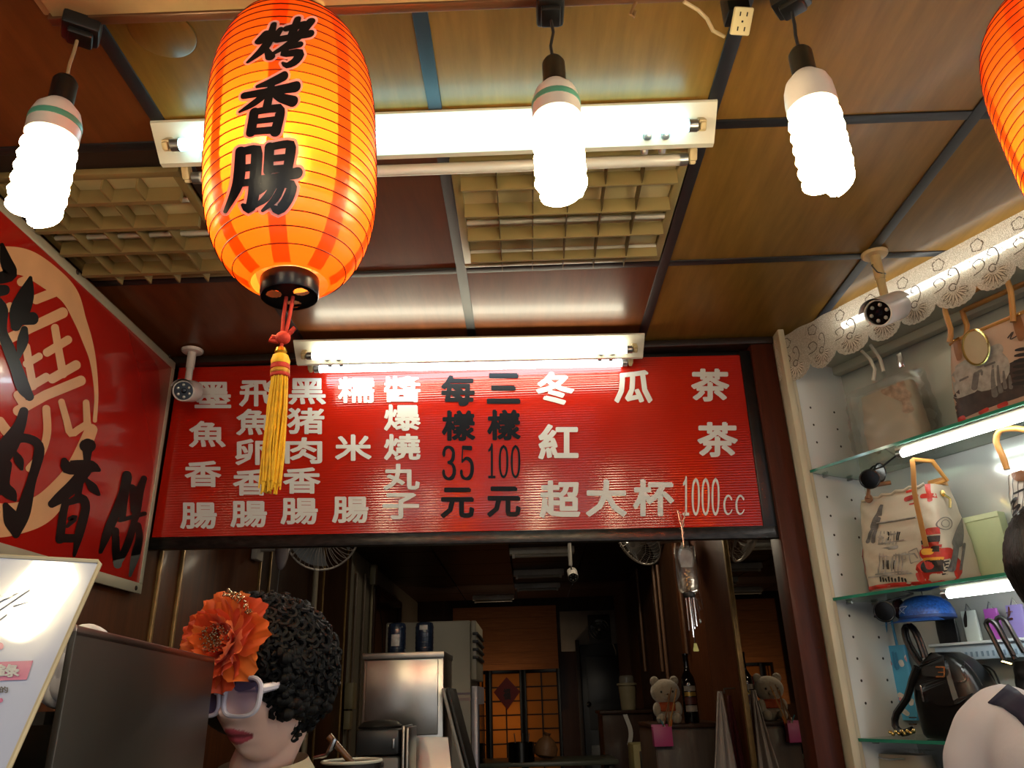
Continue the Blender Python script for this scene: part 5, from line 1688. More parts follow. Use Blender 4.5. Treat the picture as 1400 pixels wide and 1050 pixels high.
for (xa, xb, y_, lab) in ((628, 664, 752, 'narrow tan vent frame in the dark ceiling at the left'), (722, 757, 750, 'narrow tan vent frame in the dark ceiling beside the camera')):
    a, b = oz(xa, y_, 2.62), oz(xb, y_, 2.62)
    t = thing('ceiling_vent', lab, 'vent', ((a[0] + b[0]) / 2, a[1], 2.62))
    MB().lohi((a[0], a[1] - .05, 2.615), (b[0], a[1] + .05, 2.64), bevel=.004).build('frame', mat('tan_vent', '#5f4e33', rough=.5), t)
    for k in range(3):
        MB().lohi((a[0] + .01, a[1] - .035 + .03 * k, 2.607), (b[0] - .01, a[1] - .025 + .03 * k, 2.615)).build('slat', MATS['tan_vent'], t)
cp_ = oy(783, 787, 5.0)
cctv('small dark camera on the ceiling deep inside the shop', (cp_[0] - .01, 5.0, 2.635), tuple(cp_), (0, -.9, -.4), mat('grey_camera_plastic', '#6b6763', rough=.4))

# folding screen and an unseen lamp added behind it
Ys = 8.55
scr = thing('folding_screen', 'dark framed folding screen with glowing paper panes at the back', 'screen', (oy(710, 1000, Ys)[0], Ys, 0))
M_SFR = mat('dark_screen_frame', '#160b08', rough=.4, var=.2)
M_SPANE = mat('screen_paper', '#c9985a', rough=.7, var=.06, scale=4)
nt = M_SPANE.node_tree
tl = nt.nodes.new('ShaderNodeBsdfTranslucent'); tl.inputs[0].default_value = (*lin('#c79858'), 1)
mx = nt.nodes.new('ShaderNodeMixShader'); mx.inputs[0].default_value = .6
ou = [n for n in nt.nodes if n.type == 'OUTPUT_MATERIAL'][0]
nt.links.new(nt.nodes['Principled BSDF'].outputs[0], mx.inputs[1]); nt.links.new(tl.outputs[0], mx.inputs[2]); nt.links.new(mx.outputs[0], ou.inputs[0])
ztop = oy(700, 916, Ys)[2]
xs = [float(oy(px, 980, Ys)[0]) for px in (652, 669, 716, 768)]
ysd = [Ys + .05, Ys - .04, Ys + .03, Ys - .03]
for i in range(3):
    P0, P1 = Vector((xs[i], ysd[i], 0)), Vector((xs[i + 1], ysd[i + 1], 0))
    L = (P1 - P0).length
    Mx = frame(P0, (P1 - P0), Vector((0, 0, 1)).cross(P1 - P0), (0, 0, 1))
    fw = .035
    for lo, hi in (((0, .02), (fw, ztop)), ((L - fw, .02), (L, ztop)), ((fw, ztop - .035), (L - fw, ztop)), ((fw, .05), (L - fw, .09))):
        MB().lohi((lo[0], -.015, lo[1]), (hi[0], .015, hi[1]), Mx, .003).build('frame_bar', M_SFR, scr)
    nr = 12
    rows = np.linspace(.09, ztop - .035, nr + 1)
    for z in rows[1:-1]:
        MB().lohi((fw, -.008, z - .006), (L - fw, .008, z + .006), Mx).build('lattice_bar', M_SFR, scr)
    if i != 1:
        MB().lohi((L / 2 - .006, -.009, .09), (L / 2 + .006, .009, ztop - .035), Mx).build('lattice_bar', M_SFR, scr)
    else:
        MB().lohi((L / 2 - .006, -.009, .09), (L / 2 + .006, .009, rows[-3]), Mx).build('lattice_bar', M_SFR, scr)
    MB().lohi((fw, .001, .09), (L - fw, .004, ztop - .035), Mx).build('paper_pane', M_SPANE, scr)
p = oy(693, 946, Ys - .05)
dm = thing('diamond_poster', 'red diamond shaped paper on the middle pane of the folding screen', 'paper', (p[0], Ys - .03, p[2] - .2))
hw = float(oy(711, 946, Ys)[0] - oy(675, 946, Ys)[0]) / 2
MB().prism([(-hw, 0), (0, -hw * 1.25), (hw, 0), (0, hw * 1.05)], .002, frame((p[0], Ys - .045, p[2]), (1, 0, 0), (0, 0, 1), (0, -1, 0))).build('sheet', mat('red_paper', '#8f130c', rough=.5, var=.06), dm)
fb_ = MB()
put_glyph(fb_, '福', lambda x, y: (p[0] + x, Ys - .0475, p[2] - y), 0, .02, hw * .55, hw * .8, .004)
fb_.build('character', mat('dark_red_ink', '#3a0d08', rough=.5), dm, smooth=False)
flp = thing('unseen_lamp', 'unseen warm lamp added behind the folding screen', 'lamp', (xs[1] + .1, 8.95, 0))  # added for the warm glow on the back wall and panes
MB().lathe([(.12, 0), (.12, .02), (.015, .03), (.012, 1.15), (0, 1.15)], 20, Matrix.Translation((xs[1] + .1, 8.95, 0))).build('stand', M_BLKP, flp)
MB().ball((xs[1] + .1, 8.95, 1.2), .06, 16, 10).build('globe', M_BACKLAMP, flp)

# exhaust fan panel above the back door
a, b = oy(765, 836, YB - .03), oy(858, 888, YB - .03)
ep = thing('exhaust_fan', 'dark exhaust fan set in a grey board above the back door', 'fan', ((a[0] + b[0]) / 2, YB - .03, b[2]))
MB().lohi((a[0], YB - .03, b[2]), (b[0], YB - .002, min(a[2], 2.49)), bevel=.003).build('board', mat('grey_fan_board', '#8a8378', rough=.6, var=.1), ep)
c0, c1 = oy(803, 841, YB - .05), oy(836, 880, YB - .05)
MB().lohi((c0[0], YB - .06, c1[2]), (c1[0], YB - .03, c0[2]), bevel=.004).build('housing', mat('dark_fan_frame', '#1a1714', rough=.5), ep)
fc_ = Vector(((c0[0] + c1[0]) / 2, YB - .065, (c0[2] + c1[2]) / 2)); fr_ = (c1[0] - c0[0]) * .44
for k in range(3):
    MB().tube([fc_ + Vector((fr_ * (1 - .3 * k) * math.cos(t), 0, fr_ * (1 - .3 * k) * math.sin(t))) for t in np.linspace(0, 2 * PI, 25)[:-1]], .005, 5, closed=True).build('ring', M_BLKP, ep)
for k in range(4):
    MB().sheet(lambda u, v, k=k: fc_ + Vector((fr_ * (.1 + .85 * v) * math.cos(k * PI / 2 + (u - .5) * .9), .01 * (u - .5), fr_ * (.1 + .85 * v) * math.sin(k * PI / 2 + (u - .5) * .9))), 6, 4).build('blade', M_DKPLA, ep)
MB().ball(fc_, (.018, .012, .018), 12, 8).build('hub', M_CAPM, ep)
pc0 = [oy(x, y, YB - .05) for x, y in ((838, 880), (842, 890), (843, 905), (844, 925))]
MB().tube(pc0, .008, 6).build('cable', mat('grey_cable', '#6a665f', rough=.5), ep)

# right side shelf unit with plush, bottle and pen box
Yq = 4.3
a = oy(894, 991, Yq); b = oy(990, 991, Yq)
cab2 = thing('side_cabinet', 'dark wood grain cabinet against the right wall of the shop', 'cabinet', ((a[0] + XR) / 2, Yq + .3, 0))
zc_ = a[2]
MB().lohi((a[0], Yq + .012, 0), (XR - .005, Yq + .6, zc_ - .02), bevel=.003).build('body', wood('grey_brown_grain', '#3a2d25', '#53433a', stretch=(7, 7, .6), rough=.5, coat=.05), cab2)
MB().lohi((a[0] + .004, Yq, .05), (XR - .01, Yq + .012, zc_ - .03), bevel=.002).build('door', MATS['grey_brown_grain'], cab2)
MB().lohi((a[0] - .006, Yq - .01, zc_ - .02), (XR - .005, Yq + .6, zc_), bevel=.003).build('top', M_DARKER, cab2)

M_PLUSH = mat('beige_plush', '#a1927c', rough=.9, sheen=.5, var=.08, bump=.003, bscale=120)
c = oy(911, 963, Yq + .12)
pl = thing('plush_bear', 'beige plush bear in an orange bib sitting on the side cabinet', 'plush toy', (c[0], Yq + .12, zc_))
hd = Vector((c[0], Yq + .12, zc_ + .155))
MB().ball((hd.x, hd.y + .01, zc_ + .06), (.062, .055, .062), 20, 14).build('body', M_PLUSH, pl)
MB().ball(hd, (.078, .066, .064), 24, 16).build('head', M_PLUSH, pl)
for s in (-1, 1):
    MB().ball(hd + Vector((.052 * s, .0, .052)), (.024, .016, .026), 14, 10).build('ear', M_PLUSH, pl)
    MB().ball((hd.x + .055 * s, hd.y - .03, zc_ + .07), (.022, .028, .036), 12, 8).build('arm', M_PLUSH, pl)
    MB().ball((hd.x + .04 * s, hd.y - .05, zc_ + .026), (.026, .036, .026), 12, 8).build('leg', M_PLUSH, pl)
    MB().ball(hd + Vector((.03 * s, -.060, .0)), .006, 8, 6).build('eye', M_BLKP, pl)
MB().ball(hd + Vector((0, -.060, -.02)), (.022, .016, .016), 12, 8).build('muzzle', M_PLUSH, pl)
MB().ball(hd + Vector((0, -.076, -.013)), (.006, .004, .004), 8, 6).build('nose', M_BROWNP, pl)
MB().lathe([(.045, 0), (.066, -.012), (.068, -.04), (.064, -.045)], 24, Matrix.Translation((hd.x, hd.y + .008, zc_ + .105)), caps=False).build('bib', mat('orange_red_cloth', '#a4451c', rough=.8, var=.3, scale=30), pl)

p = oy(945, 975, Yq + .1)
bt = thing('wine_bottle', 'dark glass bottle with a pale and gold label beside the plush bear', 'bottle', (p[0], Yq + .1, zc_))
Mb = Matrix.Translation((p[0], Yq + .1, zc_))
MB().lathe([(.036, 0), (.039, .006), (.039, .19), (.034, .22), (.018, .25), (.0145, .27), (.0145, .325), (.0165, .328), (.0165, .342), (0, .343)], 28, Mb).build('glass', mat('black_bottle_glass', '#0b0606', rough=.08, var=0, coat=.5), bt)
for z0_, z1_, m in ((.055, .085, mat('pale_label', '#8f8478', rough=.5, var=.2, scale=60)), (.09, .125, mat('dark_red_label', '#4a1d16', rough=.5, var=.2, scale=60)), (.13, .15, mat('gold_label', '#a5853c', rough=.35, metal=.5)), (.155, .18, MATS['pale_label'])):
    MB().sheet(lambda u, v: (.0397 * math.cos(-PI / 2 + (u - .5) * 1.7), .0397 * math.sin(-PI / 2 + (u - .5) * 1.7), z0_ + (z1_ - z0_) * v), 10, 1, Mb).build('label', m, bt)

p0, p1 = oy(892, 994, Yq - .05), oy(920, 1020, Yq - .05)
pbx = thing('pen_box', 'pink box of pens and sticks hung on the side cabinet front', 'box', ((p0[0] + p1[0]) / 2, Yq - .04, p1[2]))
M_PINK = mat('hot_pink_card', '#b8487f', rough=.4, var=.05)
x0_, x1_, z0_, z1_ = p0[0], p1[0], p1[2], p0[2]
for lo, hi in (((x0_, Yq - .07, z0_), (x1_, Yq - .066, z1_)), ((x0_, Yq - .014, z0_), (x1_, Yq - .010, z1_ + .01)), ((x0_, Yq - .066, z0_), (x0_ + .004, Yq - .014, z1_)), ((x1_ - .004, Yq - .066, z0_), (x1_, Yq - .014, z1_)), ((x0_, Yq - .066, z0_), (x1_, Yq - .014, z0_ + .004))):
    MB().lohi(lo, hi, bevel=.001).build('panel', M_PINK, pbx)
for (px, py, qx, qy, m, lab) in ((914, 948, 922, 990, M_TAN2, 'dark brown stick'), (925, 942, 916, 990, M_TAN, 'tan chopstick'), (918, 940, 908, 990, M_TAN2, 'brown chopstick'), (902, 983, 912, 998, mat('teal_pen', '#2f7a86', rough=.3), 'teal pen'), (919, 984, 918, 998, mat('orange_pen', '#c8661c', rough=.3), 'orange pen'), (907, 986, 910, 998, M_CHALK, 'white pen')):
    a_ = oy(px, py, Yq - .04); b_ = oy(qx, qy, Yq - .04)
    b_ = b_ + (b_ - a_) / np.linalg.norm(b_ - a_) * .03
    b_[0] = min(max(b_[0], x0_ + .01), x1_ - .01)
    tag(MB().tube([a_, b_], [.003, .004], 8).build('pen' if 'pen' in lab else 'chopstick', m), lab + ' standing in the pink box', 'pen' if 'pen' in lab else 'chopstick')

# towel on its hook
pt = oy(990, 945, 4.0)
tw = thing('towel', 'white towel with a dark red one behind it hanging from a wall hook', 'towel', (pt[0], 4.0, pt[2] - .8))


def drape(x, y, z, w, L, ph, lean=0.0):
    def fn(u, v):
        ww = w * (.06 + .94 * (1 - (1 - v) ** 1.2))
        a = (u - .5)
        return (x + a * ww + lean * v - .05 * v * 0, y + .03 * math.sin(a * 14 + ph) * v ** .5 + .01 * math.sin(a * 31), z - L * v)
    return fn


tm = MB().sheet(drape(pt[0] - .02, 4.0, pt[2], .20, .75, .3, -.03), 26, 20)
o = tm.build('white_cloth', mat('white_towel', '#b5a79f', rough=.9, sheen=.3, bump=.001, bscale=200), tw, angle=180)
sm = o.modifiers.new('thickness', 'SOLIDIFY'); sm.thickness = .006
tm = MB().sheet(drape(pt[0] + .035, 4.06, pt[2] - .02, .14, .75, 1.5, .01), 22, 20)
o = tm.build('dark_red_cloth', mat('dark_red_towel', '#4a1016', rough=.9), tw, angle=180)
sm = o.modifiers.new('thickness', 'SOLIDIFY'); sm.thickness = .005
MB().tube([(pt[0], 4.0, pt[2] - .01), (pt[0] + .005, 4.02, pt[2] + .01), (XR - .002, 4.05, pt[2] + .012)], .004, 6).build('hook', M_CAPM, tw)

# mirror on the right wall
mr = thing('wall_mirror', 'tall mirror on the right wall just behind the red brown post', 'mirror', (XR - .01, 3.4, .9))
MB().lohi((XR - .008, 2.72, .9), (XR - .003, 3.84, 2.4)).build('glass', mat('mirror_silver', (.62, .60, .56), rough=.02, metal=1, var=0), mr)
MB().lohi((XR - .02, 3.84, .88), (XR - .002, 3.868, 2.42), bevel=.003).build('frame_strip', M_TRIM, mr)
MB().lohi((XR - .02, 2.70, .88), (XR - .002, 2.72, 2.42), bevel=.003).build('frame_strip', M_DARKWOOD, mr)

# cream bin, shelf clutter at the back right
p0, p1 = oy(842, 925, 6.95), oy(874, 970, 6.95)
bn = thing('plastic_bin', 'cream plastic bin with a rim lid on a dark shelf at the back right', 'bin', ((p0[0] + p1[0]) / 2, 6.95, p1[2]))
Mb = Matrix.Translation(((p0[0] + p1[0]) / 2, 6.95, p1[2]))
hB = p0[2] - p1[2]; rB = (p1[0] - p0[0]) * .42
MB().lathe([(rB * .8, 0), (rB * .85, .01), (rB, hB * .72), (rB * 1.16, hB * .73), (rB * 1.16, hB * .78), (rB * .9, hB * .8)], 26, Mb).build('body', mat('cream_bin', '#8f8468', rough=.4), bn)
MB().lathe([(rB * .86, hB * .8), (rB * .85, hB * .98), (rB * .7, hB * 1.02), (0, hB * 1.03)], 26, Mb).build('lid', mat('clear_grey_lid', '#6f6a60', rough=.2), bn)
dsf = thing('dark_shelf', 'dark shelf unit standing at the back right under the cream bin', 'shelf', (p1[0] - .1, 7.0, 0))
MB().lohi((p0[0] - .15, 6.80, 0), (XR - .01, 7.25, p1[2] - .025), bevel=.004).build('body', M_DARKER, dsf)
MB().lohi((p0[0] - .17, 6.78, p1[2] - .025), (XR - .01, 7.25, p1[2]), bevel=.003).build('top', M_DARKER, dsf)
p0, p1 = oy(865, 1018, 5.6), oy(892, 1052, 5.6)
t = thing('cream_box', 'cream appliance with a dark slot standing behind the pink box', 'appliance', ((p0[0] + p1[0]) / 2, 5.75, 0))
MB().lohi((p0[0], 5.6, .0), (p1[0] + .1, 5.9, p0[2]), bevel=.008).build('body', mat('cream_appliance', '#8a8055', rough=.45), t)
MB().lohi((p0[0] + .04, 5.59, p0[2] - .17), (p1[0] - .03, 5.6, p0[2] - .04), bevel=.003).build('slot', M_BLKP, t)
p0 = oy(858, 986, 6.76)
t = thing('paper_ribbon', 'small white paper ribbon hanging at the dark shelf front', 'ribbon', p0)
MB().sheet(lambda u, v: (p0[0] + (u - .5) * .035 + .02 * math.sin(v * 4), 6.765, p0[2] - .17 + .22 * v), 3, 8).build('strip', M_CHALK, t)
MB().tube([(p0[0], 6.762, p0[2] + .05), (p0[0], 6.779, p0[2] + .05)], .003, 6).build('hook', M_CAPM, t)

# pale table with a steel mug, farther in
p0, p1 = oy(742, 1042, 6.2), oy(846, 1038, 6.2)
tbl = thing('table', 'pale topped table low in the middle of the shop', 'table', ((p0[0] + p1[0]) / 2, 6.4, 0))
MB().lohi((p0[0] - .45, 6.2, p0[2] - .03), (p1[0], 6.75, p0[2]), bevel=.004).build('top', mat('grey_green_top', '#4d5046', rough=.3), tbl)
for x in (p0[0] - .4, p1[0] - .05):
    for y in (6.25, 6.7):
        MB().lohi((x - .02, y - .02, 0), (x + .02, y + .02, p0[2] - .03), bevel=.003).build('leg', M_BLKP, tbl)
q = oy(713, 1042, 6.3)
t = thing('steel_mug', 'steel canister with utensils on the pale table', 'canister', (q[0], 6.3, p0[2]))
rM = float(oy(731, 1040, 6.3)[0] - q[0])
MB().lathe([(rM, 0), (rM, .13), (rM * .93, .13), (rM * .93, .01), (0, .01)], 24, Matrix.Translation((q[0], 6.3, p0[2])), caps=False).build('body', mat('dark_steel', '#3b3833', rough=.25, metal=1), t)
for dx_ in (-.03, .01, .04):
    MB().tube([(q[0] + dx_, 6.3, p0[2] + .02), (q[0] + dx_ * 1.6, 6.3, p0[2] + .19)], .004, 6).build('utensil', M_CAPM, t)
q = oy(742, 1040, 6.28)
t = thing('bag_bundle', 'translucent tan bag bundle slumped beside the steel canister', 'bag', (q[0], 6.35, p0[2]))
bb = Bag
MB().lathe([(.05, 0), (.085, .02), (.09, .07), (.06, .12), (.02, .15), (.03, .17), (0, .172)], 20, Matrix.Translation((q[0] + .02, 6.4, p0[2] + .015)) @ Matrix.Rotation(.15, 4, 'Y')).build('body', mat('tan_film', '#6a4a30', rough=.5, bump=.01, bscale=14), t)
MB().tube([(q[0] + .02, 6.4, p0[2] + .15), (q[0] + .035, 6.4, p0[2] + .19)], .012, 8).build('knot', MATS['tan_film'], t)
q = oy(752, 985, YB - .1)
t = thing('door_charm', 'small gold and white charm low on the dark back wall', 'charm', (q[0], YB - .03, q[2]))
MB().box((q[0], YB - .02, q[2]), (.08, .03, .05), None, .008).build('tag', mat('worn_gold', '#a08a4a', rough=.4), t)
MB().box((q[0] - .01, YB - .02, q[2] + .06), (.05, .03, .025), None, .006).build('top_tag', mat('olive_gold', '#7c7430', rough=.4), t)

# wind chime wrapped in clear film
Yw = 2.545
wc = thing('wind_chime', 'wind chime wrapped in clear film hanging from the menu board edge', 'wind chime', oy(930, 700, Yw))
M_TINS = mat('pinkish_tinsel', '#b98a74', rough=.25, metal=.6)
pA, pB = oy(931, 704, Yw), oy(935, 748, Yw)
tn = MB()
rnd = random.Random(5)
for i in range(14):
    q = Vector(pA).lerp(Vector(pB), i / 14)
    a = i * 2.2
    tn.tube([q, q + Vector((.012 * math.cos(a), -.004, .008 + .012 * abs(math.sin(a)))) * (1.4 - i / 12)], .0012, 4)
o = tn.build('tinsel', M_TINS, wc); o['kind'] = 'stuff'
MB().tube([oy(926, 698, Yw), oy(932, 722, Yw), oy(935, 748, Yw)], .0022, 6).build('string', M_TINS, wc)
MB().tube([oy(937, 698, Yw), oy(933, 722, Yw)], .0022, 6).build('string', M_TINS, wc)
c0, c1 = Vector(oy(935, 748, Yw)), Vector(oy(942, 812, Yw))
axw = (c0 - c1).normalized(); Lw = (c0 - c1).length
Mw = aim(c1, axw)
MB().lathe([(.020, 0), (.033, .012), (.035, Lw * .5), (.033, Lw), (.031, Lw), (.033, Lw * .5), (.030, .014)], 20, Mw, caps=False).build('film_wrap', mat('clear_film', '#ffffff', rough=.12, trans=1.0, var=0, alpha=.35, bump=.003, bscale=40), wc, angle=180)
MB().prism([(-.016, 0), (-.022, .02), (-.022, .045), (-.012, .055), (.012, .055), (.022, .045), (.022, .02), (.016, 0)], .004, Mw @ Matrix.Translation((0, -.01, Lw * .55)) @ Matrix.Rotation(PI / 2, 4, 'X')).build('bell_card', mat('pale_pink_card', '#a59a94', rough=.4, var=.2, scale=60), wc)
gl_ = MB()
for i in range(12):
    gl_.ball((.006 * math.sin(i * 2), .004 * math.cos(i * 3), Lw * (.5 - .035 * i)), .004, 6, 5, Mw)
o = gl_.build('bead_string', M_GOLD, wc); o['kind'] = 'stuff'
MB().lathe([(.0, .006), (.018, .005), (.020, -.004), (.018, -.010), (0, -.011)], 20, Mw).build('chime_disc', M_BLKP, wc)
for k, (dx_, L_) in enumerate(((-.010, .10), (-.002, .12), (.006, .095), (.012, .088))):
    MB().tube([(dx_, .004 * (-1) ** k, -.012), (dx_, .004 * (-1) ** k, -.012 - L_)], .0028, 8, True, Mw).build('chime_tube', M_SILV, wc)
MB().tube([Mw @ Vector((.004, 0, -.01)), Vector(oy(950, 878, Yw))], .0008, 4).build('string', M_BLKP, wc)
q = Vector(oy(951, 885, Yw))
MB().prism([(-.008, -.012), (.008, -.012), (.009, -.008), (.006, .002), (.004, .012), (-.004, .012), (-.006, .002), (-.009, -.008)], .003, frame(q, (1, 0, 0), (0, 0, 1), (0, -1, 0))).build('wind_catcher', mat('pale_yellow_green', '#a8a358', rough=.4), wc)
MB().ball(Mw @ Vector((.026, 0, -.085)), (.004, .004, .007), 8, 6).build('clapper', M_CAPM, wc)
MB().tube([Mw @ Vector((.016, 0, -.01)), Mw @ Vector((.025, 0, -.04)), Mw @ Vector((.026, 0, -.08))], .0008, 4).build('string', M_BLKP, wc)
MB().sheet(lambda u, v: Mw @ Vector((.012 + .02 * u + .008 * v, .006 * math.sin(u * 5), .004 - .062 * v + .01 * u)), 5, 6).build('film_tail', MATS['clear_film'], wc)

# ================================================================== PEOPLE
def remesh(mb, vox, name, m, parent, smooth=3):
    me = bpy.data.meshes.new('tmp')
    me.from_pydata([tuple(p) for p in mb.v], [], mb.f)
    bm = bmesh.new(); bm.from_mesh(me); bmesh.ops.recalc_face_normals(bm, faces=bm.faces[:]); bm.to_mesh(me); bm.free()
    o = bpy.data.objects.new('tmp', me); COL.objects.link(o)
    r = o.modifiers.new('r', 'REMESH'); r.mode = 'VOXEL'; r.voxel_size = vox
    if smooth:
        s = o.modifiers.new('s', 'SMOOTH'); s.factor = .5; s.iterations = smooth
    bpy.context.view_layer.update()
    out = bpy.data.meshes.new_from_object(o.evaluated_get(bpy.context.evaluated_depsgraph_get()))
    bpy.data.objects.remove(o); bpy.data.meshes.remove(me)
    b = Vector(parent['_base'])
    out.transform(Matrix.Translation(-b))
    out.name = name
    out.materials.clear(); out.materials.append(m)
    out.polygons.foreach_set('use_smooth', [True] * len(out.polygons))
    ob = bpy.data.objects.new(name, out); COL.objects.link(ob)
    ob.parent = parent
    ob['_base'] = tuple(b)
    return ob


def limb(mb, pts, rad, M, n=16):
    P = smoothpts([(*p, r) for p, r in zip(pts, rad)], .03) if len(pts) > 2 else None
    if P is None:
        mb.tube(pts, rad, n, True, M)
    else:
        mb.tube([p[:3] for p in P], [float(p[3]) for p in P], n, True, M)
    mb.ball(pts[0], rad[0], 12, 8, M); mb.ball(pts[-1], rad[-1], 12, 8, M)


def slab(mb, rows, M, n=28, e=2.4):
    """stack of superellipse rings (x, y, z, rx, ry)"""
    v = []; f = []
    for (x, y, z, rx, ry) in rows:
        for i in range(n):
            t = 2 * PI * i / n
            c, s = math.cos(t), math.sin(t)
            v.append((x + rx * math.copysign(abs(c) ** (2 / e), c), y + ry * math.copysign(abs(s) ** (2 / e), s), z))
    for j in range(len(rows) - 1):
        for i in range(n):
            f.append((j * n + i, j * n + (i + 1) % n, (j + 1) * n + (i + 1) % n, (j + 1) * n + i))
    f.append(tuple(range(n - 1, -1, -1))); f.append(tuple((len(rows) - 1) * n + i for i in range(n)))
    mb.add(v, f, M)


def hand(mb, w, M, side):
    """relaxed hand hanging below wrist w: palm, four fingers, thumb"""
    x, y, z = w
    mb.box((x, y, z - .045), (.026, .07, .09), M, .010)
    for k, (dy, L) in enumerate(((-.028, .068), (-.010, .078), (.009, .073), (.027, .058))):
        p = [(x, y + dy, z - .085), (x - .006 * side, y + dy, z - .085 - L * .45), (x - .018 * side, y + dy, z - .085 - L * .8), (x - .03 * side, y + dy, z - .085 - L)]
        limb(mb, p, [.0085, .008, .0075, .007], M, 10)
    limb(mb, [(x, y - .03, z - .02), (x - .012 * side, y - .052, z - .05), (x - .018 * side, y - .056, z - .085)], [.012, .0095, .008], M, 10)


def body_parts(mb, H, M, sh=.19, arm_out=.02, gain=0.0, arms=True, legs=True, female=False):
    """standing figure of height H, facing -y, feet at z = 0 (without the head)"""
    k = H / 1.7
    slab(mb, [(0, 0, .80 * k, .15 + gain, .10 + gain), (0, 0, .92 * k, .165 + gain, .115 + gain), (0, -.005, 1.06 * k, .135 + gain, .10 + gain), (0, -.005, 1.2 * k, .15 + gain, .11 + gain),
              (0, 0, 1.32 * k, sh - .03 + gain, .105 + gain), (0, .005, 1.385 * k, sh - .055 + gain, .085 + gain), (0, .01, 1.42 * k, .08 + gain, .065 + gain)], M)
    if arms:
        for s in (-1, 1):
            limb(mb, [(s * (sh - .045), .005, 1.365 * k), (s * (sh + arm_out), .01, 1.30 * k), (s * (sh + .025 + arm_out), .02, 1.08 * k)], [.055 + gain, .054 + gain, .042 + gain], M)
            if gain == 0:
                limb(mb, [(s * (sh + .025 + arm_out), .02, 1.08 * k), (s * (sh + .04 + arm_out), -.02, .84 * k)], [.042, .027], M)
                hand(mb, (s * (sh + .042 + arm_out), -.024, .83 * k), M, s)
    if legs:
        for s in (-1, 1):
            limb(mb, [(s * .085, 0, .84 * k), (s * .09, -.01, .47 * k), (s * .095, .015, .09 * k)], [.085 + gain, .058 + gain, .042 + gain], M)
            limb(mb, [(s * .095, .02, .045), (s * .10, -.14, .032)], [.042 + gain * .3, .034 + gain * .3], M)


def head_fn(d, female=True):
    """unit direction (x right, y back, z up) -> point on a head about .225 tall; face looks to -y"""
    x, y, z = d
    g = lambda u, s: math.exp(-(u / s) ** 2)
    rx, ry, rz = .073, .092, .112
    px, py, pz = rx * x, ry * y, rz * z
    if z < 0:
        k = 1 - .30 * (-z) ** 1.6
        px *= k
        py *= (1 - .16 * (-z) ** 2) if y < 0 else (1 - .38 * (-z) ** 1.2)
    if y < 0:
        fy = 1.0
        py += .010 * g(pz - .01, .05) * g(px, .06) * .3
        # eye sockets
        for s in (-1, 1):
            py += .0085 * g(px - .031 * s, .017) * g(pz - .004, .011)
            py -= .006 * g(px - .034 * s, .020) * g(pz + .030, .018)          # cheeks
            py -= .005 * g(px - .030 * s, .022) * g(pz - .026, .010)          # brows
            py -= .0055 * g(px - .031 * s, .012) * g(pz - .003, .006)         # closed lids
            py -= .008 * g(px - .0125 * s, .0068) * g(pz + .036, .0068)       # nostril wings
        py -= .012 * g(px, .0085) * g(pz - .004, .018)
        py -= .022 * g(px, .0105) * g(pz + .027, .0135)                        # nose tip
        py -= .0085 * g(px, .021) * g(pz + .0575, .0062)                        # upper lip
        py -= .0085 * g(px, .018) * g(pz + .0705, .0065)                         # lower lip
        py += .006 * g(px, .024) * g(pz + .0640, .0024)
        py -= .009 * g(px, .018) * g(pz + .094, .013)                          # chin
    return px, py, pz


def head_mesh(mb, M, nu=120, nv=100):
    v = []; f = []
    for j in range(nv + 1):
        t = PI * j / nv
        for i in range(nu):
            # denser to the front
            a = 2 * PI * i / nu
            a = a + .35 * math.sin(2 * a) * 0
            d = (math.sin(t) * math.sin(a), -math.sin(t) * math.cos(a), math.cos(t))
            v.append(head_fn(d))
    for j in range(nv):
        for i in range(nu):
            f.append((j * nu + i, j * nu + (i + 1) % nu, (j + 1) * nu + (i + 1) % nu, (j + 1) * nu + i))
    mb.add(v, f, M)


def ear(mb, M, s):
    Me = M @ Matrix.Translation((.072 * s, .012, -.006)) @ Matrix.Rotation(.35 * s, 4, 'Z') @ Matrix.Rotation(-.15, 4, 'X')
    mb.ball((0, 0, 0), (.008, .017, .030), 14, 10, Me)
    mb.tube([Me @ Vector((.007 * s, .017 * math.cos(t), .030 * math.sin(t))) for t in np.linspace(-2.2, 2.3, 14)], .0042, 6)
    mb.ball((.002 * s, -.006, -.028), (.006, .009, .010), 10, 8, Me)


def skin_mat(name, base, lips=None):
    m = mat(name, base, rough=.45, var=.04, scale=20, sub=.15)
    if lips:
        nt = m.node_tree
        at = nt.nodes.new('ShaderNodeAttribute'); at.attribute_name = 'Col'
        nt.links.new(at.outputs['Color'], nt.nodes['Principled BSDF'].inputs['Base Color'])
    return m


# ---------------------------------------------------------------- the woman in the curly wig
WX, WY = -.448, 1.37
WH = thing('person', 'woman in a black curly wig, orange flower and white glasses looking down', 'person', (WX, WY + .02, 0))
MW = Matrix.Translation((WX, WY + .03, 0)) @ Matrix.Rotation(-.45, 4, 'Z')
MH = Matrix.Translation((WX + .019, WY - .02, 1.478)) @ Matrix.Rotation(-.41, 4, 'Z') @ Matrix.Rotation(.10, 4, 'X') @ Matrix.Rotation(.03, 4, 'Y')
mb = MB()
body_parts(mb, 1.575, MW, sh=.18)
head_mesh(mb, MH)
for s in (-1, 1): ear(mb, MH, s)
mb.tube([MW @ Vector((0, .012, 1.28)), MW @ Vector((0, .0, 1.36)), MH @ Vector((0, .028, -.06)), MH @ Vector((0, .022, .0))], [.060, .050, .049, .05], 20)
bodyw = remesh(mb, .0036, 'body', skin_mat('warm_skin_woman', '#ddb3a2', True), WH, 1)
me = bodyw.data
ca = me.color_attributes.new('Col', 'FLOAT_COLOR', 'POINT')
MHi = MH.inverted(); bw = Vector(WH['_base'])
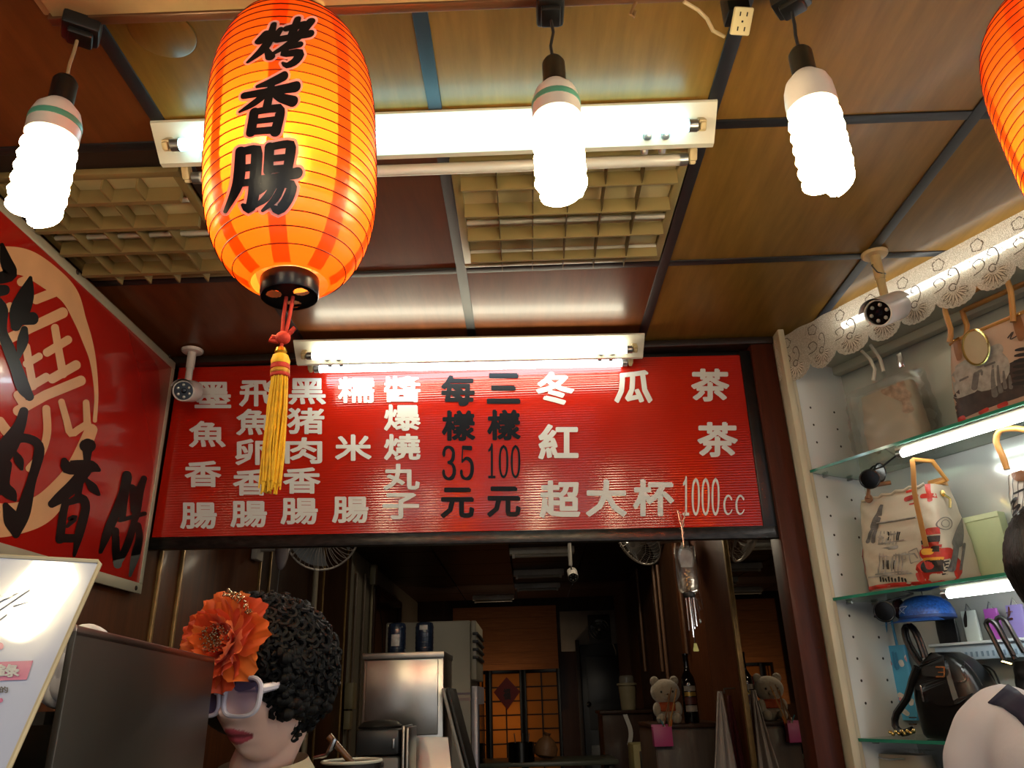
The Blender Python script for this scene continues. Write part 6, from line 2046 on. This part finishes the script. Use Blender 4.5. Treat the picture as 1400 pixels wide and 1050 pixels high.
sk, lp, br, ck_ = np.array(lin('#dfb8a8')), np.array(lin('#b24a56')), np.array(lin('#3b2722')), np.array(lin('#c58479'))
arr = np.zeros((len(me.vertices), 4)); arr[:, 3] = 1
for i, v in enumerate(me.vertices):
    p = MHi @ (v.co + bw)
    c = sk
    if p.y < -.05:
        if abs(p.z + .064) < .0145 and abs(p.x) < .027:
            e = ((p.x / .027) ** 2 + ((p.z + .064) / (.0135 - .004 * abs(p.x) / .027)) ** 2)
            if e < 1: c = lp if abs(p.z + .0638) > .0022 else lp * .5
        for s in (-1, 1):
            if abs(p.z - .0015 + .05 * (p.x - .031 * s) ** 2 * 30 * 0) < .0018 and abs(p.x - .031 * s) < .016: c = br * .5
            if abs(p.z - .030 + 3.5 * (p.x - .031 * s) ** 2) < .0032 and abs(p.x - .031 * s) < .021: c = br
            cd = math.exp(-((p.x - .042 * s) / .02) ** 2 - ((p.z + .03) / .018) ** 2)
            if c is sk: c = sk * (1 - .5 * cd) + ck_ * .5 * cd
    arr[i, :3] = c
ca.data.foreach_set('color', arr.ravel())
# jacket and trousers
mb = MB()
body_parts(mb, 1.575, MW, sh=.18, gain=.012, legs=False)
M_JKT = mat('cream_jacket', '#a89d84', rough=.8, var=.08, bump=.002, bscale=25)
jk = remesh(mb, .008, 'jacket', M_JKT, WH, 2)
mb = MB()


def collar(u, v):
    a = -.5 * PI + 2 * PI * u
    r = .066 + .03 * v
    return MW @ Vector((r * 1.15 * math.cos(a), .005 + r * math.sin(a), 1.318 + .045 * (1 - v) * (1 - .25 * math.cos(a + PI / 2))))


mb.sheet(collar, 36, 5)
mb.build('collar', M_JKT, WH, angle=180)
mb = MB()
for s in (-1, 1):
    limb(mb, [(s * .085, 0, .82), (s * .09, -.01, .44), (s * .095, .015, .06)], [.105, .08, .07], MW)
slab(mb, [(0, 0, .70, .175, .12), (0, 0, .86, .178, .128), (0, 0, .92, .165, .12)], MW)
remesh(mb, .01, 'trousers', mat('dark_trousers', '#1d1c20', rough=.8), WH, 2)

# wig
wgc = Vector((-.455, 1.372, 1.505))
M_WIG = mat('black_wig_hair', '#040405', rough=.6, spec=.22, var=.3, scale=60)
wb_ = MB()
Mwg = Matrix.Translation(wgc)
WR = (.122, .122, .114)
wb_.ball((0, 0, .0), (WR[0] * .93, WR[1] * .93, WR[2] * .93), 28, 20, Mwg)
rnd = random.Random(11)
mouth_dir = (MH.to_3x3() @ Vector((0, -1, 0))).normalized()
nC = 1500
for i in range(nC):
    z = 1 - 2 * (i + .5) / nC; a = i * 2.39996
    d = Vector((math.sqrt(1 - z * z) * math.cos(a), math.sqrt(1 - z * z) * math.sin(a), z))
    pos = Vector((d.x * WR[0], d.y * WR[1], d.z * WR[2])) * rnd.uniform(.95, 1.05)
    w_ = wgc + pos
    hp = MHi @ w_
    if hp.y < -.02 and -.095 < hp.x < (.050 if hp.z > -.035 else .072) and hp.z < .024: continue
    if hp.x < -.03 and hp.z < -.01: continue
    if hp.z < -.04 and hp.y < .005: continue      # leave the face free
    if hp.z < -.10: continue
    tdir = d.orthogonal().normalized()
    tdir.rotate(Matrix.Rotation(rnd.uniform(0, 6.28), 3, d))
    b2 = d.cross(tdir)
    R = rnd.uniform(.0055, .0095)
    pts = []
    for q in range(9):
        u = q / 8; an = u * 2 * PI * 1.25
        pts.append(w_ + tdir * (R * math.cos(an)) + b2 * (R * math.sin(an)) + d * ((u - .4) * .016))
    wb_.tube(pts, [.003] + [.0046] * 7 + [.0025], 6)
# hair at the temple and a curl at the neck
for i in range(210):
    u = rnd.random()
    c = MH @ Vector((.076 + rnd.uniform(-.006, .012), -.002 + rnd.uniform(-.062, .06), .055 - .095 * u))
    wb_.ball(c, rnd.uniform(.006, .010), 7, 5)
for i in range(34):
    c = Vector(oy(395 + rnd.uniform(-12, 14), 1004 + rnd.uniform(-8, 8), 1.40 + rnd.uniform(-.02, .03)))
    wb_.ball(c, rnd.uniform(.006, .010), 7, 5)
wg = wb_.build('wig', M_WIG, WH)
wg['kind'] = 'stuff'

# flower
fc = Vector(oy(310, 878, 1.235))
fn_ = (Vector((-.28, -1.0, .12))).normalized()
Mf = aim(fc, fn_)
flw = bpy.data.objects.new('flower', None); COL.objects.link(flw); flw.parent = WH; flw['_base'] = WH['_base']


def petal_mat(name, c):
    m = mat(name, c, rough=.5, var=.1, scale=14, sheen=.2)
    nt = m.node_tree
    tl = nt.nodes.new('ShaderNodeBsdfTranslucent'); tl.inputs[0].default_value = (*lin(c), 1)
    mx = nt.nodes.new('ShaderNodeMixShader'); mx.inputs[0].default_value = .35
    ou = [n for n in nt.nodes if n.type == 'OUTPUT_MATERIAL'][0]
    nt.links.new(nt.nodes['Principled BSDF'].outputs[0], mx.inputs[1]); nt.links.new(tl.outputs[0], mx.inputs[2]); nt.links.new(mx.outputs[0], ou.inputs[0])
    return m


PM = [petal_mat('orange_petal_%d' % i, c) for i, c in enumerate(('#e0601c', '#d84a1a', '#e8742a'))]
rnd = random.Random(23)
for ring, (n, L, wd, tilt) in enumerate(((9, .076, .064, .25), (8, .066, .060, .60), (7, .054, .054, .98), (5, .036, .042, 1.3))):
    for k in range(n):
        a0 = 2 * PI * (k + .5 * (ring % 2) + rnd.uniform(-.15, .15)) / n
        tl_ = tilt + rnd.uniform(-.12, .12); LL = L * rnd.uniform(.9, 1.1); ph = rnd.uniform(0, 6)

        def pf_(u, v, a0=a0, tl_=tl_, LL=LL, ph=ph, wd=wd):
            ww = wd * math.sin(min(1, v * 1.15 + .08) * PI * .62) ** .8
            x = (u - .5) * 2
            r = LL * v
            bend = tl_ - .9 * v * v * .5
            r *= 1 - .30 * abs(x) ** 2.2 * v
            rad = .010 + r * math.cos(tl_)
            h = r * math.sin(tl_) - .30 * LL * v * v * math.cos(tl_) * .6 + .016 * x * x * v + .0045 * math.sin(x * 9 + ph) * v ** 2 + .003 * math.sin(x * 17 + ph * 2) * v ** 3
            rad -= .004 * abs(math.sin(x * 6 + ph)) * v ** 4
            s_ = x * ww / 2
            return (rad * math.cos(a0) - s_ * math.sin(a0), rad * math.sin(a0) + s_ * math.cos(a0), h)
        MB().sheet(pf_, 14, 12, Mf).build('petal', PM[(k + ring) % 3], flw, angle=180)
ct_ = MB()
M_GLIT = mat('gold_silver_glitter', '#cbb48c', rough=.2, metal=1, var=.4, scale=300)
for i in range(90):
    a = i * 2.4; r = .022 * math.sqrt(i / 90)
    ct_.ball((r * math.cos(a), r * math.sin(a), .030 + rnd.uniform(-.006, .008)), rnd.uniform(.0012, .0026), 6, 4, Mf)
for i in range(60):
    a = .9 + rnd.uniform(-.5, .5); r = rnd.uniform(.062, .072)
    ct_.ball((r * math.cos(a) - .01, r * math.sin(a) + .004, .020 + rnd.uniform(-.004, .010)), rnd.uniform(.001, .0028), 6, 4, Mf)
for i in range(25):
    a = 3.9 + rnd.uniform(-.3, .3); r = rnd.uniform(.045, .06)
    ct_.ball((r * math.cos(a), r * math.sin(a), .028 + rnd.uniform(-.004, .008)), rnd.uniform(.001, .002), 6, 4, Mf)
o = ct_.build('glitter', M_GLIT, flw); o['kind'] = 'stuff'

# glasses
M_GFR = mat('white_glasses_frame', '#c9c5d2', rough=.25, var=.03)
M_LENS = mat('lavender_lens', '#8d7fae', rough=.05, trans=0, alpha=.38, var=0, spec=.6)
gl = bpy.data.objects.new('glasses', None); COL.objects.link(gl); gl.parent = WH; gl['_base'] = WH['_base']
for s in (-1, 1):
    def lp_(t, k=1.0, s=s):
        c, q = math.cos(t), math.sin(t)
        x = .0305 * k * math.copysign(abs(c) ** .62, c); z = .0275 * k * math.copysign(abs(q) ** .62, q)
        x += .003 * (z / .0235) * s
        X = .036 * s + x
        return (X, -.104 + .55 * max(0, abs(X) - .02) ** 2 * 14 * .5 + (.0), -.004 + z)
    T = np.linspace(0, 2 * PI, 41)[:-1]
    MB().tube([MH @ Vector(lp_(t)) for t in T], [.0031 + .0010 * abs(math.cos(t)) for t in T], 8, closed=True).build('rim', M_GFR, gl)
    MB().add([MH @ Vector(lp_(t, .98)) for t in T], [tuple(range(40))]).build('lens', M_LENS, gl, smooth=False)
    MB().tube([MH @ Vector((.064 * s, -.088, .006)), MH @ Vector((.073 * s, -.075, .008)), MH @ Vector((.079 * s, -.03, .010)), MH @ Vector((.079 * s, .02, .006))], [.007, .006, .0045, .003], 8).build('temple', M_GFR, gl)
    MB().box((.074 * s, -.066, .008), (.006, .016, .013), MH, .002).build('hinge_ornament', M_SILV, gl)
MB().tube([MH @ Vector((-.009, -.108, .002)), MH @ Vector((0, -.112, .004)), MH @ Vector((.009, -.108, .002))], .0032, 8).build('bridge', M_GFR, gl)

# ---------------------------------------------------------------- the shopper at the right edge
PX, PY = .915, 1.36
PS = thing('person', 'dark haired shopper in a white shirt with a navy strap, seen from behind', 'person', (PX, PY, 0))
MP = Matrix.Translation((PX, PY, 0)) @ Matrix.Rotation(PI / 2 + .42, 4, 'Z')
MPH = Matrix.Translation((PX + .022, PY + .02, 1.63)) @ Matrix.Rotation(PI / 2 + .35, 4, 'Z') @ Matrix.Rotation(.08, 4, 'X')
mb = MB()
body_parts(mb, 1.72, MP, sh=.205)
head_mesh(mb, MPH, 64, 56)
for s in (-1, 1): ear(mb, MPH, s)
mb.tube([MP @ Vector((0, .012, 1.36)), MP @ Vector((0, .0, 1.48)), MPH @ Vector((0, .028, -.06)), MPH @ Vector((0, .02, .0))], [.062, .052, .052, .05], 20)
remesh(mb, .0055, 'body', mat('warm_skin_shopper', '#b98467', rough=.5, var=.05, sub=.1), PS, 1)
mb = MB()
body_parts(mb, 1.72, MP, sh=.205, gain=.014, legs=False)
mb.ball((0, .035, 1.31), (.175, .10, .13), 20, 14, MP)
M_SHIRT = mat('white_shirt', '#c3bdc4', rough=.8, var=.03, bump=.0025, bscale=16)
remesh(mb, .009, 'shirt', M_SHIRT, PS, 14)
mb = MB()
for s in (-1, 1):
    limb(mb, [(s * .085, 0, .88), (s * .09, -.01, .48), (s * .095, .015, .06)], [.105, .08, .07], MP)
slab(mb, [(0, 0, .76, .185, .13), (0, 0, .92, .188, .135), (0, 0, .98, .175, .125)], MP)
remesh(mb, .01, 'trousers', MATS['dark_trousers'], PS, 2)
mb = MB()


def collar2(u, v):
    a = -.5 * PI + 2 * PI * u
    r = .064 + .022 * v
    return MP @ Vector((r * 1.1 * math.cos(a), .0 + r * math.sin(a), 1.425 + .045 * (1 - v) * (1 + .2 * math.sin(a))))


mb.sheet(collar2, 36, 5)
mb.build('collar', M_SHIRT, PS, angle=180)
# hair cap
mb = MB()
v = []; f = []
nu, nv = 64, 40
for j in range(nv + 1):
    t = PI * j / nv * .80
    for i in range(nu):
        a = 2 * PI * i / nu
        d = (math.sin(t) * math.sin(a), -math.sin(t) * math.cos(a), math.cos(t))
        p = Vector(head_fn(d))
        lim = .035 if d[1] < -.25 else (-.01 if d[1] < .15 else -.085)
        k = 1.10 + .02 * math.sin(i * 2.1) * math.sin(j * 1.7)
        q = p * k
        if q.z < lim:
            q = p * .96
        v.append(q)
for j in range(nv):
    for i in range(nu):
        f.append((j * nu + i, j * nu + (i + 1) % nu, (j + 1) * nu + (i + 1) % nu, (j + 1) * nu + i))
mb.add(v, f, MPH)
mb.build('hair', mat('short_black_hair', '#0d0b0a', rough=.45, var=.4, scale=200, stretch=(1, 1, .2), bump=.002, bscale=220), PS, angle=180)


# navy strap over the near shoulder: band along the back surface
def strap_pt(u, v):
    """from neck side over the left shoulder to the lower right of the back"""
    a = Vector((1352 - 6 * (1 - v) * 0, 0, 0))
    return a


SP = [((1352, 962), (1378, 938)), ((1372, 968), (1398, 950)), ((1392, 982), (1420, 965)), ((1408, 1000), (1445, 985)), ((1430, 1040), (1475, 1020))]
shirt_o = [c for c in PS.children if c.name.startswith('shirt')][0]
bpy.context.view_layer.update()
bvh_m = shirt_o.matrix_world


def onshirt(px, py, off):
    o_ = Vector(CO); d = Vector(ray(px, py)).normalized()
    inv = Matrix.Translation(-Vector(PS['_base']))
    ok, loc, nor, idx = shirt_o.ray_cast(inv @ o_, d)
    if not ok:
        return None
    return loc + Vector(PS['_base']) + nor * off


rows = []
for j in range(13):
    t = j / 12 * (len(SP) - 1); i0 = min(int(t), len(SP) - 2); fr2 = t - i0
    A = [np.array(SP[i0][k]) * (1 - fr2) + np.array(SP[i0 + 1][k]) * fr2 for k in (0, 1)]
    row = [onshirt(*(A[0] * (1 - u) + A[1] * u), .004) for u in np.linspace(0, 1, 5)]
    if all(r is not None for r in row): rows.append(row)
if len(rows) > 2:
    v = [p for r in rows for p in r]
    f = [(j * 5 + i, j * 5 + i + 1, (j + 1) * 5 + i + 1, (j + 1) * 5 + i) for j in range(len(rows) - 1) for i in range(4)]
    o = MB().add(v, f).build('navy_strap', mat('navy_fabric', '#15142e', rough=.8), PS, angle=180)
    sm = o.modifiers.new('thickness', 'SOLIDIFY'); sm.thickness = .003

# ================================================================== FOREGROUND LEFT
# stainless box of the stall
pn = thing('stall_box', 'plain stainless steel box on the stall, its side hiding part of the woman', 'steel box', (-.5, .95, .86))
A, B = Vector((-.372, .655, 0)), Vector((-.456, 1.175, 0))
dA = (B - A).normalized(); nA = Vector((-dA.y, dA.x, 0))
if nA.x > 0: nA = -nA
Mn = frame(A, dA, nA, dA.cross(nA))
if Mn.to_3x3().determinant() < 0:
    Mn = frame(A, dA, nA, (0, 0, 1))
sgn = 1 if Mn[2][2] > 0 else -1
L_ = (B - A).length
M_PNL = mat('dark_brushed_panel', '#4a4640', rough=.36, metal=.8, var=.12, scale=5, stretch=(1, 1, .3), bump=.001, bscale=5)
MB().lohi((0, 0, sgn * .862), (L_, .006, sgn * 1.512), Mn, .0015).build('side_panel', M_PNL, pn)
MB().lohi((0, .006, sgn * .862), (L_, .30, sgn * .90), Mn, .002).build('base', M_PNL, pn)
MB().lohi((0, .294, sgn * .90), (L_, .30, sgn * 1.49), Mn, .0015).build('far_panel', M_PNL, pn)
MB().lohi((L_ - .006, .006, sgn * .90), (L_, .294, sgn * 1.45), Mn, .0015).build('end_panel', M_PNL, pn)
MB().lohi((0, .0, sgn * 1.506), (L_, .012, sgn * 1.516), Mn, .002).build('folded_edge', mat('pinkish_steel_edge', '#8c7a70', rough=.3, metal=1), pn)
MB().lohi((.02, .02, sgn * 1.44), (L_ - .02, .28, sgn * 1.45), Mn).build('inner_shelf', M_PNL, pn)
ctb = thing('stall_counter', 'stall counter carrying the steel box and the menu placard', 'counter', (-.55, .8, 0))
MB().lohi((-1.0, .30, .0), (-.20, 1.15, .82), bevel=.004).build('body', M_STEEL2, ctb)
MB().lohi((-1.02, .28, .82), (-.19, 1.165, .86), bevel=.004).build('worktop', M_STEEL, ctb)
# crumpled white bag on top of the box
q = Vector(oy(132, 866, .86))
t = thing('plastic_bag', 'crumpled white plastic bag peeking over the steel box', 'plastic bag', (q.x, q.y, 1.45))
rnd = random.Random(9)
for (px, w_, h_) in ((110, .022, .064), (134, .026, .060)):
    c = Vector(oy(px, 868, .86)); c.x -= .012

    def cr(u, v, c=c, w_=w_, h_=h_):
        a = 2 * PI * u; tt = PI * v
        r = w_ * math.sin(tt) * (1 + .22 * math.sin(a * 3 + v * 9) + .12 * math.sin(a * 7 + v * 5))
        return (c.x + r * math.cos(a), c.y + r * math.sin(a), 1.452 + (c.z + .012 - 1.452) * (.5 - .5 * math.cos(tt)))
    MB().sheet(cr, 30, 16).build('crumpled_fold', mat('white_film', '#cfcaca', rough=.35, var=.05), t, angle=60)

# laminated menu placard
XPp = -.30
TR = Vector(ox(138, 768, XPp)); BRp = Vector(ox(10, 1055, XPp))
dn_ = (BRp - TR).normalized()
lf = (Vector(oy(0, 773, TR.y - .012)) - TR).normalized()
lf = (lf - dn_ * lf.dot(dn_)).normalized()
nm_ = lf.cross(dn_)
if nm_.dot(Vector(CO) - TR) < 0: nm_ = -nm_
PW, PHt = .34, .62
Mpl = frame(TR, lf, dn_, nm_)
M_LAM = mat('laminated_paper', '#b9bfd2', rough=.12, var=.04, scale=6, coat=.8, bump=.0006, bscale=9)
plc = thing('menu_placard', 'laminated white menu placard with a pink bar in the near left corner', 'placard', TR + (BRp - TR) * .5 - Vector((0, 0, .3)))
rr = [(.004, 0), (PW, 0), (PW, PHt), (0, PHt), (0, .004)]
MB().prism(rr, -.003, Mpl).build('board', M_LAM, plc, smooth=False)
MB().tube([Mpl @ Vector((0, PHt, 0)), Mpl @ Vector((0, .002, 0)), Mpl @ Vector((.002, 0, 0)), Mpl @ Vector((PW, 0, 0))], .0016, 6).build('clear_edge', mat('yellowish_clear_edge', '#b9ab8c', rough=.2), plc)
nW = Vector(nm_)


def onpl(px, py, off=.0008):
    d = Vector(ray(px, py)); t_ = (TR - Vector(CO)).dot(nW) / d.dot(nW)
    return Vector(CO) + d * t_ + nW * off


b = MB(); stroke(b, [(-40, 924, 22), (37, 919, 22)], onpl, 6, sharp=True); b = MB()
lift(b, [onpl(*q) for q in ((-60, 908), (46, 904), (37, 930), (-60, 934))], [(0, 1, 2, 3)])
b.build('pink_bar', mat('pink_print', '#c2708f', rough=.15, coat=.6), plc, smooth=False)
b = MB(); put_glyph(b, '錄', lambda x, y: onpl(x, y, .0014), 11, 918.5, 33, 18, .7)
b.build('character', M_CHALK, plc, smooth=False)
b = MB(); put_glyph(b, '的', lambda x, y: onpl(x, y, .001), 6, 944, 12, 9, .3)
b.build('character', M_GREYP, plc, smooth=False)
b = MB(); stroke(b, [(-4, 886, 9), (1, 884, 10)], onpl, 3)
b.build('pink_dot', MATS['pink_print'], plc, smooth=False)
b = MB(); stroke(b, [(-3, 960, 6), (2, 958, 6)], onpl, 3)
b.build('pink_mark', MATS['pink_print'], plc, smooth=False)
b = MB()
for s in ([(-10, 838, 5), (14, 822, 5), (40, 806, 2)], [(-10, 828, 3), (10, 816, 3), (30, 808, 1)], [(-6, 850, 4), (8, 840, 3)], [(4, 818, 5), (16, 815, 4)], [(18, 828, 3), (38, 822, 1)]):
    stroke(b, s, lambda x, y: onpl(x, y, .001), 3)
o = b.build('brush_drawing', mat('faint_grey_print', '#5d5f68', rough=.15, coat=.6), plc, smooth=False); o['kind'] = 'stuff'
MB().lohi((TR.x - .22, TR.y - .02, .86), (TR.x - .16, TR.y + .01, 1.0)).build('support', M_STEEL2, plc)
